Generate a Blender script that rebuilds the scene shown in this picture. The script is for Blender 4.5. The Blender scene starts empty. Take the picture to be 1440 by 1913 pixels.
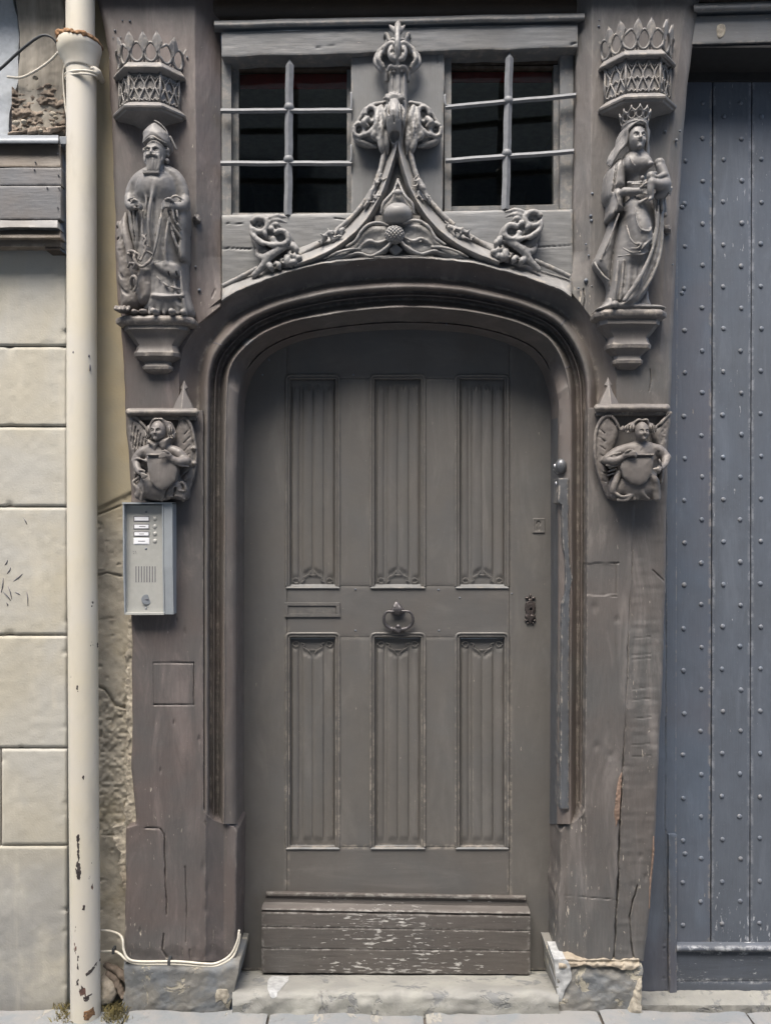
import bpy, bmesh, math, random
import numpy as np
from mathutils import Vector

random.seed(7)
rng = np.random.RandomState(7)
scene = bpy.context.scene
COL = scene.collection

# ---------------------------------------------------------------- camera, sky, sun, exposure
S = 600.0            # photo pixels per metre on the timber face (the plane y = 0)
D = 2.5              # camera distance from that plane, metres
CX, CY, CZ = 720.0, 956.5, 1.556
cam_data = bpy.data.cameras.new("camera")
cam_data.sensor_fit = 'HORIZONTAL'
cam_data.sensor_width = 36.0
cam_data.lens = 36.0 * D / 2.4
cam_data.clip_start = 0.05
cam_data.clip_end = 200.0
cam = bpy.data.objects.new("camera", cam_data)
COL.objects.link(cam)
cam.location = (0, -D, CZ)
cam.rotation_euler = (math.radians(90), 0, 0)
scene.camera = cam

SUN_EL, SUN_ROT = math.radians(62), math.radians(200)   # soft light high in front, a little to the left
world = bpy.data.worlds.new("World")
scene.world = world
world.use_nodes = True
wn = world.node_tree
wn.nodes.clear()
sky = wn.nodes.new("ShaderNodeTexSky")
sky.sky_type = 'NISHITA'
sky.sun_disc = False
sky.sun_elevation = SUN_EL
sky.sun_rotation = SUN_ROT
sky.air_density = 1.0
sky.dust_density = 3.5
sky.ozone_density = 1.0
bgn = wn.nodes.new("ShaderNodeBackground")
bgn.inputs['Strength'].default_value = 0.13
wo = wn.nodes.new("ShaderNodeOutputWorld")
wn.links.new(sky.outputs[0], bgn.inputs[0])
wn.links.new(bgn.outputs[0], wo.inputs[0])
sd = bpy.data.lights.new("sun", 'SUN')
sd.energy = 1.85
sd.angle = math.radians(36)
sd.color = (1.0, 0.93, 0.82)
sun = bpy.data.objects.new("sun", sd)
COL.objects.link(sun)
sdir = Vector((math.sin(SUN_ROT) * math.cos(SUN_EL), math.cos(SUN_ROT) * math.cos(SUN_EL), math.sin(SUN_EL)))
sun.rotation_euler = sdir.to_track_quat('Z', 'Y').to_euler()
sun.location = (0, -4, 8)
scene.view_settings.view_transform = 'Standard'
scene.view_settings.look = 'None'
scene.view_settings.gamma = 1
scene.view_settings.use_curve_mapping = False
scene.view_settings.exposure = 1.62
scene.render.engine = 'CYCLES'

# ---------------------------------------------------------------- helpers
def P(px, py, d=0.0):
    """photo pixel + distance in front of the timber face (pixels of 1/600 m) -> world point"""
    s = (D - np.asarray(d, dtype=float) / S) / D
    return ((np.asarray(px, dtype=float) - CX) / S * s, -np.asarray(d, dtype=float) / S + 0 * s, CZ + (CY - np.asarray(py, dtype=float)) / S * s)

def thing(name, label, cat, loc=(0, 0, 0), group=None, kind=None):
    o = bpy.data.objects.new(name, None)
    o.empty_display_size = 0.05
    COL.objects.link(o)
    o.location = loc
    tag(o, label, cat, group, kind)
    return o

def tag(o, label=None, cat=None, group=None, kind=None):
    if label: o['label'] = label
    if cat: o['category'] = cat
    if group: o['group'] = group
    if kind: o['kind'] = kind
    return o

def wloc(o):
    v = Vector((0, 0, 0))
    while o is not None:
        v += Vector(o.location); o = o.parent
    return v

def mesh_obj(name, verts, faces, mat, parent=None, smooth=False, origin=None):
    """link a mesh given in world coordinates; origin set to parent's or to its own base"""
    verts = np.asarray(verts, dtype=np.float64).reshape(-1, 3)
    me = bpy.data.meshes.new(name)
    o = bpy.data.objects.new(name, me)
    if origin is None:
        lo, hi = verts.min(0), verts.max(0)
        origin = ((lo[0] + hi[0]) / 2, (lo[1] + hi[1]) / 2, lo[2])
    origin = np.array(origin, dtype=float)
    me_v = verts - origin
    if isinstance(faces, np.ndarray):
        nf, k = faces.shape
        me.vertices.add(len(me_v)); me.vertices.foreach_set("co", me_v.ravel())
        me.loops.add(nf * k); me.loops.foreach_set("vertex_index", faces.ravel().astype(np.int32))
        me.polygons.add(nf)
        me.polygons.foreach_set("loop_start", np.arange(0, nf * k, k, dtype=np.int32))
        me.polygons.foreach_set("loop_total", np.full(nf, k, dtype=np.int32))
        me.update(calc_edges=True)
    else:
        me.from_pydata([tuple(v) for v in me_v], [], faces)
    if smooth:
        me.polygons.foreach_set("use_smooth", np.ones(len(me.polygons), dtype=bool))
    if mat: me.materials.append(mat)
    me.update()
    COL.objects.link(o)
    o.parent = parent
    o.location = Vector(origin) - (wloc(parent) if parent else Vector((0, 0, 0)))
    return o

def auto_sharp(o, ang=35):
    me = o.data
    bm = bmesh.new(); bm.from_mesh(me)
    a = math.radians(ang)
    for e in bm.edges:
        if len(e.link_faces) == 2 and e.calc_face_angle(0) > a: e.smooth = False
    bm.to_mesh(me); bm.free()
    return o

_ph = np.random.RandomState(3).rand(64, 4) * 6.283
def wob(x, f=1.0, seed=0):
    """smooth 1D noise, about -1..1"""
    x = np.asarray(x, dtype=float)
    r = 0
    for i in range(4):
        p = _ph[(seed * 5 + i) % 64]
        r = r + np.sin(x * f * (1 + i * 0.77) + p[0] + seed) / (1 + i * 0.7)
    return r / 2.0

def noise2(x, y, f, seed=0):
    """value noise on arrays"""
    r = np.random.RandomState(seed + 11)
    tab = r.rand(256, 256)
    x = x * f + 1000; y = y * f + 1000
    xi = np.floor(x).astype(int); yi = np.floor(y).astype(int)
    fx = x - xi; fy = y - yi
    fx = fx * fx * (3 - 2 * fx); fy = fy * fy * (3 - 2 * fy)
    a = tab[xi & 255, yi & 255]; b = tab[(xi + 1) & 255, yi & 255]
    c = tab[xi & 255, (yi + 1) & 255]; e = tab[(xi + 1) & 255, (yi + 1) & 255]
    return (a * (1 - fx) + b * fx) * (1 - fy) + (c * (1 - fx) + e * fx) * fy - 0.5

def seg_dist(X, Y, pts):
    d = np.full(np.shape(X), 1e9)
    for (x0, y0), (x1, y1) in zip(pts[:-1], pts[1:]):
        dx, dy = x1 - x0, y1 - y0
        t = np.clip(((X - x0) * dx + (Y - y0) * dy) / (dx * dx + dy * dy + 1e-9), 0, 1)
        d = np.minimum(d, np.hypot(X - x0 - t * dx, Y - y0 - t * dy))
    return d

def poly_sdf(X, Y, pts):
    n = len(pts)
    d = np.full(np.broadcast(X, Y).shape, 1e12); s = np.ones_like(d)
    for i in range(n):
        xi, yi = pts[i]; xj, yj = pts[i - 1]
        ex, ey = xj - xi, yj - yi
        wx, wy = X - xi, Y - yi
        t = np.clip((wx * ex + wy * ey) / (ex * ex + ey * ey + 1e-9), 0, 1)
        bx, by = wx - ex * t, wy - ey * t
        d = np.minimum(d, bx * bx + by * by)
        c1 = Y >= yi; c2 = Y < yj; c3 = ex * wy > ey * wx
        flip = (c1 & c2 & c3) | (~c1 & ~c2 & ~c3)
        s = np.where(flip, -s, s)
    return s * np.sqrt(d)

def spline(pts, n, closed=False):
    """Catmull-Rom through points (any dimension), uniform parameter, n samples"""
    p = np.array(pts, dtype=float)
    if closed: q = np.vstack([p[-1:], p, p[:2]])
    else: q = np.vstack([2 * p[0] - p[1], p, 2 * p[-1] - p[-2]])
    m = len(p) if closed else len(p) - 1
    t = np.linspace(0, m, n, endpoint=not closed)
    i = np.minimum(t.astype(int), m - 1); f = (t - i)[:, None]
    a, b, c, e = q[i], q[i + 1], q[i + 2], q[i + 3]
    return 0.5 * ((2 * b) + (c - a) * f + (2 * a - 5 * b + 4 * c - e) * f ** 2 + (3 * b - a - 3 * c + e) * f ** 3)

def resample(pts, step):
    p = np.array(pts, dtype=float)
    seg = np.sqrt((np.diff(p, axis=0) ** 2).sum(1)); L = np.concatenate([[0], np.cumsum(seg)])
    n = max(2, int(L[-1] / step) + 1)
    t = np.linspace(0, L[-1], n)
    return np.stack([np.interp(t, L, p[:, k]) for k in range(p.shape[1])], 1)

def grid_faces(nu, nv, flip=False):
    i = np.arange(nu - 1)[:, None] * nv + np.arange(nv - 1)[None, :]
    f = np.stack([i, i + 1, i + nv + 1, i + nv], -1).reshape(-1, 4)
    return f[:, ::-1] if flip else f

def panel(name, left, right, y0, y1, H, back, mat, parent=None, step=3.0, top=None, bot=None, wobble=0.0, seed=0, stepy=None, smooth=True):
    """a piece of board / stone / wall: front surface between curves left(y), right(y) (or top(x), bottom(x)),
    front depth H(X, Y) in px, real sides going straight back to depth `back`"""
    def fn(c, t):
        if callable(c): return c(t)
        if isinstance(c, (int, float)): return np.full_like(t, float(c))
        a = np.array(c, dtype=float); return np.interp(t, a[:, 0], a[:, 1])
    stepy = stepy or step
    if top is None:
        nr = max(2, int((y1 - y0) / stepy) + 1)
        ys = np.linspace(y0, y1, nr)
        L = fn(left, ys); R = fn(right, ys)
        if wobble:
            L = L + wobble * wob(ys, 0.05, seed); R = R + wobble * wob(ys, 0.06, seed + 3)
        nc = max(2, int(np.max(R - L) / step) + 1)
        u = np.linspace(0, 1, nc)
        X = L[:, None] * (1 - u) + R[:, None] * u
        Y = np.repeat(ys[:, None], nc, 1)
        if wobble:
            k = np.clip(1 - (Y - y0) / 12, 0, 1) - np.clip(1 - (y1 - Y) / 12, 0, 1)
            Y = Y + k * wobble * 0.7 * wob(X, 0.04, seed + 7)
    else:
        x0, x1 = left, right
        nc = max(2, int((x1 - x0) / step) + 1)
        xs = np.linspace(x0, x1, nc)
        T = fn(top, xs); B = fn(bot, xs)
        if wobble:
            T = T + wobble * wob(xs, 0.05, seed); B = B + wobble * wob(xs, 0.06, seed + 3)
        nr = max(2, int(np.max(B - T) / stepy) + 1)
        u = np.linspace(0, 1, nr)[:, None]
        Y = T[None, :] * (1 - u) + B[None, :] * u
        X = np.repeat(xs[None, :], nr, 0)
    d = H(X, Y) if callable(H) else np.full(X.shape, float(H))
    d = d + 0 * X
    nr, nc = X.shape
    # small eased arris all round
    e = 0.8
    d[0, :] -= e; d[-1, :] -= e; d[:, 0] -= e; d[:, -1] -= e
    x, y, z = P(X, Y, d)
    V = np.stack([x, y, z], -1).reshape(-1, 3)
    F = grid_faces(nr, nc, True)
    # skirt
    ring = list(range(nc)) + [r * nc + nc - 1 for r in range(1, nr)] + [(nr - 1) * nc + c for c in range(nc - 2, -1, -1)] + [r * nc for r in range(nr - 2, 0, -1)]
    ring = np.array(ring)
    B = V[ring].copy(); B[:, 1] = -back / S
    nV = len(V); m = len(ring)
    a = ring; b = np.roll(ring, -1); ia = nV + np.arange(m); ib = nV + (np.arange(m) + 1) % m
    F2 = np.stack([a, b, ib, ia], -1)
    # orientation: front faces towards -Y
    V = np.vstack([V, B])
    F = np.vstack([F, F2])
    o = mesh_obj(name, V, F, mat, parent, smooth=smooth)
    if smooth:
        me = o.data
        fl = np.ones(len(F), dtype=bool); fl[len(F) - m:] = False
        me.polygons.foreach_set("use_smooth", fl)
        # sharp rim
        ek = np.zeros(len(me.edges) * 2, dtype=np.int32); me.edges.foreach_get("vertices", ek)
        ek = ek.reshape(-1, 2)
        inr = np.zeros(len(V), dtype=bool); inr[ring] = True
        rr = np.zeros(len(V), dtype=np.int64); rr[ring] = np.arange(m)
        both = inr[ek[:, 0]] & inr[ek[:, 1]]
        dd = np.abs(rr[ek[:, 0]] - rr[ek[:, 1]])
        sh = both & ((dd == 1) | (dd == m - 1))
        at = me.attributes.get("sharp_edge") or me.attributes.new("sharp_edge", 'BOOLEAN', 'EDGE')
        at.data.foreach_set("value", sh)
    return o

def loft(name, rows, mat, parent=None, flip=False, close_v=False, smooth=True, sharp=None):
    """rows: list of Nx3 (px,py,d) arrays"""
    R = np.array(rows, dtype=float)
    nu, nv = R.shape[:2]
    x, y, z = P(R[..., 0], R[..., 1], R[..., 2])
    V = np.stack([x, y, z], -1).reshape(-1, 3)
    F = grid_faces(nu, nv, flip)
    if close_v:
        i = np.arange(nu - 1) * nv
        F2 = np.stack([i + nv - 1, i, i + nv, i + 2 * nv - 1], -1)
        F = np.vstack([F, F2[:, ::-1] if flip else F2])
    o = mesh_obj(name, V, F, mat, parent, smooth=smooth)
    if sharp and smooth: auto_sharp(o, sharp)
    return o

def box(name, x0, x1, y0, y1, d0, d1, mat, parent=None, bev=0.6, slant=0.0, solidmap=None):
    """box with its front face at depth d1 (px) and back at d0; x,y are the front face's pixels; bev in px"""
    s = (D - d1 / S) / D if solidmap is None else solidmap
    def q(px, py, d): return ((px - CX) / S * s, -d / S, CZ + (CY - py) / S * s)
    bm = bmesh.new()
    vs = []
    for d in (d0, d1):
        for (px, py) in ((x0, y1), (x1, y1 + slant), (x1, y0 + slant), (x0, y0)):
            vs.append(bm.verts.new(q(px, py, d)))
    b = vs[:4]; f = vs[4:]
    bm.faces.new(f); bm.faces.new(b[::-1])
    for i in range(4):
        j = (i + 1) % 4
        bm.faces.new((b[i], b[j], f[j], f[i]))
    if bev > 0:
        bmesh.ops.bevel(bm, geom=list(bm.edges), offset=bev / S, segments=2, affect='EDGES', profile=0.6)
    bmesh.ops.recalc_face_normals(bm, faces=list(bm.faces))
    me = bpy.data.meshes.new(name); bm.to_mesh(me); bm.free()
    V = np.zeros(len(me.vertices) * 3); me.vertices.foreach_get("co", V)
    V = V.reshape(-1, 3); F = [tuple(p.vertices) for p in me.polygons]
    bpy.data.meshes.remove(me)
    return mesh_obj(name, V, F, mat, parent)

def tube(name, pts, r, mat, parent=None, seg=10, ell=1.0, smoothn=0, cap=True):
    """tube along world-mapped px points (px,py,d); r px scalar or list"""
    p = np.array(pts, dtype=float)
    rr = np.full(len(p), float(r)) if np.isscalar(r) else np.array(r, dtype=float)
    if smoothn:
        q = spline(np.hstack([p, rr[:, None]]), smoothn); p, rr = q[:, :3], q[:, 3]
    x, y, z = P(p[:, 0], p[:, 1], p[:, 2])
    W = np.stack([x, y, z], -1)
    T = np.gradient(W, axis=0); T /= np.linalg.norm(T, axis=1)[:, None] + 1e-12
    up = np.array([0, -1.0, 0]); V = []; 
    for i in range(len(W)):
        a = np.cross(T[i], up)
        if np.linalg.norm(a) < 0.05: a = np.cross(T[i], np.array([1.0, 0, 0.3]))
        a /= np.linalg.norm(a); b = np.cross(a, T[i])
        for k in range(seg):
            th = 2 * math.pi * k / seg
            V.append(W[i] + (a * math.cos(th) + b * math.sin(th) * ell) * rr[i] / S)
    F = []
    n = len(W)
    for i in range(n - 1):
        for k in range(seg):
            k2 = (k + 1) % seg
            F.append((i * seg + k, i * seg + k2, (i + 1) * seg + k2, (i + 1) * seg + k))
    if cap:
        F.append(tuple(range(seg))[::-1]); F.append(tuple((n - 1) * seg + k for k in range(seg)))
    F = [f[::-1] for f in F]
    o = mesh_obj(name, V, F, mat, parent, smooth=True)
    return o

# ---------------------------------------------------------------- materials
class NT:
    def __init__(s, name):
        s.m = bpy.data.materials.new(name); s.m.use_nodes = True
        s.t = s.m.node_tree; s.t.nodes.clear()
        s.out = s.n("ShaderNodeOutputMaterial")
        s.b = s.n("ShaderNodeBsdfPrincipled")
        s.t.links.new(s.b.outputs[0], s.out.inputs[0])
        s.geo = s.n("ShaderNodeNewGeometry")
        s.pos = s.geo.outputs['Position']
    def n(s, t, **kw):
        x = s.t.nodes.new(t)
        for k, v in kw.items(): setattr(x, k, v)
        return x
    def l(s, a, b): s.t.links.new(a, b)
    def _in(s, sock, v):
        if v is None: return
        if isinstance(v, bpy.types.NodeSocket): s.l(v, sock)
        else: sock.default_value = v
    def noise(s, scale, detail=4, rough=0.55, stretch=(1, 1, 1), off=(0, 0, 0), dist=0.0):
        mp = s.n("ShaderNodeMapping"); mp.inputs['Scale'].default_value = stretch; mp.inputs['Location'].default_value = off
        s.l(s.pos, mp.inputs[0])
        t = s.n("ShaderNodeTexNoise"); t.inputs['Scale'].default_value = scale
        t.inputs['Detail'].default_value = detail; t.inputs['Roughness'].default_value = rough; t.inputs['Distortion'].default_value = dist
        s.l(mp.outputs[0], t.inputs['Vector'])
        return t.outputs['Fac']
    def musg(s, scale, stretch=(1, 1, 1)):
        mp = s.n("ShaderNodeMapping"); mp.inputs['Scale'].default_value = stretch
        s.l(s.pos, mp.inputs[0])
        t = s.n("ShaderNodeTexVoronoi"); t.inputs['Scale'].default_value = scale
        s.l(mp.outputs[0], t.inputs['Vector']); return t.outputs['Distance']
    def ramp(s, fac, a, b, c0=0.0, c1=1.0):
        m = s.n("ShaderNodeMapRange"); m.interpolation_type = 'SMOOTHSTEP'
        s._in(m.inputs[0], fac)
        m.inputs[1].default_value = a; m.inputs[2].default_value = b; m.inputs[3].default_value = c0; m.inputs[4].default_value = c1
        return m.outputs[0]
    def math(s, op, a, b=None, clamp=False):
        m = s.n("ShaderNodeMath"); m.operation = op; m.use_clamp = clamp
        s._in(m.inputs[0], a); s._in(m.inputs[1], b); return m.outputs[0]
    def mix(s, fac, a, b, mode='MIX'):
        m = s.n("ShaderNodeMix"); m.data_type = 'RGBA'; m.blend_type = mode
        s._in(m.inputs[0], fac)
        s._in(m.inputs[6], a if not isinstance(a, tuple) else (*a, 1)); s._in(m.inputs[7], b if not isinstance(b, tuple) else (*b, 1))
        return m.outputs[2]
    def bump(s, h, dist, strength=1.0, prev=None):
        b = s.n("ShaderNodeBump"); b.inputs['Strength'].default_value = strength; b.inputs['Distance'].default_value = dist
        s.l(h, b.inputs['Height'])
        if prev is not None: s.l(prev, b.inputs['Normal'])
        return b.outputs[0]
    def sep(s):
        x = s.n("ShaderNodeSeparateXYZ"); s.l(s.pos, x.inputs[0]); return x.outputs
    def fin(s, col, rough, normal=None, metal=0.0, spec=0.5):
        s._in(s.b.inputs['Base Color'], col if not isinstance(col, tuple) else (*col, 1))
        s._in(s.b.inputs['Roughness'], rough)
        s._in(s.b.inputs['Metallic'], metal)
        s._in(s.b.inputs['Specular IOR Level'], spec)
        if normal is not None: s.l(normal, s.b.inputs['Normal'])
        return s.m

def paint(name, c1, c2, chip=(0.42, 0.38, 0.33), amt=0.5, grain='z', rough=0.5, bump=1.0, edge=0.35, dirt=None, heavy=None, blue=None, line=0.6, lowedge=False, dust=0.12):
    """aged oil paint on oak: two tones in broad drifts, brush/grain lines, small chips with pale wood under"""
    t = NT(name)
    st = (30, 30, 1.6) if grain == 'z' else (1.6, 30, 30)
    big = t.noise(2.6, 4, 0.6, dist=0.4)
    big2 = t.noise(7.0, 5, 0.65, off=(3, 1, 7), dist=0.3)
    col = t.mix(t.ramp(big, 0.36, 0.64), c1, c2)
    if blue is not None:
        col = t.mix(t.ramp(t.noise(1.7, 3, 0.5, off=(9, 4, 2)), 0.45, 0.68, 0, 0.8), col, blue)
    col = t.mix(t.ramp(big2, 0.3, 0.75, 0, 0.55), col, t.mix(0.5, col, (0.5, 0.5, 0.5), 'MULTIPLY'))
    gr = t.noise(9, 6, 0.65, stretch=st)
    col = t.mix(t.ramp(gr, 0.40, 0.75, 0.0, 0.22 * line), col, (0.02, 0.018, 0.016))
    dn = t.noise(5, 6, 0.7, stretch=(2.2, 2.2, 0.5) if grain == 'z' else (0.5, 2.2, 2.2), off=(7, 2, 9), dist=0.8)
    col = t.mix(t.ramp(dn, 0.48, 0.72, 0, dust * 1.6), col, tuple(min(1, c * 1.9 + 0.02) for c in c1))
    dn2 = t.noise(11, 5, 0.7, stretch=(1.6, 1.6, 0.7), off=(17, 2, 9), dist=1.0)
    col = t.mix(t.ramp(dn2, 0.55, 0.75, 0, dust * 1.3), col, tuple(c * 0.55 for c in c2))
    speck = t.noise(170, 2, 0.5)
    col = t.mix(t.ramp(speck, 0.64, 0.74, 0, 0.07), col, chip)
    # chips
    cs = (3.4, 3.4, 0.8) if grain == 'z' else (0.8, 4.0, 4.0)
    cn = t.noise(34, 4, 0.6, stretch=cs, off=(1, 5, 2))
    zone = t.noise(4.5, 3, 0.6, off=(6, 6, 1))
    th = t.math('ADD', t.math('MULTIPLY', t.ramp(zone, 0.45, 0.75), 0.13 * amt), t.math('MULTIPLY', t.noise(1.1, 2), 0.02))
    if heavy is not None: th = t.math('ADD', th, heavy(t))
    cfac = t.ramp(t.math('ADD', cn, th), 0.735, 0.765)
    point = t.geo.outputs['Pointiness']
    en = t.math('MULTIPLY', t.ramp(point, 0.512, 0.545), t.ramp(t.noise(38, 5, 0.7), 0.46, 0.60))
    ef = t.math('MULTIPLY', en, edge)
    if lowedge: ef = t.math('MULTIPLY', ef, t.ramp(t.sep()[2], 1.35, 0.45, 0.2, 1.15))
    fac = t.math('MAXIMUM', cfac, ef)
    col = t.mix(fac, col, t.mix(t.ramp(t.noise(25, 3), 0.35, 0.65), chip, tuple(c * 0.55 for c in chip)))
    r = t.math('ADD', t.ramp(big2, 0.3, 0.7, rough - 0.08, rough + 0.12), t.math('MULTIPLY', fac, 0.25))
    n = t.bump(gr, 0.0016 * bump, 0.4 * min(1, line + 0.3))
    n = t.bump(t.noise(60, 4, 0.6), 0.0009 * bump, 0.5, n)
    n = t.bump(t.math('SUBTRACT', 1.0, cfac), 0.0006, 0.8, n)
    return t.fin(col, r, n, spec=0.45)

BROWN = (0.118, 0.101, 0.094); GREY = (0.112, 0.108, 0.102); BLUEG = (0.115, 0.125, 0.138)
def low_wear(t):
    return t.math("MULTIPLY", t.ramp(t.sep()[2], 1.35, 0.1), 0.045)
M_post_l = paint("post_paint_brown", (0.122, 0.101, 0.096), (0.105, 0.099, 0.098), amt=0.75, heavy=low_wear, dust=0.3)
M_post_r = paint("post_paint_grey", (0.121, 0.110, 0.104), (0.108, 0.107, 0.106), amt=0.9, heavy=low_wear, dust=0.32)
M_arch = paint("arch_paint", (0.142, 0.122, 0.113), (0.134, 0.126, 0.120), amt=0.6, edge=0.4, line=0.2, dust=0.22)
M_door = paint("door_paint", (0.122, 0.116, 0.109), (0.113, 0.112, 0.111), amt=0.18, rough=0.45, edge=0.45, bump=0.7, line=0.15, lowedge=True)
M_doorh = paint("door_rail_paint", (0.120, 0.113, 0.107), (0.112, 0.111, 0.110), amt=0.18, rough=0.42, grain='x', edge=0.4, bump=0.7, line=0.15, lowedge=True)
M_frame = paint("frame_paint", (0.180, 0.188, 0.196), (0.165, 0.167, 0.167), amt=0.35, grain='x', edge=0.4)
M_framev = paint("frame_paint_upright", (0.170, 0.178, 0.186), (0.152, 0.155, 0.156), amt=0.3, grain='z', edge=0.4)
M_carve = paint("carving_paint", (0.195, 0.188, 0.184), (0.175, 0.171, 0.169), amt=0.3, rough=0.5, edge=0.55, bump=0.8, line=0.45, dust=0.2)
M_carve_d = paint("corbel_paint", (0.150, 0.136, 0.127), (0.142, 0.133, 0.128), amt=0.4, rough=0.5, edge=0.55, bump=0.8, line=0.45, dust=0.2)
M_ogee = paint("ogee_paint", (0.225, 0.222, 0.220), (0.20, 0.20, 0.20), amt=0.35, rough=0.5, edge=0.55, bump=0.8, line=0.4, dust=0.2)
M_gate = paint("gate_paint", (0.100, 0.124, 0.164), (0.103, 0.121, 0.153), amt=0.15, rough=0.42, blue=(0.113, 0.115, 0.138), edge=0.4, bump=0.6)
def low_heavy(t):
    z = t.sep()[2]
    return t.math('MULTIPLY', t.ramp(z, 0.45, 0.05), 0.14)
M_gate_low = paint("gate_paint_worn", (0.103, 0.121, 0.152), (0.099, 0.115, 0.142), amt=0.9, grain='z', rough=0.5, chip=(0.40, 0.42, 0.46), heavy=low_heavy)
M_gate_rail = paint("gate_rail_worn", (0.085, 0.098, 0.125), (0.082, 0.094, 0.115), amt=1.3, grain='x', rough=0.5, chip=(0.42, 0.44, 0.47), heavy=lambda t: t.math("MULTIPLY", t.ramp(t.noise(7, 3, 0.6, off=(3, 3, 8)), 0.4, 0.6), 0.07), edge=0.8)
def kick_heavy(t):
    x, y, z = t.sep()
    cx = t.ramp(t.math('ABSOLUTE', t.math('SUBTRACT', x, 0.08)), 0.50, 0.0)
    zz = t.ramp(z, 0.38, 0.18)
    z2 = t.ramp(t.noise(5, 4, 0.7, stretch=(0.6, 1, 2.5), off=(4, 4, 4)), 0.32, 0.62, 0.35, 1.0)
    return t.math('MULTIPLY', t.math('MULTIPLY', t.math('MULTIPLY', cx, zz), z2), 0.235)
M_kick = paint("weatherboard_worn", (0.100, 0.090, 0.084), (0.092, 0.086, 0.082), amt=0.45, grain='x', rough=0.45, chip=(0.50, 0.49, 0.47), heavy=kick_heavy)
M_nail = paint("stud_paint", (0.14, 0.165, 0.205), (0.12, 0.14, 0.175), amt=0.2, edge=0.2, bump=0.4)
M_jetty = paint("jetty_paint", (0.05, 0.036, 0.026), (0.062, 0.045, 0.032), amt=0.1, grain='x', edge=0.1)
M_jamb_sky = paint("jamb_paint_sky_tint", (0.080, 0.087, 0.098), (0.088, 0.090, 0.095), amt=0.5, edge=0.5, dust=0.25)  # blue grey strip paint; on the right reveal it stands in for sky reflection
M_shop = paint("shopfront_paint", (0.165, 0.135, 0.105), (0.145, 0.125, 0.105), amt=0.6, grain='x', edge=0.4)
M_shop_b = paint("shopfront_paint_faded", (0.15, 0.155, 0.165), (0.165, 0.15, 0.14), amt=0.9, grain='x', chip=(0.45, 0.44, 0.43))

def ashlar_mat():
    t = NT("limestone")
    big = t.noise(1.6, 5, 0.6, dist=0.5); mid = t.noise(9, 6, 0.65); fine = t.noise(150, 3, 0.6)
    col = t.mix(t.ramp(big, 0.38, 0.62), (0.43, 0.405, 0.335), (0.42, 0.415, 0.385))
    z = t.sep()[2]
    col = t.mix(t.math('MULTIPLY', t.ramp(z, 0.75, 0.15), t.ramp(t.noise(5, 4, 0.6, off=(2, 2, 2)), 0.25, 0.6)), col, (0.27, 0.27, 0.26))
    col = t.mix(t.ramp(mid, 0.5, 0.8, 0, 0.5), col, (0.32, 0.31, 0.27))
    col = t.mix(t.ramp(t.noise(3, 4, 0.7, stretch=(3, 3, 0.6), off=(5, 5, 5)), 0.52, 0.75, 0, 0.35), col, (0.56, 0.53, 0.45))
    col = t.mix(t.ramp(fine, 0.62, 0.75, 0, 0.4), col, (0.26, 0.24, 0.20))
    n = t.bump(mid, 0.0016, 0.35); n = t.bump(fine, 0.0012, 0.6, n)
    return t.fin(col, 0.88, n, spec=0.25)
M_stone = ashlar_mat()
def solid(name, col, rough=0.6, metal=0.0, var=0.15, bump=0.0008, scale=40, dark=None, streak=False):
    t = NT(name)
    f = t.noise(scale, 5, 0.6, stretch=(1, 1, 0.12) if streak else (1, 1, 1)); g = t.noise(3.0, 4, 0.6)
    c = t.mix(t.ramp(f, 0.3, 0.7, 0, 1), tuple(x * (1 - var) for x in col), tuple(min(1, x * (1 + var)) for x in col))
    if dark: c = t.mix(t.ramp(g, 0.45, 0.7, 0, 0.7), c, dark)
    return t.fin(c, rough, t.bump(f, bump, 0.5), metal=metal)
M_mortar = solid("mortar_joint", (0.10, 0.09, 0.08), 0.95)
def plaster_mat(name, a, b, dark, rough_amt):
    t = NT(name)
    z = t.sep()[2]
    big = t.noise(5, 5, 0.65, dist=0.6); mid = t.noise(22, 6, 0.7); fine = t.noise(120, 4, 0.65)
    col = t.mix(t.ramp(big, 0.38, 0.62), a, b)
    low = t.ramp(z, 1.62, 1.45)
    col = t.mix(t.math('MULTIPLY', low, t.ramp(t.noise(3.4, 5, 0.6, off=(1, 8, 3)), 0.3, 0.55)), col, dark)
    col = t.mix(t.math('MULTIPLY', low, t.ramp(mid, 0.5, 0.68, 0, 0.5)), col, (0.24, 0.21, 0.175))
    n = t.bump(t.math('MULTIPLY', mid, low), 0.004 * rough_amt, 0.7); n = t.bump(fine, 0.0015, 0.5, n)
    return t.fin(col, 0.9, n, spec=0.2)
M_plaster = plaster_mat("cream_render", (0.36, 0.31, 0.215), (0.33, 0.295, 0.22), (0.34, 0.315, 0.265), 1.0)
M_rag = solid("pale_mortar", (0.345, 0.315, 0.26), 0.95, var=0.3, bump=0.004, scale=60, dark=(0.30, 0.25, 0.19))
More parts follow.
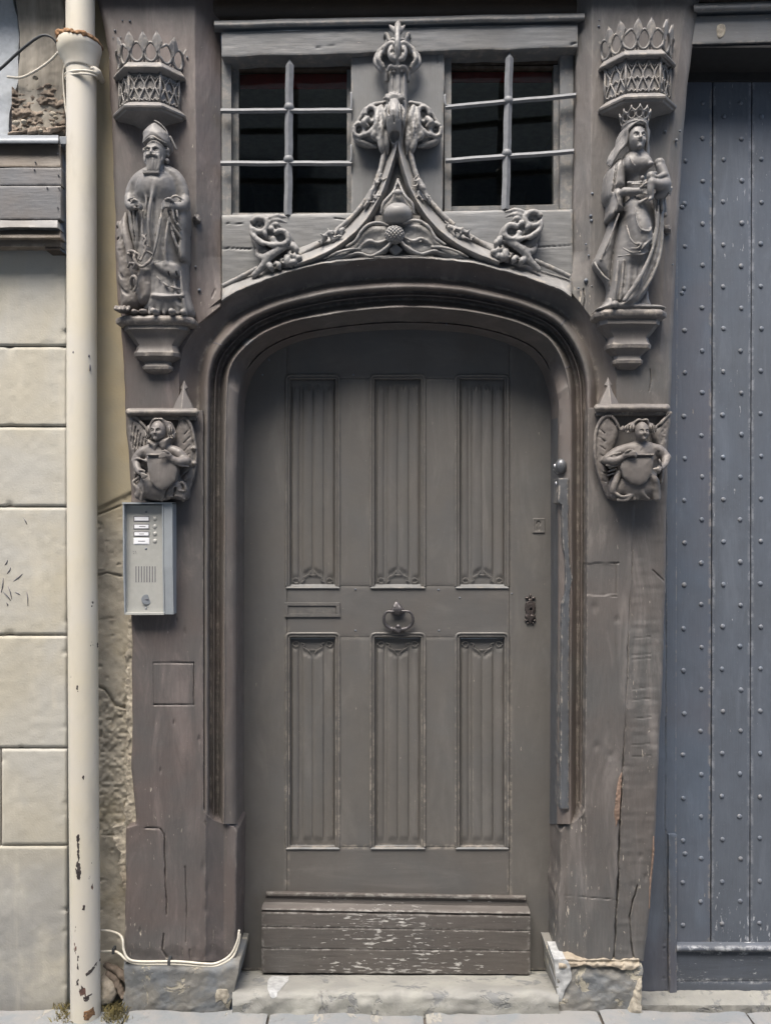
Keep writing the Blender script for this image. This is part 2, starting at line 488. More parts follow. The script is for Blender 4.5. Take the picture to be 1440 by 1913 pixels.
def pipe_mat():
    t = NT("pipe_paint")
    big = t.noise(3, 4, 0.6); mid = t.noise(14, 5, 0.6, stretch=(1, 1, 0.4))
    col = t.mix(t.ramp(big, 0.35, 0.65), (0.56, 0.52, 0.42), (0.54, 0.515, 0.46))
    col = t.mix(t.ramp(mid, 0.5, 0.8, 0, 0.5), col, (0.40, 0.375, 0.32))
    z = t.sep()[2]
    low = t.ramp(z, 1.5, 0.1, 0.005, 0.085)
    cn = t.noise(26, 4, 0.6, stretch=(1.6, 1.6, 0.6), off=(2, 0, 4))
    cf = t.ramp(t.math('ADD', cn, low), 0.735, 0.75)
    rust = t.mix(t.ramp(t.noise(30, 3), 0.4, 0.6), (0.05, 0.035, 0.03), (0.14, 0.075, 0.06))
    col = t.mix(cf, col, rust)
    n = t.bump(t.math('SUBTRACT', 1, cf), 0.001, 0.7); n = t.bump(t.noise(70, 3), 0.0006, 0.4, n)
    return t.fin(col, t.ramp(mid, 0.3, 0.7, 0.42, 0.6), n, spec=0.4)
M_pipe = pipe_mat()
M_rust = solid("rusty_iron", (0.22, 0.12, 0.055), 0.85, var=0.5, bump=0.004, scale=90, dark=(0.07, 0.045, 0.03))
M_white = solid("white_render", (0.42, 0.45, 0.48), 0.9, var=0.08, bump=0.002, scale=60)
M_oldwall = solid("weathered_render", (0.27, 0.25, 0.215), 0.95, var=0.3, bump=0.006, scale=26, dark=(0.15, 0.13, 0.11), streak=True)
M_rubble = solid("crumbling_brick", (0.22, 0.18, 0.145), 0.95, var=0.45, bump=0.01, scale=35, dark=(0.09, 0.07, 0.055))
M_zinc = solid("zinc_flashing", (0.20, 0.22, 0.245), 0.5, metal=0.2, var=0.1)
M_steel = solid("intercom_steel", (0.40, 0.405, 0.385), 0.45, metal=0.15, var=0.04, bump=0.0001, scale=60)
M_steelb = solid("intercom_hood", (0.33, 0.36, 0.385), 0.42, metal=0.2, var=0.05, bump=0.0001, scale=30)
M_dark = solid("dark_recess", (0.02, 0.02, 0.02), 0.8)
M_card = solid("name_card", (0.80, 0.82, 0.86), 0.5, var=0.02, bump=0.0)
M_ink = solid("ink", (0.12, 0.12, 0.14), 0.7)
M_iron = solid("bar_iron_paint", (0.19, 0.20, 0.215), 0.55, var=0.12, bump=0.0008, scale=50)
M_knock = solid("knocker_iron", (0.10, 0.095, 0.10), 0.35, metal=0.5, var=0.3, bump=0.0006, scale=80)
M_lockbrown = solid("escutcheon_bronze", (0.075, 0.064, 0.062), 0.4, metal=0.5, var=0.3)
M_cablew = solid("cable_white", (0.55, 0.52, 0.45), 0.6, var=0.15)
M_cableb = solid("cable_black", (0.035, 0.04, 0.045), 0.6)
M_bell = solid("bell_metal", (0.12, 0.125, 0.135), 0.35, metal=0.4)
M_wood = solid("bare_wood", (0.215, 0.15, 0.115), 0.85, var=0.3, bump=0.002, scale=60, streak=True)
M_red = solid("red_blind", (0.30, 0.02, 0.025), 0.8)
M_flakewhite = solid("old_whitewash", (0.37, 0.38, 0.385), 0.9, var=0.2, bump=0.003, scale=60)
M_room = solid("room_wall", (0.35, 0.34, 0.31), 0.9)
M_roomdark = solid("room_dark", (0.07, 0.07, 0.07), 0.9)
M_grass = solid("weed_green", (0.16, 0.135, 0.055), 0.8, var=0.5, scale=20)
M_opp = solid("added_opposite_render", (0.34, 0.31, 0.26), 0.9)
def plinth_mat(name, a, b, chip):
    t = NT(name)
    big = t.noise(6, 6, 0.65, dist=0.5); mid = t.noise(28, 6, 0.7)
    col = t.mix(t.ramp(big, 0.4, 0.6), a, b)
    cf = t.ramp(t.noise(9, 5, 0.7, off=(4, 4, 4), dist=0.6), 0.57, 0.62)
    col = t.mix(cf, col, chip)
    col = t.mix(t.ramp(mid, 0.58, 0.72, 0, 0.5), col, (0.10, 0.095, 0.09))
    n = t.bump(big, 0.01, 0.6); n = t.bump(mid, 0.004, 0.7, n)
    n = t.bump(t.math('SUBTRACT', 1, cf), 0.002, 0.8, n)
    return t.fin(col, 0.85, n, spec=0.3)
M_plinth = plinth_mat("plinth_painted_stone", (0.165, 0.178, 0.19), (0.205, 0.20, 0.185), (0.38, 0.355, 0.29))
M_step = plinth_mat("doorstep_stone", (0.30, 0.30, 0.275), (0.25, 0.25, 0.235), (0.19, 0.195, 0.195))
M_pave = plinth_mat("pavement_stone", (0.20, 0.215, 0.225), (0.24, 0.24, 0.235), (0.30, 0.29, 0.26))
def glass_mat():
    t = NT("window_glass")
    tr = t.n("ShaderNodeBsdfTransparent"); tr.inputs[0].default_value = (0.72, 0.75, 0.72, 1)
    gl = t.n("ShaderNodeBsdfGlossy"); gl.inputs['Roughness'].default_value = 0.04
    t.l(t.bump(t.noise(6, 2), 0.004, 0.3), gl.inputs['Normal'])
    mx = t.n("ShaderNodeMixShader"); mx.inputs[0].default_value = 0.05
    t.l(tr.outputs[0], mx.inputs[1]); t.l(gl.outputs[0], mx.inputs[2]); t.l(mx.outputs[0], t.out.inputs[0])
    t.t.nodes.remove(t.b)
    return t.m
def glass_mat_old():
    t = NT("window_glass")
    t.b.inputs['Base Color'].default_value = (0.9, 0.95, 0.93, 1)
    t.b.inputs['Roughness'].default_value = 0.03
    t.b.inputs['Alpha'].default_value = 0.13
    t.b.inputs['Specular IOR Level'].default_value = 0.5
    return t.m
M_glass = glass_mat()

# ---------------------------------------------------------------- volumetric carving: signed distance field -> surface nets
class Carve:
    """sculpting on a grid. Units: photo px; x right, y down, z = distance in front of the timber face."""
    def __init__(s, x0, x1, y0, y1, z0, z1, h=1.5):
        s.o = (x0, y0, z0); s.h = h
        s.ax = [np.arange(a, b + h, h, dtype=np.float32) for a, b in ((x0, x1), (y0, y1), (z0, z1))]
        s.f = np.full([len(a) for a in s.ax], 9.0, dtype=np.float32)
    def _w(s, lo, hi, pad):
        sl = []
        for k in range(3):
            a = int(max(0, np.floor((lo[k] - pad - s.o[k]) / s.h))); b = int(min(len(s.ax[k]), np.ceil((hi[k] + pad - s.o[k]) / s.h) + 1))
            if b <= a: return None
            sl.append(slice(a, b))
        X = s.ax[0][sl[0]][:, None, None]; Y = s.ax[1][sl[1]][None, :, None]; Z = s.ax[2][sl[2]][None, None, :]
        return tuple(sl), X, Y, Z
    def _put(s, sl, g, k, sub):
        a = s.f[sl]
        if sub:
            g = -g
            h = np.maximum(k - np.abs(a - g), 0) / max(k, 1e-3)
            s.f[sl] = np.maximum(a, g) + h * h * k * 0.25
        else:
            h = np.maximum(k - np.abs(a - g), 0) / max(k, 1e-3)
            s.f[sl] = np.minimum(a, g) - h * h * k * 0.25
    def ell(s, c, r, k=2.0, sub=False, ang=0.0):
        if np.isscalar(r): r = (r, r, r)
        m = max(r[0], r[1])
        w = s._w((c[0] - m, c[1] - m, c[2] - r[2]), (c[0] + m, c[1] + m, c[2] + r[2]), k + 4)
        if w is None: return s
        sl, X, Y, Z = w
        dx, dy, dz = X - c[0], Y - c[1], Z - c[2]
        if ang:
            ca, sa = math.cos(math.radians(ang)), math.sin(math.radians(ang))
            dx, dy = dx * ca + dy * sa, -dx * sa + dy * ca
        k0 = np.sqrt((dx / r[0]) ** 2 + (dy / r[1]) ** 2 + (dz / r[2]) ** 2)
        k1 = np.sqrt((dx / r[0] ** 2) ** 2 + (dy / r[1] ** 2) ** 2 + (dz / r[2] ** 2) ** 2) + 1e-6
        s._put(sl, k0 * (k0 - 1) / k1, k, sub); return s
    def cap(s, a, b, ra, rb=None, k=2.0, sub=False, zs=1.0):
        rb = ra if rb is None else rb
        r = max(ra, rb)
        lo = [min(a[i], b[i]) - r for i in range(3)]; hi = [max(a[i], b[i]) + r for i in range(3)]
        w = s._w(lo, hi, k + 4)
        if w is None: return s
        sl, X, Y, Z = w
        d = np.array(b, dtype=np.float32) - np.array(a, dtype=np.float32)
        L = float(d @ d) + 1e-6
        px, py, pz = X - a[0], Y - a[1], Z - a[2]
        t = np.clip((px * d[0] + py * d[1] + pz * d[2]) / L, 0, 1)
        g = np.sqrt((px - t * d[0]) ** 2 + (py - t * d[1]) ** 2 + ((pz - t * d[2]) / zs) ** 2) - (ra + (rb - ra) * t)
        s._put(sl, g, k, sub); return s
    def tube(s, pts, r, k=2.0, sub=False, n=None, zs=1.0):
        """one smooth swept form through the points (segments joined first, then blended in once)"""
        p = np.array(pts, dtype=float)
        rr = np.full(len(p), float(r)) if np.isscalar(r) else np.array(r, dtype=float)
        n = n or (6 * len(p) if len(p) > 2 else None)
        if sub and zs == 1.0 and rr.max() < 2.6: zs = 2.2; k = min(k, 1.0)
        if n: q = spline(np.hstack([p, rr[:, None]]), n); p, rr = q[:, :3], q[:, 3]
        rr = np.maximum(rr, 0.5); R = rr.max()
        w = s._w(p.min(0) - R, p.max(0) + R, k + 4)
        if w is None: return s
        sl, X, Y, Z = w
        G = np.full([q_.stop - q_.start for q_ in sl], 99.0, dtype=np.float32)
        o = [q_.start for q_ in sl]
        for i in range(len(p) - 1):
            a_, b_ = p[i], p[i + 1]
            w2 = s._w(np.minimum(a_, b_) - R, np.maximum(a_, b_) + R, k + 4)
            if w2 is None: continue
            s2, x, y, z = w2
            d = (b_ - a_).astype(np.float32); L = float(d @ d) + 1e-6
            px, py, pz = x - np.float32(a_[0]), y - np.float32(a_[1]), z - np.float32(a_[2])
            t = np.clip((px * d[0] + py * d[1] + pz * d[2]) / L, 0, 1)
            g = np.sqrt((px - t * d[0]) ** 2 + (py - t * d[1]) ** 2 + ((pz - t * d[2]) / zs) ** 2) - (rr[i] + (rr[i + 1] - rr[i]) * t)
            loc = tuple(slice(q_.start - o[j], q_.stop - o[j]) for j, q_ in enumerate(s2))
            G[loc] = np.minimum(G[loc], g)
        s._put(sl, G, k, sub); return s
    def pad(s, pts, z0, z1, bulge=0.0, w=10.0, k=2.0, sub=False, n=None, tilt=None, rnd=0.0):
        """outlined form: polygon pts with front at z1 swelling to z1+bulge, back at z0"""
        p = np.array(pts, dtype=float)
        if n: p = spline(p, n, closed=True)
        lo = (p[:, 0].min(), p[:, 1].min(), z0); hi = (p[:, 0].max(), p[:, 1].max(), (z1 + bulge + 12) if tilt is None else float(s.ax[2][-1]))
        ww = s._w(lo, hi, k + 4)
        if ww is None: return s
        sl, X, Y, Z = ww
        sdp = poly_sdf(X[:, :, 0] + 0 * Y[:, :, 0], Y[:, :, 0] + 0 * X[:, :, 0], p)
        q = 1 - np.clip(-sdp / w, 0, 1)
        H = z1 + bulge * np.sqrt(np.maximum(0, 1 - q * q))
        if tilt is not None: H = H + tilt(X[:, :, 0], Y[:, :, 0])
        g = np.maximum(np.maximum(sdp[:, :, None] + rnd, (Z - H[:, :, None]) * 0.75), z0 - Z)
        s._put(sl, g.astype(np.float32), k, sub); return s
    def box(s, c, hsz, k=1.0, sub=False, rnd=1.0):
        w = s._w([c[i] - hsz[i] for i in range(3)], [c[i] + hsz[i] for i in range(3)], k + 4)
        if w is None: return s
        sl, X, Y, Z = w
        qx, qy, qz = np.abs(X - c[0]) - hsz[0] + rnd, np.abs(Y - c[1]) - hsz[1] + rnd, np.abs(Z - c[2]) - hsz[2] + rnd
        g = np.sqrt(np.maximum(qx, 0) ** 2 + np.maximum(qy, 0) ** 2 + np.maximum(qz, 0) ** 2) + np.minimum(np.maximum(np.maximum(qx, qy), qz), 0) - rnd
        s._put(sl, g, k, sub); return s
    def clipz(s, z):
        s.f = np.maximum(s.f, (z - s.ax[2])[None, None, :]); return s
    def rough(s, amp, f, seed=0):
        """tool marks / weathering"""
        X = s.ax[0][:, None]; Y = s.ax[1][None, :]
        n = noise2(X + 0 * Y, Y + 0 * X, f, seed) + 0.5 * noise2(X + 0 * Y, Y + 0 * X, f * 2.3, seed + 5)
        s.f += (amp * n)[:, :, None].astype(np.float32); return s
    def mesh(s, name, mat, parent=None, zref=20.0):
        f = s.f
        f[0] = f[-1] = 9; f[:, 0] = f[:, -1] = 9; f[:, :, 0] = f[:, :, -1] = 9
        ins = f < 0
        nx, ny, nz = f.shape
        cnt = np.zeros((nx - 1, ny - 1, nz - 1), dtype=np.int8)
        offs = [(i, j, k) for i in (0, 1) for j in (0, 1) for k in (0, 1)]
        for (i, j, k) in offs: cnt += ins[i:nx - 1 + i, j:ny - 1 + j, k:nz - 1 + k]
        act = (cnt > 0) & (cnt < 8)
        I, J, K = np.nonzero(act)
        idx = np.full(act.shape, -1, dtype=np.int64); idx[I, J, K] = np.arange(len(I))
        c = {o: f[I + o[0], J + o[1], K + o[2]] for o in offs}
        acc = np.zeros((len(I), 3)); num = np.zeros(len(I))
        for a in offs:
            for ax in range(3):
                if a[ax] == 0:
                    b = list(a); b[ax] = 1; b = tuple(b)
                    va, vb = c[a], c[b]
                    m = (va < 0) != (vb < 0)
                    t = np.where(m, va / np.where(m, va - vb, 1), 0)
                    pt = np.array(a, dtype=float)[None, :].repeat(len(I), 0); pt[:, ax] = t
                    acc[m] += pt[m]; num += m
        v = acc / np.maximum(num, 1)[:, None] + np.stack([I, J, K], 1)
        v = v * s.h + np.array(s.o)
        F = []
        for ax in range(3):
            sl0 = [slice(None)] * 3; sl1 = [slice(None)] * 3
            sl0[ax] = slice(0, -1); sl1[ax] = slice(1, None)
            A = ins[tuple(sl0)]; B = ins[tuple(sl1)]
            ch = A != B
            i, j, k = np.nonzero(ch)
            o1, o2 = [q for q in range(3) if q != ax]
            pos = np.stack([i, j, k], 1)
            ok = (pos[:, o1] > 0) & (pos[:, o2] > 0) & (pos[:, o1] < act.shape[o1]) & (pos[:, o2] < act.shape[o2])
            pos = pos[ok]; sgn = A[pos[:, 0], pos[:, 1], pos[:, 2]]
            def cell(d1, d2):
                q = pos.copy(); q[:, o1] -= d1; q[:, o2] -= d2; return idx[q[:, 0], q[:, 1], q[:, 2]]
            quad = np.stack([cell(1, 1), cell(0, 1), cell(0, 0), cell(1, 0)], 1)
            fl = sgn if ax != 1 else ~sgn
            quad[~fl] = quad[~fl][:, ::-1]
            F.append(quad)
        F = np.vstack(F)[:, ::-1]
        sc = (D - zref / S) / D
        V = np.stack([(v[:, 0] - CX) / S * sc, -v[:, 2] / S, CZ + (CY - v[:, 1]) / S * sc], 1)
        # (x, y down, z forward) -> world keeps handedness: x, -z, -y
        return mesh_obj(name, V, F, mat, parent, smooth=True)

# ================================================================ SETTING
# ground: pavement in front, street beyond the camera
def gsheet(name, x0, x1, y0, y1, z, mat, amp=0.0, nx=2, ny=2, parent=None):
    xs = np.linspace(x0, x1, nx); ys = np.linspace(y0, y1, ny)
    X, Y = np.meshgrid(xs, ys, indexing='ij')
    Z = z + amp * (noise2(X, Y, 9, 4) + 0.5 * noise2(X, Y, 25, 8))
    V = np.stack([X, Y, Z], -1).reshape(-1, 3)
    return mesh_obj(name, V, grid_faces(nx, ny, True), mat, parent, smooth=True)
tag(gsheet("street", -30, 30, -40, 3, -0.20, M_pave), kind='structure')
pav = tag(gsheet("pavement", -4, 4, -1.6, 0.0, -0.012, M_mortar), kind='structure')
# pavement stones along the house front, each its own slab
xs_ = [-1.9, -1.33, -0.80, -0.36, 0.12, 0.66, 1.12, 1.75]
for i in range(len(xs_) - 1):
    a, b = xs_[i] + 0.004, xs_[i + 1] - 0.004
    n = 24; m = 18
    X, Y = np.meshgrid(np.linspace(a, b, n), np.linspace(-0.52 - 0.03 * (i % 3), -0.004, m), indexing='ij')
    e = np.minimum(np.minimum(X - a, b - X), 0.02) / 0.02
    Z = 0.004 * np.sqrt(np.clip(e, 0, 1)) + 0.012 * noise2(X, Y, 7, i) + 0.004 * noise2(X, Y, 30, i + 9)
    V = np.stack([X, Y, Z], -1).reshape(-1, 3)
    F = grid_faces(n, m, True)
    ring = [k for k in range(0, n * m, m)]
    o = mesh_obj("paving_slab", V, F, M_pave, pav, smooth=True)

# unseen house front added behind the camera; it keeps the low sky off the facade
opp = thing("added_opposite_house", "plain house front added across the street, out of view, to block low sky light", "house", (0, -5.6, 0))
mesh_obj("wall", [(-14, -5.6, -0.2), (14, -5.6, -0.2), (14, -5.6, 8.2), (-14, -5.6, 8.2), (-14, -7, -0.2), (14, -7, -0.2), (14, -7, 8.2), (-14, -7, 8.2)],  # wall of the added house front
         [(0, 1, 2, 3), (4, 7, 6, 5), (3, 2, 6, 7), (0, 3, 7, 4), (1, 5, 6, 2)], M_opp, opp)
for k in range(-5, 6, 2):
    for z0 in (0.9, 3.6):
        x = k * 1.2
        mesh_obj("window", [(x - .5, -5.56, z0), (x + .5, -5.56, z0), (x + .5, -5.56, z0 + 1.6), (x - .5, -5.56, z0 + 1.6), (x - .5, -5.6, z0), (x + .5, -5.6, z0), (x + .5, -5.6, z0 + 1.6), (x - .5, -5.6, z0 + 1.6)],  # window of the added house front
                 [(0, 1, 2, 3), (0, 4, 5, 1), (1, 5, 6, 2), (2, 6, 7, 3), (3, 7, 4, 0)], M_roomdark, opp)

# ---------------------------------------------------------------- neighbouring stone house (left)
stone = thing("stone_house_wall", "pale limestone ashlar wall of the house left of the downpipe", "stone wall", P(60, 1895, -40))
mesh_obj("backing", [P(-500, 455, -17), P(126, 455, -17), P(126, 1912, -17), P(-500, 1912, -17), P(-500, 455, -100), P(126, 455, -100), P(126, 1912, -100), P(-500, 1912, -100)],
         [(0, 1, 2, 3), (1, 5, 6, 2), (0, 4, 5, 1)], M_mortar, stone)
jt = [452, 647, 797, 947, 1187, 1398, 1580, 1897]
def blockH(seed, x0, x1, y0, y1):
    def H(X, Y):
        e = np.minimum(np.minimum(X - x0, x1 - X), np.minimum(Y - y0, y1 - Y))
        r = -2.6 * np.exp(-np.maximum(e, 0) / 0.9)
        r = r - 12 + 1.6 * noise2(X, Y, 0.012, seed) + 0.7 * noise2(X, Y, 0.08, seed + 2)
        chip = np.clip(noise2(X, Y, 0.05, seed + 9) - 0.28, 0, 1) * np.exp(-np.maximum(e, 0) / 7) * 26
        return r - chip
    return H
for i in range(len(jt) - 1):
    y0, y1 = jt[i] + 1.1, jt[i + 1] - 1.1
    cols = [(-260, 125.5)] if i != 5 else [(-260, 0.5), (3.5, 125.5)]
    if i == 5: y0 += 0
    for (a, b) in cols:
        if b < 5:
            panel("stone_block", a, b, y0, y1, blockH(i + 40, a, b, y0, y1), -40, M_stone, stone, step=8)
        else:
            panel("stone_block", a, b, y0, y1, blockH(i, a, b, y0, y1), -40, M_stone, stone, step=3.2)
# scratches in the third block
for k, (a, b) in enumerate([((14, 1046), (9, 1056)), ((20, 1060), (13, 1072)), ((42, 1072), (25, 1086)), ((6, 1080), (2, 1108)), ((15, 1095), (22, 1120)), ((5, 1105), (20, 1122)), ((28, 1106), (38, 1112)), ((50, 1106), (52, 1132)), ((12, 1126), (14, 1132)), ((44, 968), (50, 980))]):
    tube("scratch", [(a[0], a[1], -11.6), ((a[0] + b[0]) / 2 + 1, (a[1] + b[1]) / 2, -11.4), (b[0], b[1], -11.7)], [0.4, 1.1, 0.4], M_ink, stone, seg=5)

# upper left: white render, weathered pier, crumbling brick patch
up = thing("upper_neighbour_wall", "white rendered wall with weathered grey pier, above the zinc flashing at the top left", "wall", P(60, 262, -40))
panel("white_render", -260, [(-60, 22), (0, 25), (60, 36), (150, 33), (210, 18), (262, 14)], -60, 262, lambda X, Y: -22 + 1.5 * noise2(X, Y, 0.03, 3), -60, M_white, up, step=5, wobble=1.5)
panel("pier", [(-60, 24), (60, 37), (150, 35), (262, 30)], 119, -60, 262, lambda X, Y: -14 + 2.5 * noise2(X, Y, 0.05, 6) + 1.5 * noise2(X, Y, 0.15, 8), -60, M_oldwall, up, step=3, wobble=1.5)
tag_ = panel("crumbling_brick", lambda y: 26 + 5 * wob(y, 0.12, 3) + 2 * wob(y, 0.4, 5), 121, 0, 0, None, -40, M_rubble, up) if False else \
    panel("crumbling_brick", 22, 121, 0, 0, lambda X, Y: -13 + 9 * noise2(X, Y * 2.2, 0.045, 31) + 6 * noise2(X, Y * 1.8, 0.13, 33) + 3 * noise2(X, Y, 0.35, 35) - 6 * np.exp(-((np.mod(Y + 2 * np.sin(X * .1), 19) - 9) / 2.2) ** 2) * (noise2(X, Y, 0.05, 36) + .5), -60, M_rubble, up, step=1.8,
          top=lambda x: 160 + 9 * wob(x, 0.06, 3) + 4 * wob(x, 0.2, 5), bot=lambda x: 0 * x + 262)
cr = Carve(10, 126, 212, 262, -30, 18, 1.6)
for i in range(8):
    x = 22 + 90 * rng.rand(); y = 240 + 8 * rng.rand() + (60 - x) * 0.05
    cr.cap((x - 12, y + 2, -8), (x + 16, y - 3, -6), 3 + 2 * rng.rand(), 2, zs=1.6)
cr.rough(2.5, 0.12, 9)
cr.mesh("rubble_ledge", M_rubble, up, zref=-5)
for i, (x, y, r) in enumerate([(30, 229, 5), (99, 213, 4.5), (104, 219, 3), (98, 231, 2.5), (77, 243, 3), (66, 145, 3.5), (45, 227, 4)]):
    c_ = Carve(x - 12, x + 12, y - 10, y + 10, -22, 14, 1.5)
    c_.ell((x, y, -3), (r * 1.5, r, 6)).rough(1.5, 0.3, i).mesh("plaster_lump", M_rag, up, zref=-3)

# shopfront fascia boards at the left
shop = thing("shop_fascia", "projecting wooden shopfront fascia of weathered boards under a grey zinc flashing", "shop fascia", P(50, 462, 0))
def wornH(d, seed, y0=None, y1=None, tiltd=0.0):
    def H(X, Y):
        h = d + 0.9 * noise2(X, Y, 0.02, seed) + 0.35 * noise2(X * 0.2, Y, 0.5, seed + 1)
        if y0 is not None: h = h + tiltd * (Y - y0) / (y1 - y0)
        return h
    return H
box("side_board", 84, 112, 266, 466, -40, 22, M_jetty, shop, 0.5)
for (y0, y1, d0, dt, xr, m) in [(268, 311, 22, 10, 113, M_shop), (312.5, 345, 31, 0, 114, M_shop_b), (346.8, 409, 31, 0, 113, M_shop_b)]:
    panel("fascia_board", -260, xr, y0, y1, wornH(d0, int(y0), y0, y1, dt), 10, m, shop, step=4, stepy=2, wobble=0.5, seed=int(y0))
panel("ledge", -260, 108, 411, 424, lambda X, Y: 33 + 9 * (Y - 411) / 13, 10, M_shop_b, shop, step=4, stepy=2.5, wobble=1.0)
panel("moulding", -260, 112, 425.5, 444, lambda X, Y: 30 - 6 * np.cos((Y - 425) / 19 * 3.1), 8, M_shop, shop, step=5, stepy=2)
panel("moulding", -260, 113, 445.5, 460, lambda X, Y: 24 + 0 * X, 0, M_shop, shop, step=5, stepy=3, wobble=0.4)
for (x, y) in [(108, 286), (109, 326), (110, 350), (108, 387), (66, 302), (64, 316), (88, 350), (107, 430)]:
    tube("nail_head", [(x, y, 29), (x, y, 34)], 1.3, M_ink, shop, seg=7)
tag(loft("zinc_flashing", [[(x, 250 + 0, -26), (x, 254, 26), (x, 257, 40), (x, 262, 43), (x, 266, 42), (x, 268, 38), (x, 267, 20)] for x in (-260, -100, 0, 60, 109)], M_zinc, None, sharp=50),
    "bluish zinc flashing strip with rolled edge lying on top of the shop fascia", "flashing")
tag(box("lead_clip", 111, 124, 254, 268, -20, 30, M_zinc, None, 0.6), "small folded zinc end piece between the flashing and the downpipe", "flashing clip")

# cream render strip between pipe and timber
LPL = [(-80, 172), (0, 183), (60, 196), (100, 203), (200, 207), (300, 212), (400, 215), (480, 216), (560, 219), (590, 226), (680, 231), (760, 234), (850, 240), (930, 246), (1160, 245), (1200, 247), (1400, 247), (1440, 246), (1480, 249), (1500, 252), (1530, 254), (1542, 252), (1546, 236), (1700, 234), (1800, 233)]
def lpl(y): a = np.array(LPL, dtype=float); return np.interp(y, a[:, 0], a[:, 1]) + 1.2 * wob(y, 0.04, 2)
def stripH(X, Y):
    low = np.clip((Y - 948 + 0.5 * (X - 180)) / 8, 0, 1)
    h = -34 + 2.0 * noise2(X, Y, 0.008, 1) + 1.2 * noise2(X, Y, 0.035, 5) * (1 + low)
    r2 = np.clip((Y - 1070) / 6, 0, 1)
    h = h - 3.5 * low - 2.0 * r2
    h = h + low * (3.5 * noise2(X, Y, 0.03, 11) + 1.6 * noise2(X, Y, 0.12, 12))
    rr = np.clip((Y - 1290) / 20, 0, 1) * np.clip((1580 - Y) / 30, 0, 1)
    h = h + rr * (5 * noise2(X, Y, 0.2, 21) - 2)
    for pts, w, dp in [([(180, 962), (200, 955), (225, 945)], 1.5, 5), ([(180, 1075), (200, 1070), (226, 1076)], 1.5, 5),
                       ([(182, 1282), (196, 1288), (205, 1300), (215, 1318), (246, 1325)], 2.2, 8), ([(190, 1560), (235, 1562)], 1.5, 4)]:
        h = h - dp * np.exp(-(seg_dist(X, Y, pts) / w) ** 2)
    pit = np.clip(noise2(X, Y, 0.09, 33) - 0.36, 0, 1) * 26 * low
    return h - pit
tag(panel("render_strip", 168, lambda y: lpl(y) + 12, -80, 1900, stripH, -90, M_plaster, None, step=2.2),
    "narrow cream render strip, smooth above and crumbling below, between downpipe and carved post", "render strip")
# ragged pale mortar along the post
def ragl(y): return lpl(y) - np.interp(y, [1150, 1200, 1300, 1420, 1480, 1520, 1550, 1600, 1660], [3, 10, 12, 9, 14, 20, 26, 12, 8]) - 4 * wob(y, 0.11, 4) - 1.5 * wob(y, 0.4, 9)
tag(panel("mortar_edge", ragl, lambda y: lpl(y) + 3, 1150, 1662, lambda X, Y: -24 + 5 * noise2(X, Y, 0.05, 3) + 2.5 * noise2(X, Y, 0.16, 5) + 1.5 * noise2(X, Y, 0.4, 7), -60, M_rag, None, step=1.8), "ragged pale mortar crumbling along the foot of the left post", "mortar")
cr = Carve(180, 236, 1786, 1884, -50, 30, 2.0)
cr.pad([(184, 1832), (197, 1828), (212, 1846), (216, 1862), (208, 1880), (184, 1880)], -40, -12, 14, 14)
cr.rough(3, 0.1, 2)
tag(cr.mesh("rubble_stone", M_card if False else M_rag, None, zref=-5), "whitish rubble stone exposed behind the foot of the downpipe", "stone")
cr = Carve(184, 246, 1800, 1884, -50, 20, 2.0)
cr.tube([(196, 1828, -22), (212, 1842, -18), (224, 1862, -16), (234, 1878, -14)], [5, 6, 6, 5], zs=1.4).tube([(190, 1815, -26), (214, 1824, -22), (236, 1842, -18)], [5, 7, 6])
cr.rough(3, 0.15, 2)
tag(cr.mesh("broken_mortar", M_rubble, None, zref=-5), "broken brown mortar fragment beside the whitish rubble stone", "mortar")

# ================================================================ TIMBER POSTS
def crackf(X, Y, pts, w=1.3, dp=6):
    lo = np.min(np.array(pts, dtype=float), 0) - 12; hi = np.max(np.array(pts, dtype=float), 0) + 12
    r = np.zeros(np.shape(X)); m = (X > lo[0]) & (X < hi[0]) & (Y > lo[1]) & (Y < hi[1])
    if not m.any(): return r
    x, y = X[m], Y[m]
    xx = x + 1.5 * noise2(x, y, 0.07, 41) + 1.0 * noise2(x, y, 0.25, 43); yy = y + 1.5 * noise2(x, y, 0.07, 42)
    w = w[m] if np.ndim(w) else w
    ww = w * (0.62 + 0.5 * noise2(x, y, 0.06, 44))
    r[m] = -dp * np.exp(-(seg_dist(xx, yy, pts) / np.maximum(ww, 0.3)) ** 2) * np.clip(0.8 + 1.1 * noise2(x, y, 0.04, 45), 0.1, 1.2)
    return r
def rectf(X, Y, x0, y0, x1, y1, w=1.1, dp=3, sides="tblr"):
    r = 0
    if 't' in sides: r = r + crackf(X, Y, [(x0, y0), (x1, y0)], w, dp)
    if 'b' in sides: r = r + crackf(X, Y, [(x0, y1), (x1, y1)], w, dp)
    if 'l' in sides: r = r + crackf(X, Y, [(x0, y0), (x0, y1)], w, dp)
    if 'r' in sides: r = r + crackf(X, Y, [(x1, y0), (x1, y1)], w, dp)
    return r
post_l = thing("carved_post", "brown painted oak doorpost left of the door, carrying the bishop figure", "timber post", P(340, 1795, 0))
RPL = [(-80, 404), (0, 409), (60, 413), (560, 413), (572, 412), (607, 368), (651, 342), (696, 335), (740, 335), (764, 336), (766, 378), (785, 379), (1512, 380), (1522, 386), (1534, 400), (1544, 436), (1554, 443), (1620, 443), (1800, 440)]
def rpl(y):
    a = np.array(RPL, dtype=float); return np.interp(y, a[:, 0], a[:, 1]) + np.where(y > 1546, 0.8 * wob(y, 0.05, 4), 0)
wk1 = [(150 - 0, 0)]
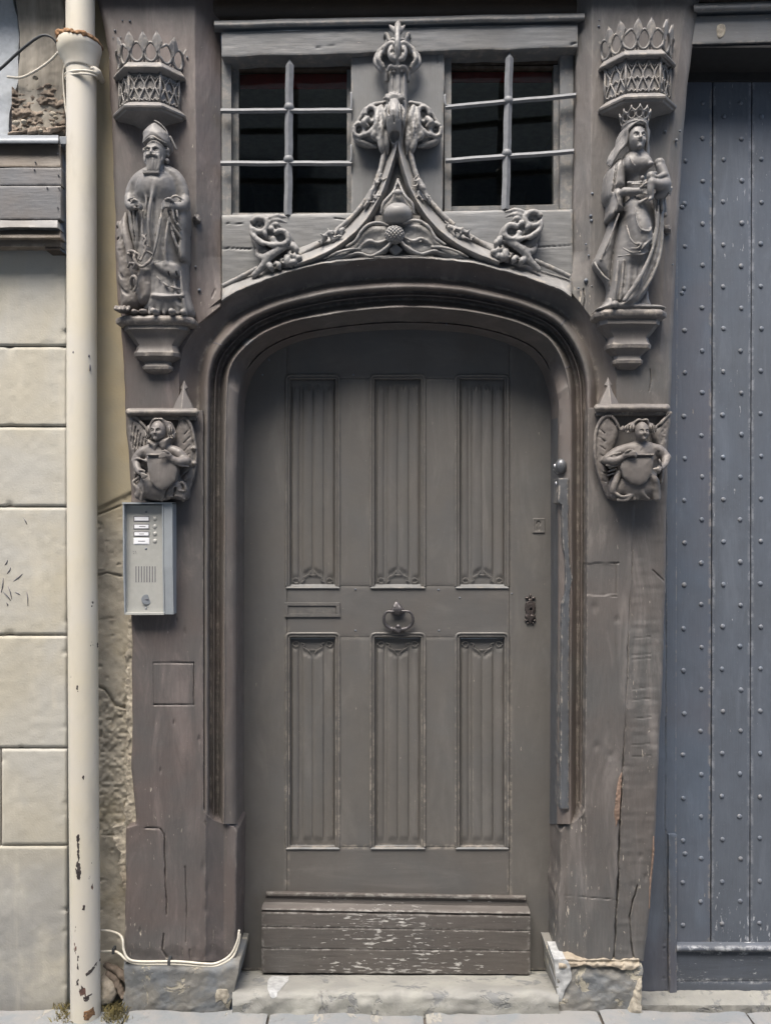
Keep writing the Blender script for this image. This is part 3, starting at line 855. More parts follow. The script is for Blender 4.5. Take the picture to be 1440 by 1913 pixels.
def HL(X, Y):
    h = 1.3 * noise2(X, Y, 0.012, 2) + 0.6 * noise2(X * 1.0, Y * 0.25, 0.12, 3) + 0.3 * noise2(X, Y * 0.3, 0.35, 5)
    # upper chamfer towards the window
    up = np.clip((590 - Y) / 110, 0, 1)
    xe = 366 + (Y - 300) * 0.01
    h = h - up * np.clip(X - xe, 0, 60) * 0.62
    # hollow behind the arch shoulder
    h = h + crackf(X, Y, [(396, 555), (402, 540)], 2, 3)
    h = h + rectf(X, Y, 287, 1238, 362, 1317, 1.3, 5, "tbr") + rectf(X, Y, 287, 1238, 362, 1317, 1.2, 1.5, "l")
    h = h + crackf(X, Y, [(270, 1546), (300, 1548), (307, 1560), (309, 1640), (312, 1710)], 1.5, 8)
    h = h + crackf(X, Y, [(346, 1620), (349, 1690), (348, 1760)], 1.5, 3.5)
    h = h + crackf(X, Y, [(306, 1745), (303, 1775), (312, 1790)], 1.8, 6) + crackf(X, Y, [(355, 1775), (356, 1795)], 1.5, 5)
    h = h + crackf(X, Y, [(364, 585), (366, 597), (369, 604)], 1.2, 4)
    for (x, y, r) in [(372, 1382, 4), (325, 1350, 3), (380, 1620, 6), (388, 1660, 6), (384, 1700, 6), (262, 1740, 4), (300, 1440, 3), (345, 1180, 4), (330, 1160, 3)]:
        h = h - 2.2 * np.exp(-(((X - x) / (r * 0.6)) ** 2 + ((Y - y) / (r * 1.8)) ** 2))
    # tired bottom end
    h = h - np.clip((Y - 1770 - 10 * wob(X, 0.09, 8)) / 20, 0, 1) * 3
    # rounded outer arris
    e = X - lpl(Y); h = h - 5 * np.exp(-np.maximum(e, 0) / 2.5)
    e2 = rpl(Y) - X; lowm = np.clip((Y - 1540) / 20, 0, 1)
    h = h - lowm * 5 * np.exp(-np.maximum(e2, 0) / 2)
    # tapering run-out of the door moulding
    st = np.clip((Y - 1516) / 14, 0, 1)
    return h - st * 24 * np.clip((X - 384) / 34, 0, 1) ** 0.8
panel("post_face", lpl, rpl, -80, 1797, HL, -200, M_post_l, post_l, step=1.5, stepy=2.0)
for (x, y, r) in [(214, 55, 2.2), (228, 36, 1.6), (242, 37, 2.2), (349, 105, 2.2), (210, 68, 1.3), (225, 68, 1.3), (368, 409, 8), (365, 497, 2.2), (204, 107, 1.2), (372, 541, 3)]:
    c_ = Carve(x - 14, x + 14, y - 14, y + 14, -6, 16, 1.4 if r > 3 else 1.0)
    c_.ell((x, y, 1.5), (r, r, r * 0.9), k=1)
    if r > 6: c_.ell((x - 3, y - 4, 5), (3, 5, 4)).ell((x + 3, y + 3, 5), (5, 3, 4)).rough(2.5, 0.35, 3)
    c_.mesh("iron_nail", M_nail if r < 6 else M_post_l, post_l, zref=3)
# shoulder rim next to the window (lit upright edge strip)
def lpe(y): return np.interp(y, [0, 60, 400, 560], [409, 414, 414, 416])

RPR = [(-80, 1313), (0, 1305), (60, 1297), (180, 1281), (300, 1273), (420, 1266), (560, 1259), (700, 1254), (760, 1252), (850, 1247), (940, 1245), (1050, 1243), (1150, 1241), (1300, 1236), (1450, 1228), (1560, 1224), (1700, 1214), (1800, 1201)]
RPRL = [(-80, 1078), (0, 1078), (200, 1075), (400, 1070), (520, 1066), (545, 1066), (571, 1087), (597, 1107), (620, 1123), (654, 1139), (700, 1151), (745, 1151), (760, 1150), (762, 1099), (785, 1098), (1150, 1096), (1512, 1092), (1522, 1088), (1534, 1076), (1544, 1054), (1556, 1047), (1650, 1044), (1700, 1042), (1800, 1044)]
def rpr(y): a = np.array(RPR, dtype=float); return np.interp(y, a[:, 0], a[:, 1]) + 0.9 * wob(y, 0.035, 22)
def rprl(y):
    a = np.array(RPRL, dtype=float); return np.interp(y, a[:, 0], a[:, 1]) + np.where(y > 1550, 1.6 * wob(y, 0.06, 14), 0)
post_r = thing("carved_post", "grey brown oak doorpost right of the door, carrying the mother and child figure", "timber post", P(1150, 1795, 0))
CR = [(1183, 920), (1181, 1010), (1180, 1100), (1176, 1122), (1173, 1200), (1170, 1300), (1166, 1380), (1163, 1430), (1159, 1500), (1157, 1560), (1154, 1640), (1150, 1720), (1146, 1797)]
def HR(X, Y):
    h = 1.3 * noise2(X, Y, 0.012, 12) + 0.6 * noise2(X, Y * 0.25, 0.12, 13) + 0.3 * noise2(X, Y * 0.3, 0.35, 15)
    up = np.clip((580 - Y) / 110, 0, 1)
    h = h - up * np.clip(1104 + (300 - Y) * 0.01 - X, 0, 60) * 0.62
    # outer arris chamfer, upper part
    e0 = rpr(Y) - X
    h = h - np.clip((700 - Y) / 60, 0, 1) * np.clip(22 - e0, 0, 30) * 0.35
    k = np.clip((Y - 905) / 160, 0.15, 1)
    h = h + k * crackf(X, Y, CR, 1.2 + 0.0006 * (Y - 900), 5) 
    h = h + np.clip((Y - 1400) / 100, 0, 1) * crackf(X, Y, CR, 2.0, 10)
    sideR = np.clip((X - np.interp(Y, [c[1] for c in CR], [c[0] for c in CR])) / 3, 0, 1) * np.clip((Y - 930) / 20, 0, 1)
    h = h - 2.4 * sideR
    h = h + sideR * (1.0 * noise2(X * 0.3, Y, 0.12, 31))
    h = h + crackf(X, Y, [(1093, 1053), (1155, 1053)], 1.3, 5) + crackf(X, Y, [(1096, 1112), (1152, 1113)], 1.2, 3.5)
    h = h - 1.6 * np.clip((1112 - Y) / 2, 0, 1) * np.clip((Y - 1053) / 2, 0, 1) * np.clip((1154 - X) / 2, 0, 1)
    h = h + crackf(X, Y, [(1218, 1065), (1232, 1078), (1240, 1085)], 1.6, 6)
    h = h + crackf(X, Y, [(1050, 1673), (1090, 1676), (1152, 1682)], 1.0, 3)
    h = h + crackf(X, Y, [(1190, 1655), (1183, 1680), (1176, 1710), (1178, 1760), (1184, 1797)], 1.8, 8)
    h = h + crackf(X, Y, [(1090, 540), (1092, 560), (1088, 580)], 1.2, 5)
    h = h + crackf(X, Y, [(1214, 690), (1215, 712), (1212, 730)], 1.4, 4) - 2.5 * np.exp(-(((X - 1219) / 5) ** 2 + ((Y - 705) / 14) ** 2))
    for (x, y, r) in [(1110, 1135, 7), (1152, 1158, 5), (1114, 1395, 6), (1140, 1412, 6), (1205, 1640, 5), (1183, 1655, 5), (1196, 1600, 4)]:
        h = h - 1.8 * np.exp(-(((X - x) / r) ** 2 + ((Y - y) / (r * 1.4)) ** 2))
    for yy in [1190, 1222, 1230, 1285, 1305, 1340, 1390, 1412]:
        h = h + sideR * crackf(X, Y, [(1180, yy + 3), (1215, yy)], 1.2, 1.6)
    e = rpr(Y) - X; h = h - 5 * np.exp(-np.maximum(e, 0) / 2.5)
    e2 = X - rprl(Y); lowm = np.clip((Y - 1545) / 20, 0, 1)
    h = h - lowm * 5 * np.exp(-np.maximum(e2, 0) / 2)
    st = np.clip((Y - 1516) / 14, 0, 1)
    return h - st * 24 * np.clip((1094 - X) / 34, 0, 1) ** 0.8
panel("post_face", rprl, rpr, -80, 1796, HR, -200, M_post_r, post_r, step=1.5, stepy=2.0)
for (x, y, r) in [(1119, 47, 2.5), (1120, 35, 1.6), (1243, 244, 3), (1271, 243, 2.4), (1264, 260, 3), (1107, 360, 2.5), (1104, 402, 3), (1105, 411, 3), (1245, 428, 8), (1095, 455, 2), (1100, 476, 2), (1095, 523, 4), (1081, 537, 2.2), (1106, 533, 1.6), (1257, 493, 2)]:
    c_ = Carve(x - 14, x + 14, y - 14, y + 14, -6, 18, 1.4 if r > 5 else 1.0)
    if r > 6:
        c_.ell((x, y, 4), (8, 8, 7), k=1).rough(2.2, 0.3, 3)
        tb = np.array([[x + 10 * math.cos(a), y + 10 * math.sin(a), 1.2] for a in np.linspace(0, 6.283, 20)])
        c_.tube(tb, 1.0)
    else: c_.ell((x, y, 0.5), (r, r, r), k=1)
    c_.mesh("iron_nail", M_nail if r < 6 else M_carve_d, post_r, zref=3)
# bare wood split beside the long crack
cr = Carve(1140, 1176, 1440, 1580, -10, 8, 1.3)
cr.pad([(1155, 1455), (1162, 1440), (1160, 1480), (1157, 1530), (1150, 1545), (1147, 1520), (1151, 1480)], -8, 0.6, 1.2, 3)
cr.rough(1.2, 0.2, 4)
cr.mesh("wood_splinter", M_wood, post_r, zref=0)
cr = Carve(1204, 1236, 1560, 1720, -16, 6, 1.4)
cr.tube([(1222, 1565, -4), (1221, 1600, -4), (1216, 1650, -4), (1214, 1700, -5)], [1.4, 2.2, 1.6, 1.2]).rough(0.8, 0.2, 2).mesh("wood_splinter", M_wood, post_r, zref=0)

# ================================================================ ARCH MOULDING
PAIRS = [((337, 1540), (420, 1540), (456, 1540)), ((336, 1150), (421, 1150), (456, 1150)), ((335, 900), (422, 900), (456, 900)), ((335, 800), (423, 800), (457, 806)),
         ((335, 742), (424, 748), (458, 766)), ((335, 697), (428, 700), (464, 727)), ((342, 651), (440, 670), (477, 696)), ((368, 607), (466, 642), (499, 670)),
         ((402, 565), (497, 621), (527, 652)), ((458, 534), (545, 602), (565, 637)), ((525, 510), (590, 592), (605, 629)), ((607, 490), (650, 583), (660, 622)), ((740, 480), (742, 575), (742, 617)),
         ((865, 487), (840, 578), (838, 620)), ((940, 503), (905, 588), (896, 628)), ((1005, 522), (962, 602), (945, 642)), ((1066, 549), (1008, 622), (982, 660)),
         ((1107, 597), (1036, 648), (1005, 684)), ((1139, 654), (1054, 686), (1019, 716)), ((1151, 703), (1062, 722), (1026, 748)), ((1150, 750), (1064, 756), (1028, 772)),
         ((1150, 802), (1065, 804), (1028, 808)), ((1150, 900), (1065, 900), (1028, 900)), ((1150, 1150), (1065, 1150), (1028, 1150)), ((1148, 1540), (1063, 1540), (1026, 1540))]
NA = 420
A = spline([list(a) + list(b) + list(c) for a, b, c in PAIRS], NA)
O_, I_, B_ = A[:, 0:2], A[:, 2:4], A[:, 4:6]
cum = np.concatenate([[0], np.cumsum(np.hypot(*np.diff(O_, axis=0).T))])
prof = [(0, -0.5), (0.015, -3), (0.04, -5.5), (0.10, -12), (0.18, -18), (0.27, -24), (0.35, -28), (0.40, -31), (0.43, -28), (0.48, -17), (0.53, -7), (0.575, -2), (0.61, -4), (0.635, -12), (0.645, -26), (0.67, -36), (0.70, -38), (0.72, -34), (0.74, -28), (0.755, -28), (0.77, -36), (0.79, -46), (0.83, -50), (0.855, -50), (0.87, -46), (0.91, -36), (0.95, -24), (0.985, -14), (1.0, -16)]
arch = thing("arched_door_frame", "brown moulded oak door frame arching over the carved door", "door frame", P(740, 1540, -40))
rows = []
tt = np.arange(NA)
for i, (u, d) in enumerate(prof):
    p = O_ * (1 - u) + I_ * u
    p = p + 0.5 * np.stack([wob(cum, 0.03, i % 5), wob(cum, 0.035, 3 + i % 4)], 1) * (0.3 if i < 2 else 1)
    rows.append(np.column_stack([p, d + 0.8 * wob(cum, 0.02, i % 7) + 0.35 * wob(cum, 0.13, i % 3)]))
rows = np.array(rows)
# nibbled lower edge on the right jamb, joint blocks
def add_dip(pc, rad, dp, i0=20):
    global rows
    for i in range(i0, rows.shape[0]):
        q = np.hypot(rows[i, :, 0] - pc[0], (rows[i, :, 1] - pc[1]) * 0.5)
        rows[i, :, 2] -= dp * np.exp(-(q / rad) ** 2)
for (x, y, r, dp) in [(1052, 1075, 8, 8), (1056, 960, 5, 5), (1050, 1105, 7, 9), (1060, 1250, 4, 4), (1062, 1440, 4, 5), (655, 583, 12, 6), (770, 575, 14, 7), (480, 633, 6, 3), (430, 1350, 5, 4), (410, 1420, 7, 5), (1060, 845, 5, 4)]:
    add_dip((x, y), r, dp)
loft("moulding", rows, M_arch, arch)
def near(pt):
    return int(np.argmin(np.hypot(I_[:, 0] - pt[0], I_[:, 1] - pt[1])))
# soffit / reveal back to the door
srows = [rows[-1]]
legw = np.clip((I_[:, 1] - 660) / 60, 0, 1)
for k, (f, dt_, dl) in enumerate([(0.03, -30, -17), (0.10, -42, -18), (0.30, -62, -22), (0.55, -84, -29), (0.62, -92, -42), (0.66, -88, -62), (0.74, -95, -74), (1.0, -123, -123)]):
    p = I_ * (1 - f) + B_ * f
    srows.append(np.column_stack([p, dt_ * (1 - legw) + dl * legw + 0.6 * wob(cum, 0.03, k)]))
srows = np.array(srows)
mid = int(NA * 0.5)
loft("reveal", srows[:, :mid + 1], M_arch, arch, sharp=50)
k2 = near((1064, 775))
loft("reveal", srows[:, mid:k2 + 1], M_arch, arch, sharp=50)
loft("reveal", srows[:6, k2:], M_arch, arch, sharp=50)
loft("reveal", srows[5:, k2:], M_jamb_sky, arch, sharp=50)  # bluish sky reflection on the deep part of this jamb, put into the colour
# joint lines across the moulding
def joint(i, i0, i1, nm="joint", w=1.0):
    pts = [(rows[k, i, 0], rows[k, i, 1], rows[k, i, 2] + 0.4) for k in range(i0, i1)]
    tube(nm, pts, w, M_ink, arch, seg=5)
joint(near((452, 655)), 8, 20, w=0.8)
joint(near((470, 640)), 24, 29, w=0.9); joint(near((461, 646)), 24, 29, w=0.7)
joint(near((1010, 624)), 24, 29, w=0.7); joint(near((1022, 634)), 8, 20, w=0.8); joint(near((1053, 687)), 24, 29, w=0.7)
# pale patch block at the left shoulder joint
i0, i1 = near((462, 646)), near((473, 636))
loft("repair_block", [rows[k, i0:i1 + 1] + np.array([0, 0, 1.4]) for k in range(24, 29)], M_frame, arch)
for x, y, d in [(503, 672, -60), (490, 700, -75), (834, 605, -55)]:
    c_ = Carve(x - 5, x + 5, y - 5, y + 5, d - 6, d + 6, 1.0); c_.ell((x, y, d), (2.0, 2.0, 2.0)).mesh("iron_nail", M_nail, arch, zref=d)

# broken weather strip and bell on the right jamb
ws = thing("draught_strip", "chipped blue grey wooden strip fixed inside the right jamb", "wooden strip", P(1052, 1500, -50))
def wsl(y): return np.interp(y, [893, 940, 942, 1000, 1040, 1060, 1110, 1130, 1500], [1043, 1043, 1050, 1050, 1055, 1056, 1056, 1049, 1046]) + 0.7 * wob(y, 0.08, 2)
def wsr(y): return np.interp(y, [893, 1000, 1040, 1055, 1080, 1100, 1150, 1250, 1500], [1061, 1061, 1063, 1063, 1070, 1064, 1063, 1062, 1062]) + 1.5 * np.clip(wob(y, 0.12, 6), 0, 1)
panel("strip_board", wsl, wsr, 893, 1512, lambda X, Y: -13 + 1.2 * noise2(X, Y, 0.08, 5), -60, M_jamb_sky, ws, step=2)
bell = thing("bell_pull", "round dark metal bell pull knob on the right jamb above the wooden strip", "bell pull", P(1046, 890, -40))
c_ = Carve(1028, 1066, 848, 898, -60, 10, 1.3)
c_.ell((1046, 871, -22), (10.5, 14, 11)).tube([(1046 + 12 * math.cos(a), 873 + 14 * math.sin(a), -34) for a in np.linspace(0.2, 2.8, 12)], 1.2).cap((1052, 872, -50), (1048, 872, -34), 8, 9)
c_.mesh("knob", M_bell, bell, zref=-30)
c_ = Carve(1030, 1046, 862, 880, -50, 0, 1.0); c_.ell((1036, 870, -26), (2.4, 3.4, 2.5)).mesh("button", M_card, bell, zref=-30)
c_ = Carve(1034, 1050, 894, 912, -60, 0, 1.0); c_.ell((1041, 902, -34), (3, 3.6, 3)).mesh("small_button", M_card, bell, zref=-30)
# ================================================================ DOOR
DZ = -120
door = thing("carved_door", "grey painted oak door with six linenfold panels under the arch", "door", P(740, 1812, DZ))
def dH(seed, d=DZ):
    return lambda X, Y: d + 0.9 * noise2(X, Y, 0.010, seed) + 0.25 * noise2(X, Y * 0.2, 0.15, seed + 1)
def dHx(seed, d=DZ):
    return lambda X, Y: d + 0.9 * noise2(X, Y, 0.010, seed) + 0.25 * noise2(X * 0.2, Y, 0.15, seed + 1)
g = 0.7
xs0, xs1, xa, xb = 440, 536.5, 951, 1042
panel("stile", xs0, xs1 - g, 600, 1813, dH(1), DZ - 30, M_door, door, step=4)
panel("stile", xa + g, xb, 600, 1813, dH(2), DZ - 30, M_door, door, step=4)
panel("rail", xs1, xa, 590, 707, dHx(3), DZ - 30, M_doorh, door, step=4)
panel("rail", xs1, xa, 1095, 1190, dHx(4), DZ - 30, M_doorh, door, step=4)
panel("rail", xs1, xa, 1583, 1813, dHx(5), DZ - 30, M_doorh, door, step=4)
for (y0, y1) in [(707 + g, 1095 - g), (1190 + g, 1583 - g)]:
    for (x0, x1) in [(637, 690), (796, 848)]:
        panel("muntin", x0 - 6, x1 + 6, y0, y1, dH(int(x0)), DZ - 30, M_door, door, step=4)
def linen(cx, x0, x1, y0, y1, top, seed):
    """linenfold panel: sharp vertical folds; ends cut back to a flat margin with scrolled edges"""
    w = (x1 - x0)
    L = [cx - 39, cx - 25.5, cx - 19, cx, cx + 20.5, cx + 40]
    def H(X, Y):
        q = X - cx
        a = np.abs(q)
        h = DZ - 10 + 0 * X
        # fold relief: central ridge pair, hollow, outer rolls
        f = 3.0 * np.cos(np.clip(a / 19, 0, 1) * np.pi * 0.5) + 0
        f = np.where(a < 19, 2.0 + 3.2 * np.sin(np.clip(a / 19, 0, 1) * np.pi * 0.85), f)
        f = np.where((a >= 19) & (a < 25.5), 0.5, f)
        f = np.where(a >= 25.5, 1.0 + 3.6 * np.sin(np.clip((a - 25.5) / 14, 0, 1) * np.pi * 0.8), f)
        f = np.where(a >= 40, 0.0, f)
        for l in L:
            f = f - 4.2 * np.exp(-((X - l + 0.4 * wob(Y, 0.01, seed)) / 0.9) ** 2)
        endt = np.where(a < 19, 32 - a * 0.55, np.where(a < 25.5, 10, 15))
        flat = 12 + 5 * (np.sin(q * 0.9 + seed) > 0.2)
        m = np.clip((Y - (y0 + (flat if top else endt + 4))) / 2.5, 0, 1) * np.clip(((y1 - (endt if top else 9 + 0 * a)) - Y) / (2.5 if top else 9), 0, 1)
        return h + f * m * 0.62 + 0.5 * noise2(X, Y, 0.02, seed)
    p = panel("linenfold_panel", x0, x1, y0, y1, H, DZ - 28, M_door, door, step=1.25, stepy=4)
    # scrolled end ornaments
    def orn(yb, sg):
        for s_ in (-1, 1):
            X_ = lambda v: cx + s_ * v
            tube("fold_scroll", [(X_(38), yb - sg * 3, DZ - 7.4), (X_(33), yb - sg * 8, DZ - 7.3), (X_(27), yb - sg * 6, DZ - 7.3), (X_(27), yb, DZ - 7.4), (X_(33), yb + sg * 1, DZ - 7.4), (X_(38), yb - sg * 3, DZ - 7.4)], 0.85, M_door, p, seg=6, smoothn=16)
            tube("fold_scroll", [(X_(3), yb - sg * 22, DZ - 7), (X_(8), yb - sg * 15, DZ - 7), (X_(18), yb - sg * 9, DZ - 7), (X_(15), yb - sg * 4, DZ - 7.4), (X_(22), yb - sg * 1, DZ - 7.4)], 0.85, M_door, p, seg=6, smoothn=16)
        tube("fold_scroll", [(cx - 7, yb - sg * 14, DZ - 7.3), (cx + 7, yb - sg * 14, DZ - 7.3)], 0.8, M_door, p, seg=6)
    if top:
        orn(y1 - 5, 1)
        for q in (-20, -6, 9, 31): tube("fold_scroll", [(cx + q, y0 + 5 + abs(q) * .3, DZ - 7.4), (cx + q + 1, y0 + 20, DZ - 7.4)], 0.8, M_door, p, seg=5)
    else:
        orn(y0 + 7, -1)
    return p
def rollpath(x0, x1, y0, y1, r):
    pts = [(x0, y1)]
    pts += [(x0, y0 + r)] + [(x0 + r - r * math.cos(a), y0 + r - r * math.sin(a)) for a in np.linspace(0.3, 1.57, 5)]
    pts += [(x1 - r + r * math.sin(a), y0 + r - r * math.cos(a)) for a in np.linspace(0, 1.27, 5)] + [(x1, y0 + r), (x1, y1)]
    return resample(pts, 6)
def offsetp(p, n):
    t = np.gradient(p, axis=0); t /= np.hypot(t[:, 0], t[:, 1])[:, None] + 1e-9
    return p + np.stack([-t[:, 1], t[:, 0]], 1) * n
for ci, (x0, x1) in enumerate([(532, 636), (690, 796), (849, 952)]):
    for (y0, y1, top) in [(698, 1095, True), (1181, 1583, False)]:
        cx = (x0 + x1) / 2
        linen(cx, x0 + 8, x1 - 8, y0 + 12, y1 - 2, top, ci * 3 + top)
        base = rollpath(x0, x1, y0, y1, 10)
        rws = []
        for (n, d) in [(0, 0), (0.6, 2.6), (2.5, 4.2), (4.4, 3.2), (5.4, -0.5), (6.2, -1), (7, 1.2), (8.6, 1.0), (9.8, -3), (11.5, -12)]:
            q = offsetp(base, -n if False else n)
            rws.append(np.column_stack([q, np.full(len(q), DZ + (d * 0.75)) + 0.3 * wob(np.arange(len(q)), 0.4, ci)]))
        m = loft("panel_moulding", rws, M_door, door, flip=True)
        # weathered sill along the bottom of each panel
        rws = [[(x, y1 - 6 + dy, DZ + dd) for x in np.linspace(x0 + 2 + ins, x1 - 2 - ins, 14)] for (dy, dd, ins) in [(0, -13, 6), (2, -11, 4), (8, 2.5, 0), (9.5, 3.5, 0), (11, 2.5, 0.5), (11.6, -1, 1)]]
        loft("panel_sill", rws, M_frame, door, flip=True)
# weatherboard
wb = thing("weatherboard", "worn dark kick board with flaking paint", "kick board", P(740, 1822, DZ + 20))
sl = lambda x: (x - 490) / 500 * 8
def wrow(y, d, ins=0): return [(x, y + sl(x) + 0.5 * wob(x, 0.03, int(y) % 7), d + 0.4 * wob(x, 0.05, 2)) for x in np.linspace(489 + ins, 990 - ins, 60)]
loft("drip_moulding", [wrow(1665, DZ, 8), wrow(1667, DZ + 10, 8), wrow(1670, DZ + 15, 8), wrow(1673, DZ + 15, 8), wrow(1675, DZ + 11, 8), wrow(1677, DZ + 9, 7), wrow(1686, DZ + 11, 4), wrow(1692, DZ + 17, 1), wrow(1697, DZ + 24, 0), wrow(1700, DZ + 27, 0), wrow(1702, DZ + 24, 0), wrow(1704, DZ + 22, 0), wrow(1705, DZ, 0)], M_kick, wb, flip=True, sharp=40)
for (a, b) in [(1705, 1731.5), (1732.5, 1772), (1773, 1818)]:
    panel("kick_plank", 489, 990, 0, 0, lambda X, Y: DZ + 27 + 0.5 * noise2(X * 0.1, Y, 0.5, 3), DZ - 5, M_kick, wb, step=5, stepy=2,
          top=lambda x, a=a: a + sl(x) * (1 if a < 1750 else 0.6), bot=lambda x, b=b: b + sl(x) * (1 if b < 1750 else (0.6 if b < 1800 else 0.4)), wobble=0.4)
# letter slot
ls = thing("letter_slot", "rectangular painted letter slot in the left of the door's middle rail", "letter slot", P(585, 1152, DZ))
for nm, a in [("frame", (531, 635, 1126, 1132)), ("frame", (531, 636, 1147, 1153)), ("frame", (531, 538, 1132, 1147)), ("frame", (628, 635, 1132, 1147))]:
    box(nm, a[0], a[1], a[2], a[3], DZ - 2, DZ + 3, M_gate_rail if False else M_doorh, ls, 0.8)
box("flap", 538.6, 627.4, 1132.4, 1146.6, DZ - 2, DZ + 0.8, M_doorh, ls, 0.5)
# knocker
kn = thing("door_knocker", "dark iron ring knocker hanging in the middle of the door", "door knocker", P(743, 1183, DZ))
c_ = Carve(706, 780, 1116, 1190, DZ - 6, DZ + 34, 1.1)
c_.pad([(740, 1121), (749, 1131), (756, 1138), (752, 1146), (743, 1150), (733, 1146), (728, 1138), (735, 1131)], DZ - 3, DZ + 4, 9, 9)
for x in (734, 738, 742, 746, 750): c_.tube([(740 + (x - 740) * 0.3, 1126, DZ + 8), (x, 1138, DZ + 13), (x + (x - 742) * .2, 1146, DZ + 9)], 1.5, k=0.6)
c_.mesh("back_plate", M_knock, kn, zref=DZ)
c_ = Carve(706, 780, 1130, 1190, DZ - 6, DZ + 34, 1.1)
c_.tube([(735, 1141, DZ + 14), (722, 1142, DZ + 14), (717, 1152, DZ + 13), (719, 1164, DZ + 10), (729, 1173, DZ + 8), (743, 1175, DZ + 8), (757, 1174, DZ + 8), (768, 1166, DZ + 10), (771, 1154, DZ + 13), (765, 1142, DZ + 14), (751, 1140, DZ + 14)], [2.2, 2.4, 2.6, 3, 3.4, 4.2, 3.4, 3, 2.6, 2.4, 2.2], n=60)
for x in (733, 739, 748, 754): c_.ell((x, 1175, DZ + 8), (2, 5.6, 5.6), k=0.8)
c_.ell((744, 1169, DZ + 11), (5, 4, 4)).ell((744, 1177, DZ + 9), (5, 6, 5))
c_.mesh("ring", M_knock, kn, zref=DZ)
# locks
lk = thing("square_keyhole", "small square keyhole plate near the right edge of the door", "keyhole", P(1006, 997, DZ))
c_ = Carve(990, 1022, 962, 1002, DZ - 6, DZ + 8, 0.9)
c_.box((1006, 982, DZ - 1), (11.5, 14, 3.4)).box((1006, 982, DZ + 3.4), (8.5, 10.5, 1.6), sub=True)
c_.ell((1005.5, 978, DZ + 1), (4.2, 4.6, 6), sub=True, k=0.5).cap((1005.5, 980, DZ), (1005.5, 988, DZ), 2.4, 3.0, sub=True, k=0.5)
c_.mesh("plate", M_door, lk, zref=DZ)
box("keyway", 1001, 1011, 973, 992, DZ - 6, DZ - 3.2 + 1.2, M_dark, lk, 0)
es = thing("ornate_keyhole", "ornate dark bronze escutcheon below the square keyhole", "keyhole", P(990, 1166, DZ))
c_ = Carve(974, 1008, 1106, 1172, DZ - 4, DZ + 12, 0.9)
c_.pad([(990, 1124), (998, 1128), (1000, 1138), (997, 1146), (1000, 1152), (994, 1160), (990, 1166), (986, 1160), (980, 1152), (983, 1146), (980, 1138), (982, 1128)], DZ - 2, DZ + 3, 3, 6, n=48)
for (x, y, a, b) in [(990, 1113, 2.2, 4), (984, 1117, 4, 2.2), (996, 1117, 4, 2.2), (990, 1120, 5, 1.8), (982, 1159, 3, 1.8), (998, 1159, 3, 1.8), (985, 1164, 2, 2), (995, 1164, 2, 2)]:
    c_.ell((x, y, DZ + 2), (a, b, 3.2), k=1)
c_.tube([(982, 1127, DZ + 3), (990, 1123, DZ + 4), (998, 1127, DZ + 3)], 1.4)
c_.ell((991, 1138, DZ + 5), (2.6, 3.2, 6), sub=True, k=0.4).cap((991, 1140, DZ + 5), (991.5, 1147, DZ + 5), 1.6, 2.2, sub=True, k=0.4)
c_.mesh("escutcheon", M_lockbrown, es, zref=DZ)
for (x, y) in [(660, 700), (664, 1101), (664, 1178), (819, 1102), (859, 1117), (820, 1178), (956, 1109)]:
    c_ = Carve(x - 5, x + 5, y - 5, y + 5, DZ - 5, DZ + 5, 1.0); c_.ell((x, y, DZ), (2.2, 2, 1.6)).mesh("iron_nail", M_nail, door, zref=DZ)

def as_part(o, parent):
    o.location = Vector(o.location) - wloc(parent); o.parent = parent
    del o['category']
for o_ in (wb, ls, kn, lk, es): as_part(o_, door)
# ================================================================ PLINTHS, DOORSTEP
def roughH(d, amp, seed, top=None):
    def H(X, Y):
        h = d + amp * (noise2(X, Y, 0.02, seed) + 0.6 * noise2(X, Y, 0.07, seed + 1) + 0.35 * noise2(X, Y, 0.2, seed + 2))
        if top is not None:
            h = h - 14 * np.exp(-np.maximum(Y - top, 0) / 9)
        return h
    return H
tag(panel("plinth_stone", lambda y: 232 - 8 * np.clip((y - 1860) / 30, 0, 1) + 1.5 * wob(y, 0.08, 3), lambda y: np.interp(y, [1795, 1830, 1895], [446, 442, 428]) + 1.5 * wob(y, 0.07, 5), 1797, 1897, roughH(-4, 5, 3, 1797), -150, M_plinth, None, step=3, wobble=1.5),
    "blue grey painted plinth stone under the left doorpost", "plinth stone")
tag(panel("plinth_stone", lambda y: np.interp(y, [1796, 1830, 1899], [1032, 1036, 1046]) + 2 * wob(y, 0.08, 13), lambda y: np.interp(y, [1796, 1815, 1899], [1196, 1200, 1192]) + 1.5 * wob(y, 0.07, 15), 1797, 1899, roughH(1, 6, 23, 1797), -150, M_plinth, None, step=3, wobble=1.5),
    "chipped blue grey plinth stone under the right doorpost", "plinth stone")
# doorstep: worn top sloping forwards, rough riser
STEPY = [1808, 1815, 1824, 1833, 1842, 1850, 1856, 1862, 1868, 1876]; STEPD = [-140, -121, -92, -62, -32, -8, 4, 9, 11, 12]
xs = np.linspace(434, 1044, 160)
rws = []
for k, (y, d) in enumerate([(1808, -140), (1815, -121), (1824, -92), (1833, -62), (1842, -32), (1850, -8), (1856, 4), (1862, 9), (1868, 11), (1876, 12), (1884, 12), (1892, 12), (1903, 12)]):
    nz = 1.0 if k < 5 else 2.5
    rws.append(np.column_stack([xs, y + nz * wob(xs, 0.03, k) * 0.8, d + nz * 1.6 * (noise2(xs, np.full_like(xs, y * 4.0), 0.05, 5) * 2) + (0 if k < 5 else 6 * noise2(xs, xs * 0 + y, 0.02, 7))]))
tag(loft("doorstep", rws, M_step, None, flip=True), "worn pale stone doorstep below the kick board", "doorstep")
prow = []
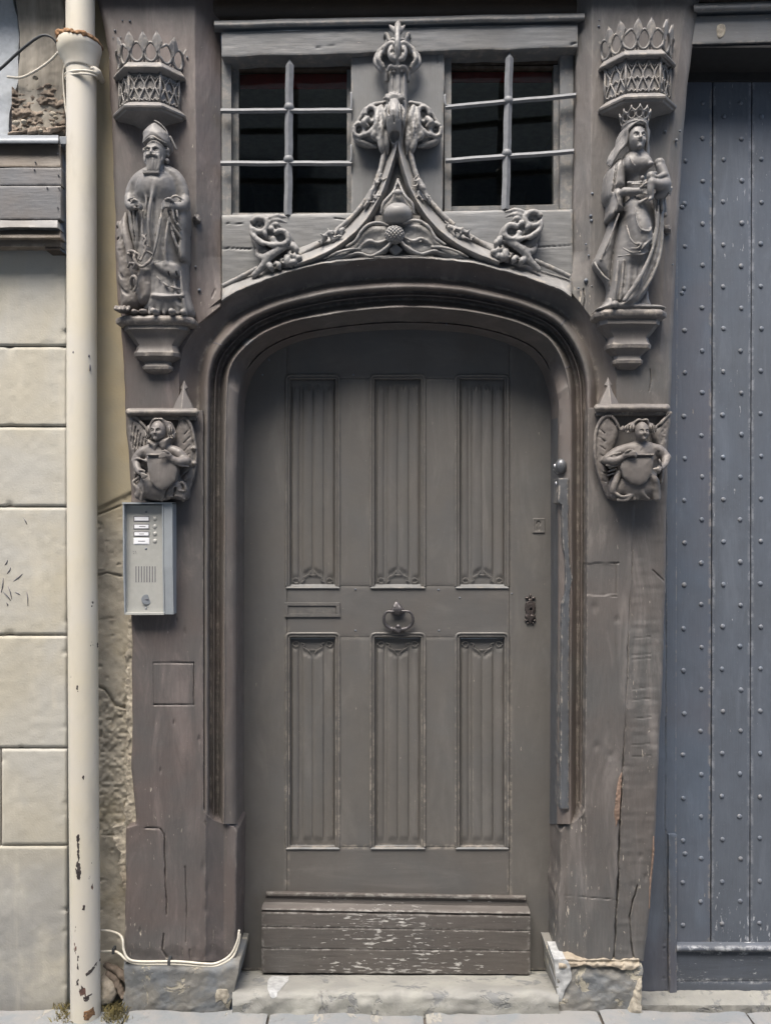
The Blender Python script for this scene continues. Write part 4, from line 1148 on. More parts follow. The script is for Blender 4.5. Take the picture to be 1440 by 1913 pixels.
for k in range(2, 9):
    yk = float(np.mean(rws[k][:, 1]))
    l_ = np.interp(yk, [1824, 1833, 1845, 1855, 1868], [506, 500, 499, 503, 507]) + rng.uniform(-2, 2); r_ = np.interp(yk, [1824, 1833, 1845, 1855, 1868], [541, 538, 528, 519, 512]) + rng.uniform(-2, 2)
    X_ = np.linspace(l_, r_, 14)
    prow.append(np.column_stack([X_, np.interp(X_, rws[k][:, 0], rws[k][:, 1]) - 0.6, np.interp(X_, rws[k][:, 0], rws[k][:, 2]) + 0.8]))
tag(loft("whitewash_patch", prow, M_flakewhite, None, flip=True),
    "flaking white paint patch on the left end of the doorstep", "paint patch")
tag(panel("plaster_repair", lambda y: np.interp(y, [1792, 1810, 1880], [1034, 1036, 1043]) + 0.8 * wob(y, 0.05, 3), lambda y: np.interp(y, [1792, 1806, 1830, 1850, 1880], [1056, 1068, 1066, 1056, 1048]) + 2.5 * wob(y, 0.09, 7), 1792, 1880, lambda X, Y: 2 + 4 * noise2(X, Y, 0.05, 3) + 1.2 * noise2(X, Y, 0.2, 5), -60, M_flakewhite, None, step=2),
    "whitish plaster patch on the inner side of the right plinth", "plaster")
tag(panel("mortar_bed", 1044, 1194, 0, 0, lambda X, Y: 5 + 6 * noise2(X, Y, 0.08, 3) + 4 * noise2(X, Y, 0.2, 5) - 5 * np.exp(-np.abs(Y - 1797) / 3), -40, M_rag, None, step=2, top=lambda x: 1794 + 1.6 * wob(x, 0.1, 3), bot=lambda x: 1808 + (6 * wob(x, 0.05, 5) + 2 * wob(x, 0.14, 8))),
    "crumbly pale mortar bed between the right post and its plinth", "mortar")
tag((lambda c: c.pad([(1184, 1850), (1196, 1828), (1197, 1870), (1194, 1899), (1172, 1899), (1174, 1880)], -30, 6, 5, 8, n=30).rough(3, 0.1, 6).mesh("plaster_flake", M_rag, None, zref=0))(Carve(1166, 1206, 1820, 1906, -40, 20, 2.0)),
    "cream plaster flake at the right corner of the right plinth", "plaster")
tag((lambda c: c.pad([(398, 1855), (408, 1850), (424, 1852), (428, 1866), (420, 1882), (412, 1872), (402, 1878)], -14, -2.5, 1.2, 6).rough(1.0, 0.15, 6).mesh("mortar_flake", M_rag, None, zref=3))(Carve(380, 440, 1836, 1892, -20, 20, 1.6)),
    "pale mortar flake on the lower right corner of the left plinth", "mortar")

# ================================================================ WINDOW ZONE (between the posts)
tf = thing("window_frame_beams", "grey painted timber beams framing the two small windows above the arch", "timber frame", P(740, 400, -20))
def exy(x):
    i = slice(near((423, 748)) - 4, NA - near((423, 748)) + 4)
    q = O_[(O_[:, 1] < 748)]
    q = q[np.argsort(q[:, 0])]
    return np.interp(x, q[:, 0], q[:, 1])
def fasH(X, Y):
    h = -13 + 1.2 * noise2(X, Y, 0.015, 5) + 0.5 * noise2(X * 0.2, Y, 0.2, 6)
    h = h + crackf(X, Y, [(416, 464), (436, 463), (470, 465)], 1.3, 5) + crackf(X, Y, [(1000, 462), (1066, 458)], 1.2, 3)
    h = h + crackf(X, Y, [(424, 417), (455, 418)], 1.4, 4) + crackf(X, Y, [(625, 407), (650, 410)], 1.3, 4)
    h = h - 3 * np.exp(-np.maximum(Y - (401 - (X - 415) * 0.02), 0) / 4)
    return h
panel("lower_beam", 414.5, 1069, 0, 0, fasH, -60, M_frame, tf, step=2.5, top=lambda x: 401 - (x - 415) * 0.016 + 0.8 * wob(x, 0.03, 1), bot=lambda x: exy(x) + 1.5)
def topH(X, Y):
    h = -7 + 1.5 * noise2(X, Y, 0.015, 9) + 0.5 * noise2(X * 0.2, Y, 0.2, 10)
    return h + crackf(X, Y, [(590, 88), (610, 86), (640, 82)], 1.2, 5) + crackf(X, Y, [(632, 60), (645, 60)], 1.2, 4) + crackf(X, Y, [(1066, 82), (1075, 80)], 2, 5)
panel("top_beam", 414, 1079, 0, 0, topH, -70, M_frame, tf, step=2.5, top=lambda x: 59 - (x - 415) * 0.022 + 0.8 * wob(x, 0.02, 4), bot=lambda x: 105 - (x - 415) * 0.027 + 1.3 * wob(x, 0.035, 7))
panel("centre_board", 656, lambda y: 830 - (y - 100) * 0.012, 97, 399, lambda X, Y: -20 + 1.0 * noise2(X, Y, 0.02, 19) + crackf(X, Y, [(815, 102), (817, 118)], 1.2, 3) + crackf(X, Y, [(660, 104), (710, 103)], 1.2, 4), -70, M_framev, tf, step=2.5, wobble=0.4)
# moulding over the beam and dark jetty
def mrow(dy, d, x0=400, x1=1092): return [(x, 45 - (x - 415) * 0.021 + dy + 0.7 * wob(x, 0.02, 3), d + 0.5 * wob(x, 0.03, 5)) for x in np.linspace(x0, x1, 90)]
tag(loft("jetty_moulding", [mrow(-8, -60), mrow(-8, -9), mrow(-6, -2), mrow(-3, 2), mrow(0, 3), mrow(4, 1), mrow(6, -4), mrow(8, -12), mrow(13, -18), mrow(15, -30), mrow(15, -60)], M_frame, None, flip=True), "light roll moulding running under the dark jetty above the windows", "moulding")
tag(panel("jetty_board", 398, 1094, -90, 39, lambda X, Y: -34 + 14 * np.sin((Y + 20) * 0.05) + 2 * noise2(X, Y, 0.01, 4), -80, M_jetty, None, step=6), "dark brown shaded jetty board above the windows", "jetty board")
# upper storey overhanging the whole front
us = thing("upper_storey", "overhanging upper storey timber front above the doorway, outside the picture", "upper storey", P(740, -90, 60))
box("bressumer", -250, 1700, -420, -62, -120, 44, M_jetty, us, 1.5)

# interior behind the windows
room = thing("room_interior", "dim room seen through the two barred windows", "room", P(740, 420, -300), kind='structure')
def quad(nm, pts, mat, par): return mesh_obj(nm, pts, [(0, 1, 2, 3)], mat, par)
xl, xr, zb, zt = -0.62, 0.66, 2.30, 3.06
quad("back_wall", [(xl, 1.3, zb), (xr, 1.3, zb), (xr, 1.3, zt), (xl, 1.3, zt)], M_room, room)
quad("ceiling", [(xl, 0.10, zt), (xr, 0.10, zt), (xr, 1.3, zt), (xl, 1.3, zt)], M_room, room)
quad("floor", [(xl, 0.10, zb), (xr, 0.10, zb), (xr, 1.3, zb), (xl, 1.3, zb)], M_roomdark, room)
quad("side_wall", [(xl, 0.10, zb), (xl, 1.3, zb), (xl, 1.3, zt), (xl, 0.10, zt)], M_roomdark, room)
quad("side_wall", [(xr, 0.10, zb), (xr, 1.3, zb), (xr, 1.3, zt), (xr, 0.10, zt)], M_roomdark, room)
# windows
def window(lbl, bx, glassx, frame, mirror):
    w = thing("barred_window", lbl, "window", P((bx[0] + bx[1]) / 2, 400, -40), group=None)
    return w
wl = window("left barred window above the arch, beside the bishop's post", (432, 655), None, None, 0)
box("frame", 414, 432, 100, 401, -60, -32, M_framev, wl, 0.6)
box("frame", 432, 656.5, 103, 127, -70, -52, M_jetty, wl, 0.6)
box("casement_stile", 433.5, 446, 128, 398, -64, -50, M_jamb_sky if False else M_framev, wl, 0.8)
box("casement_stile", 648, 662, 128, 398, -64, -50, M_framev, wl, 0.8)
box("casement_rail", 446, 660, 125, 130, -64, -50, M_jetty, wl, 0.6)
box("casement_rail", 434, 660, 397, 403, -64, -28, M_framev, wl, 0.6)
box("pane", 446, 650, 130, 398, -60, -58, M_glass, wl, 0)
box("red_blind", 448, 650, 131, 164, -82, -78, M_red, wl, 0)
wr = window("right barred window above the arch, beside the mother and child's post", (840, 1065), None, None, 0)
box("frame", 830, 843, 100, 398, -60, -34, M_framev, wr, 0.6)
box("frame", 832, 1072, 92, 122, -70, -52, M_jetty, wr, 0.6, slant=-4)
box("frame", 1046, 1071, 92, 390, -60, -34, M_framev, wr, 0.6)
box("casement_stile", 1034, 1047, 120, 388, -64, -48, M_framev, wr, 0.8)
box("casement_rail", 843, 1047, 385, 397, -64, -46, M_framev, wr, 0.8, slant=-4)
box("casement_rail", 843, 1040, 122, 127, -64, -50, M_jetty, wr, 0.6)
box("pane", 843, 1040, 126, 388, -60, -58, M_glass, wr, 0)
box("red_blind", 844, 1040, 128, 152, -82, -78, M_red, wr, 0)
def bar_square(name, pts, r, par):
    x, y, z = P(*np.array(pts, dtype=float).T)
    W = np.stack([x, y, z], 1)
    V = []; n = len(W)
    for i in range(n):
        rr = r[i] if hasattr(r, '__len__') else r
        for (dx, dy) in ((1, 0), (0, -1), (-1, 0), (0, 1)):
            V.append(W[i] + np.array([dx * rr / S, dy * rr / S, 0]))
    F = []
    for i in range(n - 1):
        for k in range(4):
            k2 = (k + 1) % 4; F.append((i * 4 + k, i * 4 + k2, (i + 1) * 4 + k2, (i + 1) * 4 + k)[::-1])
    F += [(0, 1, 2, 3), tuple((n - 1) * 4 + k for k in (3, 2, 1, 0))]
    return mesh_obj(name, V, F, M_iron, par)
def vbar(par, x0, y0, x1, y1, d=-16):
    n = 26; pts = []; rr = []
    eyes = [(y0 + (y1 - y0) * f) for f in (0.31, 0.645)]
    for i in range(n):
        t = i / (n - 1); y = y0 + (y1 - y0) * t
        pts.append((x0 + (x1 - x0) * t + 0.4 * math.sin(i), y, d)); r = 7.6
        if i == 0: r = 1
        rr.append(r)
    o = bar_square("upright_bar", pts, rr, par)
    c_ = Carve(min(x0, x1) - 14, max(x0, x1) + 14, y0, y1, d - 14, d + 16, 1.5)
    for e in eyes:
        xx = x0 + (x1 - x0) * (e - y0) / (y1 - y0)
        c_.ell((xx, e, d), (9.5, 9, 10), k=2)
    c_.mesh("bar_collar", M_iron, par, zref=d)
def hbar(par, x0, y0, x1, y1, d=-16, hook=None):
    n = 30
    xs = np.linspace(x0, x1, n); ys = np.linspace(y0, y1, n) + 0.5 * wob(xs, 0.04, int(y0) % 9)
    # flat-topped square bar seen from below
    rws = [[(x, y + a, d + b) for x, y in zip(xs, ys)] for a, b in [(-5.4, -3), (-4.6, 1.5), (-2.4, 5.5), (-1.2, 6.4), (4.6, 0.5), (4.2, -4), (-5.4, -3)]]
    return loft("cross_bar", rws, M_iron, par, flip=True, sharp=30)
vbar(wl, 541, 110, 538, 402); vbar(wr, 951.5, 97, 944, 391)
hbar(wl, 412, 207, 658, 206); hbar(wl, 412, 305, 657, 305)
hbar(wr, 832, 200, 1076, 178); hbar(wr, 832, 300, 1072, 283)
tube("bar_hook", [(654, 206, -14), (656, 200, -13), (656.5, 186, -13), (656, 172, -14)], 2.2, M_iron, wl, smoothn=12)
tube("bar_hook", [(653, 305, -14), (656, 298, -13), (656.5, 284, -13), (656, 270, -14)], 2.2, M_iron, wl, smoothn=12)
tube("bar_hook", [(841, 199, -14), (833, 196, -13), (831, 188, -13), (831, 176, -14)], 2.2, M_iron, wr, smoothn=12)

# ================================================================ STUDDED GATE (right)
gate = thing("studded_gate", "tall blue grey plank gate with rows of round studs at the right", "gate", P(1370, 1778, -60))
GZ = -105
pl_x = [(1262, 1329.6), (1332.4, 1402.8), (1405.0, 1480), (1481.6, 1560)]
for i, (a, b) in enumerate(pl_x):
    xa_ = (lambda y, a=a: a - 0 * y) if i else 1240
    panel("gate_plank", (lambda y, a=a, i=i: a - (y - 200) * 0.0022) if i else 1240, lambda y, b=b: b - (y - 200) * 0.0022, 120, 1764,
          lambda X, Y, i=i: GZ + 0.9 * noise2(X, Y, 0.01, 50 + i) + 0.4 * noise2(X, Y * 0.15, 0.12, 60 + i), GZ - 30, M_gate if i == 0 else M_gate_low, gate, step=4, wobble=0.3, seed=i)
box("backing", 1225, 1600, 100, 1890, GZ - 42, GZ - 34, M_dark, gate, 0)
rws = [[(x, y + (x - 1265) * 0.004, GZ + d) for x in np.linspace(1264, 1560, 40)] for y, d in [(1760, 0), (1763, 3), (1770, 12), (1774, 14), (1778, 13), (1779, 4)]]
loft("rail_ledge", rws, M_gate_rail, gate, flip=True, sharp=50)
for (a, b) in [(1779, 1833), (1834.5, 1894)]:
    panel("bottom_board", 1262, 1560, a, b, lambda X, Y: GZ + 5 + 0.8 * noise2(X * 0.1, Y, 0.3, 77), GZ - 30, M_gate_rail, gate, step=4)
tag(panel('gate_sill', 1196, 1560, 1879, 1912, roughH(-52, 6, 61), -100, M_step, None, step=4), 'rough pale stone sill under the studded gate', 'stone sill')
# frame post of the gate
panel("frame_board", lambda y: rpr(y) - 24, lambda y: np.interp(y, [100, 1500, 1900], [1266, 1263, 1262]), 120, 1893, lambda X, Y: GZ + 3 + crackf(X, Y, [(1244, 950), (1242, 1450), (1241, 1893)], 1.1, 6) + 0.8 * noise2(X, Y * .2, 0.05, 8), GZ - 20, M_gate, gate, step=2.5)
panel("frame_strip", 1249, 1264, 1560, 1896, lambda X, Y: GZ + 12 + 0.8 * noise2(X, Y * .2, 0.1, 9) + crackf(X, Y, [(1251, 1560), (1249.5, 1893)], 1.0, 4), GZ - 10, M_gate, gate, step=2.5, wobble=0.5)
# stud: one mesh shared by all
bm = bmesh.new(); bmesh.ops.create_uvsphere(bm, u_segments=12, v_segments=6, radius=1.0)
for v in bm.verts:
    if v.co.z < 0: v.co.z *= 0.2
for f in bm.faces: f.smooth = True
sme = bpy.data.meshes.new("stud"); bm.to_mesh(sme); bm.free(); sme.materials.append(M_nail)
gl = wloc(gate)
def stud(px, py, r=5.0, d=GZ):
    o = bpy.data.objects.new("stud", sme); COL.objects.link(o); o.parent = gate
    x, y, z = P(px, py, d); o.location = Vector((float(x), float(y), float(z))) - gl
    o.scale = (r / S * rng.uniform(.93, 1.07), r / S, r / S * 0.62); o.rotation_euler = (math.radians(90), 0, 0)
    o.scale = (r / S * rng.uniform(.9, 1.08), r / S * rng.uniform(.9, 1.08), r / S * 0.62)
    return o
for k in range(0, 20):
    for x in (1279.5, 1352, 1422.5, 1494):
        y = 217.5 + 79.4 * k
        if x < 1290 and k == 0: continue
        if y < 1745: stud(x - (y - 200) * 0.0025 + rng.uniform(-1.2, 1.2), y + rng.uniform(-1.5, 1.5) + (3 if x < 1290 else 0), 4.9)
    for x in (1312, 1385, 1458):
        y = 258 + 79.2 * k
        if y < 1740: stud(x - (y - 200) * 0.0022 + rng.uniform(-1.2, 1.2), y + rng.uniform(-1.5, 1.5), 4.9)
for (x, y) in [(1274, 386), (1274, 547), (1312, 192), (1383, 192), (1279, 1595)]: stud(x, y, 4.6)
# lintel over the gate
gl2 = thing("gate_lintel", "grey beam with one cream paint blotch over the studded gate", "lintel beam", P(1380, 80, -10))
panel("beam", 1284, 1600, 0, 0, lambda X, Y: -10 + 1.2 * noise2(X, Y, 0.02, 4), -150, M_frame, gl2, step=3, top=lambda x: 30 - (x - 1300) * 0.03, bot=lambda x: 81 - (x - 1300) * 0.03)
(lambda c: c.pad([(1340, 46), (1352, 45), (1355, 54), (1352, 66), (1342, 71), (1338, 60)], -14, -8.6, 0.8, 4, n=24).rough(0.8, 0.15, 2).mesh("paint_blotch", M_rag, gl2, zref=-10))(Carve(1330, 1364, 38, 78, -18, -2, 1.3))
rws = [[(x, 13 - (x - 1305) * 0.03 + dy, d) for x in np.linspace(1296, 1600, 30)] for dy, d in [(-7, -60), (-8, -8), (-5, 2), (0, 6), (5, 4), (8, -4), (11, -16), (17, -22), (17, -60)]]
loft("roll_moulding", rws, M_frame, gl2, flip=True)
box("dark_board", 1290, 1600, -90, 3, -80, -20, M_red if False else M_jetty, gl2, 0.5)
box("soffit_shade_board", 1262, 1600, 83, 88, -150, -14, M_dark, gl2, 0.3)  # near-black board: deep shade under the lintel put into the colour
box("soffit_shade_board", 1262, 1600, 88, 150, -150, -99, M_dark, gl2, 0.5)  # same painted shade, further back above the planks

# ================================================================ DOWNPIPE, CABLES, INTERCOM
pipe = thing("downpipe", "cream painted cast iron downpipe with flaking spots between the two houses", "drainpipe", P(156, 1905, 20))
def ppx(y): return np.interp(y, [-60, 100, 1000, 1905], [152, 152, 153.5, 160])
PD = 14
ys = np.linspace(118, 1912, 160)
tube("lower_pipe", [(ppx(y) + 0.4 * wob(y, 0.01, 1), y, PD) for y in ys], 26.6, M_pipe, pipe, seg=40)
tube("upper_pipe", [(150, y, PD) for y in np.linspace(-60, 104, 20)], 25.5, M_pipe, pipe, seg=40)
tube("pipe_socket", [(152, 132, PD), (152, 122, PD), (151, 112, PD), (150, 104, PD), (149, 97, PD), (148.5, 90, PD), (148.5, 82, PD), (148.5, 79, PD)], [28, 30, 33, 36, 38.5, 39.5, 39, 36], M_pipe, pipe, seg=40, smoothn=24)
c_ = Carve(100, 196, 60, 110, -30, 62, 1.7)
for i in range(130):
    a = rng.uniform(-0.4, 3.6); r = 33 + 5 * rng.rand()
    y = 80 + 3 * rng.rand() - (8 * max(0, math.cos(a - 3.0)) if True else 0)
    c_.ell((148.5 + r * math.cos(a), y, PD + r * math.sin(a)), (3 + 3 * rng.rand(), 2 + 3.5 * rng.rand(), 3 + 2 * rng.rand()), k=1.5)
for i in range(26):
    c_.ell((116 + 14 * rng.rand(), 76 + 20 * rng.rand(), PD + 4 + 20 * rng.rand()), (5, 5, 5), k=2)
c_.rough(3, 0.2, 3)
c_.mesh("rust_crust", M_rust, pipe, zref=PD)
tube("clamp", [(152 + 30 * math.cos(a), 133 - 7 * math.sin(a) * 0.3 + (1 - math.sin(a)) * 6, PD + 30 * math.sin(a)) for a in np.linspace(-0.3, 3.44, 30)], 2.2, M_pipe, pipe, seg=8)
tube("clamp", [(152 + 30 * math.cos(a), 139 - 7 * math.sin(a) * 0.3 + (1 - math.sin(a)) * 6, PD + 30 * math.sin(a)) for a in np.linspace(-0.3, 3.44, 30)], 1.8, M_pipe, pipe, seg=8)
c_ = Carve(160, 196, 118, 152, -20, 44, 1.3)
c_.ell((177, 135, 24), (9.5, 9.5, 6)).ell((176, 133, 30), (3.4, 3.4, 4)).cap((183, 134, 20), (180, 134, -10), 6, 5)
c_.mesh("clamp_lug", M_pipe, pipe, zref=20)
c_ = Carve(134, 178, 640, 700, 20, 46, 1.2)
for (x, y, a, b) in [(147, 663, 2, 3.5), (173, 668, 1.6, 3), (175, 690, 1.2, 7)]: c_.ell((x, y, 38 if x < 160 else 32), (a, b, 3))
c_.mesh("paint_flake_hole", M_ink, pipe, zref=PD)
def flake(pts, seed=0):
    kx = (1 - 38 / 1500) / (1 - 14 / 1500)
    pts = [(CX + (x - CX) * kx, CY + (y - CY) * kx) for x, y in pts]
    p = np.array(pts, dtype=float)
    c_ = Carve(p[:, 0].min() - 8, p[:, 0].max() + 8, p[:, 1].min() - 8, p[:, 1].max() + 8, 0, 50, 1.2)
    def tl(X, Y): return np.sqrt(np.maximum(26.6 ** 2 - (X - ppx(Y)) ** 2, 0)) + PD + 0.5
    c_.pad(pts, 10, 0, 0, 3, tilt=tl).rough(1.4, 0.3, seed).mesh("bare_iron_patch", M_rust if seed == 9 else M_lockbrown, pipe, zref=PD)
flake([(143, 1560), (150, 1556), (149, 1580), (150, 1610), (153, 1632), (150, 1645), (144, 1640), (141, 1622), (146, 1605), (145, 1580)], 1)
flake([(167, 1196), (173, 1198), (174, 1214), (169, 1218), (166, 1208)], 2)
flake([(168, 1122), (170, 1120), (169, 1142), (167, 1140)], 3)
flake([(144, 1279), (147, 1280), (147, 1293), (143, 1290)], 4); flake([(155, 1448), (158, 1450), (157, 1458), (154, 1455)], 5)
flake([(155, 1690), (160, 1692), (158, 1702), (154, 1700)], 6); flake([(160, 1818), (176, 1806), (179, 1810), (168, 1822), (161, 1826)], 7)
flake([(152, 1862), (170, 1860), (166, 1872), (158, 1872)], 8); flake([(158, 1890), (172, 1886), (174, 1904), (164, 1910), (156, 1904)], 9)
flake([(143, 1832), (148, 1828), (147, 1840), (142, 1842)], 10); flake([(145, 1785), (148, 1783), (148, 1812), (145, 1810)], 11)

tag(tube("black_cable", [(-40, 150, 0), (-5, 132, 6), (40, 92, 14), (75, 67, 22), (95, 68, 24), (108, 84, 18), (110, 96, 6)], [2.6, 2.6, 2.6, 2.4, 2.0, 1.6, 1.2], M_cableb, None, smoothn=50), "black cable looping from the left edge to the downpipe socket", "cable")
tag(tube("white_cable", [(14, 143, -8), (40, 144, 0), (66, 132, 6), (92, 114, 12), (110, 96, 18)], 2.4, M_cablew, None, smoothn=40), "short off white cable below the black cable at the top left", "cable")
tag(tube("thin_cable", [(121, 118, -6), (118, 140, 2), (119, 165, 2), (122, 200, 2), (125, 222, 0), (126, 300, -8)], 1.6, M_cablew, None, smoothn=40), "thin white cable running down the left side of the downpipe", "cable")
tag(tube("low_cable", [(184, 1739, -18), (205, 1740, -14), (222, 1746, -10), (229, 1756, 4), (231, 1775, 10), (240, 1792, 12), (262, 1797, 13), (330, 1797, 13), (380, 1801, 13), (405, 1800, 12), (430, 1785, 8), (443, 1760, 6), (447, 1738, 2)], 2.1, M_cablew, None, smoothn=110), "white cable leaving the pipe higher up and running along the plinth", "cable")
tag(tube("low_cable", [(184, 1779, -18), (212, 1778, -12), (224, 1783, 0), (238, 1795, 8), (262, 1801.5, 12), (330, 1802, 12), (380, 1805.5, 12), (408, 1804, 12), (434, 1789, 8), (445, 1765, 5), (448, 1745, 2)], 2.1, M_cablew, None, smoothn=110), "white cable leaving the pipe lower down, beneath its twin along the plinth", "cable")
for x, y in ((211, 1778), (315, 1799)): tag(box("cable_clip", x - 2.5, x + 2.5, y - 4, y + 6, 0 if x > 250 else -20, 16 if x > 250 else -7, M_cableb, None, 0.6), "small dark cable clip on the two white cables, " + ("near the downpipe" if x < 250 else "over the left plinth"), "cable clip")

ic = thing("intercom", "grey metal door intercom with four name cards and a lock, on the left post", "intercom", P(280, 1150, 10))
xm = 1  # built as a shallow hooded box
sF = (D - 29 / S) / D
def ibox(nm, x0, x1, y0, y1, d0, d1, m, b=0.5, par=ic): return box(nm, x0, x1, y0, y1, d0, d1, m, par, b)
ibox("housing", 233, 312, 942, 1148, -6, 12, M_steelb, 1)
ibox("face_plate", 235.5, 305, 944, 1147, 11, 17, M_steel, 0.6)
# hood: top and tapering cheeks
def prism(nm, pts2, x0, x1, m):   # side profile (py, d) swept in x
    s = sF; V = []
    for x in (x0, x1):
        for (py, d) in pts2: V.append(((x - CX) / S * s, -d / S, CZ + (CY - py) / S * s))
    n = len(pts2); F = [tuple(range(n)), tuple(range(2 * n - 1, n - 1, -1))] + [(i, i + n, (i + 1) % n + n, (i + 1) % n) for i in range(n)]
    return mesh_obj(nm, V, F, m, ic)
prism("hood_cheek", [(940, 0), (940, 30), (1060, 28), (1149, 21), (1149, 0)], 303, 305.5, M_steelb)
prism("hood_cheek", [(940, 0), (940, 30), (1060, 28), (1149, 21), (1149, 0)], 229.5, 232, M_steelb)
prism("hood_side", [(940, -4), (940, 29), (1060, 27), (1149, 20), (1149, -4)], 306, 322, M_steelb)
prism("hood_top", [(938.5, 0), (938.5, 31), (941.5, 31), (941.5, 0)], 229, 322, M_steelb)
prism("hood_bottom", [(1146, 0), (1146, 24), (1149.5, 24), (1149.5, 0)], 232.5, 305, M_steel)
for i, (y0, y1) in enumerate([(964.5, 974), (979, 988.5), (993, 1002), (1005, 1017)]):
    ibox("card_frame", 249.5, 279, y0, y1, 15, 17.8, M_ink if i < 3 else M_card, 0.3)
    cdo = ibox("name_card", 251, 277.5, y0 + 1.4, y1 - 1.4, 16, 18.2, M_card, 0.2)
    if i:
        ibox("card_writing", 260 - (i == 3) * 2, 269 + (i == 1) * 3 + (i == 3) * 2, (y0 + y1) / 2 - 0.6, (y0 + y1) / 2 + 0.6, 17.5, 18.4, M_ink, 0, cdo)
    c_ = Carve(280, 298, (y0 + y1) / 2 - 8, (y0 + y1) / 2 + 8, 12, 24, 0.9); c_.ell((289, (y0 + y1) / 2, 16), (4.6, 4.6, 3.0)).mesh("call_button", M_steel, ic, zref=18)
for (x, y, r) in [(272.5, 956.5, 2.3), (272.5, 1025, 2.3), (272.5, 1137, 2.0)]:
    c_ = Carve(x - 5, x + 5, y - 5, y + 5, 13, 22, 0.8); c_.ell((x, y, 17), (r, r, 1.5)).mesh("screw", M_zinc, ic, zref=18)
for k in range(8): ibox("speaker_slot", 253.2 + k * 5.1, 254.9 + k * 5.1, 1058, 1088, 14, 17.35, M_ink, 0.2)
for (x, y) in [(249, 1030), (253, 1030), (250, 1034), (254, 1033)]: ibox("microphone_hole", x - .7, x + .7, y - .7, y + .7, 14, 17.35, M_ink, 0.1)
auto_sharp(tube("lock_cylinder", [(273.5, 1120, 14), (273.5, 1120, 18.6)], 9, M_zinc, ic, seg=28), 40)
ibox("lock_slot", 270.5, 277, 1119, 1120.8, 17, 19.4, M_ink, 0.1)

# weeds at the foot of the pipe
V = []; F = []
for (cx_, cy_, rx, n) in [(218, 1888, 26, 200), (120, 1905, 24, 150), (205, 1900, 18, 90)]:
    for i in range(n):
        x = cx_ + rng.normal() * rx * 0.45; d = rng.uniform(-20, 40); base = np.array([float(v) for v in P(x, cy_ + 6, d)]); base[2] = 0.0
        h = rng.uniform(0.008, 0.028); a = rng.uniform(0, 6.28); lean = rng.uniform(0.2, 1.1) * h; w = rng.uniform(0.0008, 0.002)
        ddx, ddy = math.cos(a), math.sin(a)
        k = len(V)
        V += [base + (-ddy * w, ddx * w, 0), base + (ddy * w, -ddx * w, 0), base + (ddx * lean * .4, ddy * lean * .4, h * .65), base + (ddx * lean, ddy * lean, h)]
        F += [(k, k + 1, k + 2), (k, k + 2, k + 3), (k + 1, k + 3, k + 2)]
tag(mesh_obj("weeds", V, F, M_grass, None), "dry yellow green weeds growing at the foot of the downpipe", "weeds", kind='stuff')

# ================================================================ CARVINGS
def Wd(px, py, d):
    return np.array([(px - CX) / S, -d / S, CZ + (CY - py) / S])
def tubeW(name, W, r, mat, parent, seg=7, closed=False):
    W = np.array(W, dtype=float); n = len(W)
    rr = np.full(n, float(r)) if np.isscalar(r) else np.array(r, dtype=float)
    T = (np.roll(W, -1, 0) - np.roll(W, 1, 0)) if closed else np.gradient(W, axis=0)
    T /= np.linalg.norm(T, axis=1)[:, None] + 1e-12
    V = []
    for i in range(n):
        a = np.cross(T[i], [0, -1.0, 0.01])
        if np.linalg.norm(a) < 0.05: a = np.cross(T[i], np.array([1.0, 0, 0.3]))
        a /= np.linalg.norm(a); b = np.cross(a, T[i])
        for k in range(seg):
            th = 2 * math.pi * k / seg
            V.append(W[i] + (a * math.cos(th) + b * math.sin(th)) * rr[i] / S)
    F = []
    for i in range(n if closed else n - 1):
        j = (i + 1) % n
        for k in range(seg):
            k2 = (k + 1) % seg
            F.append((i * seg + k, j * seg + k, j * seg + k2, i * seg + k2))
    if not closed:
        F.append(tuple(range(seg))); F.append(tuple((n - 1) * seg + k for k in range(seg))[::-1])
    return mesh_obj(name, V, F, mat, parent, smooth=True)
def octo(W, dep):
    return np.array([(-W, -6), (-W, dep * 0.22), (-W * 0.52, dep), (W * 0.52, dep), (W, dep * 0.22), (W, -6)], dtype=float)
def plate(name, xc, W, dep, prof_, mat, parent, tilt=0.0):
    """stack of half-octagon outlines: prof_ = (offset, yref)"""
    rows_ = []
    for off, y in prof_:
        q = octo(W + off, dep + off)
        # subdivide each edge
        pts = []
        for a, b in zip(q[:-1], q[1:]):
            for t in np.linspace(0, 1, 9)[:-1]: pts.append(a * (1 - t) + b * t)
        pts.append(q[-1]); pts = np.array(pts)
        rows_.append([Wd(xc + x, y + tilt * x + 0.35 * float(wob(x, 0.08, 3)), d) for x, d in pts])
    R = np.array(rows_); nu, nv = R.shape[:2]
    o = mesh_obj(name, R.reshape(-1, 3), grid_faces(nu, nv, True), mat, parent, smooth=True)
    auto_sharp(o, 28); return o
def along(W, dep):
    q = octo(W, dep); seg = np.hypot(*np.diff(q, axis=0).T); L = np.concatenate([[0], np.cumsum(seg)])
    def f(u, out=0.0):
        x = np.interp(u, L, q[:, 0]); d = np.interp(u, L, q[:, 1])
        i = min(len(seg) - 1, max(0, int(np.searchsorted(L, u)) - 1))
        t = (q[i + 1] - q[i]) / seg[i]; n = np.array([-t[1], t[0]])
        if n @ np.array([x, d]) < 0: n = -n
        return x + n[0] * out, d + n[1] * out
    return f, L
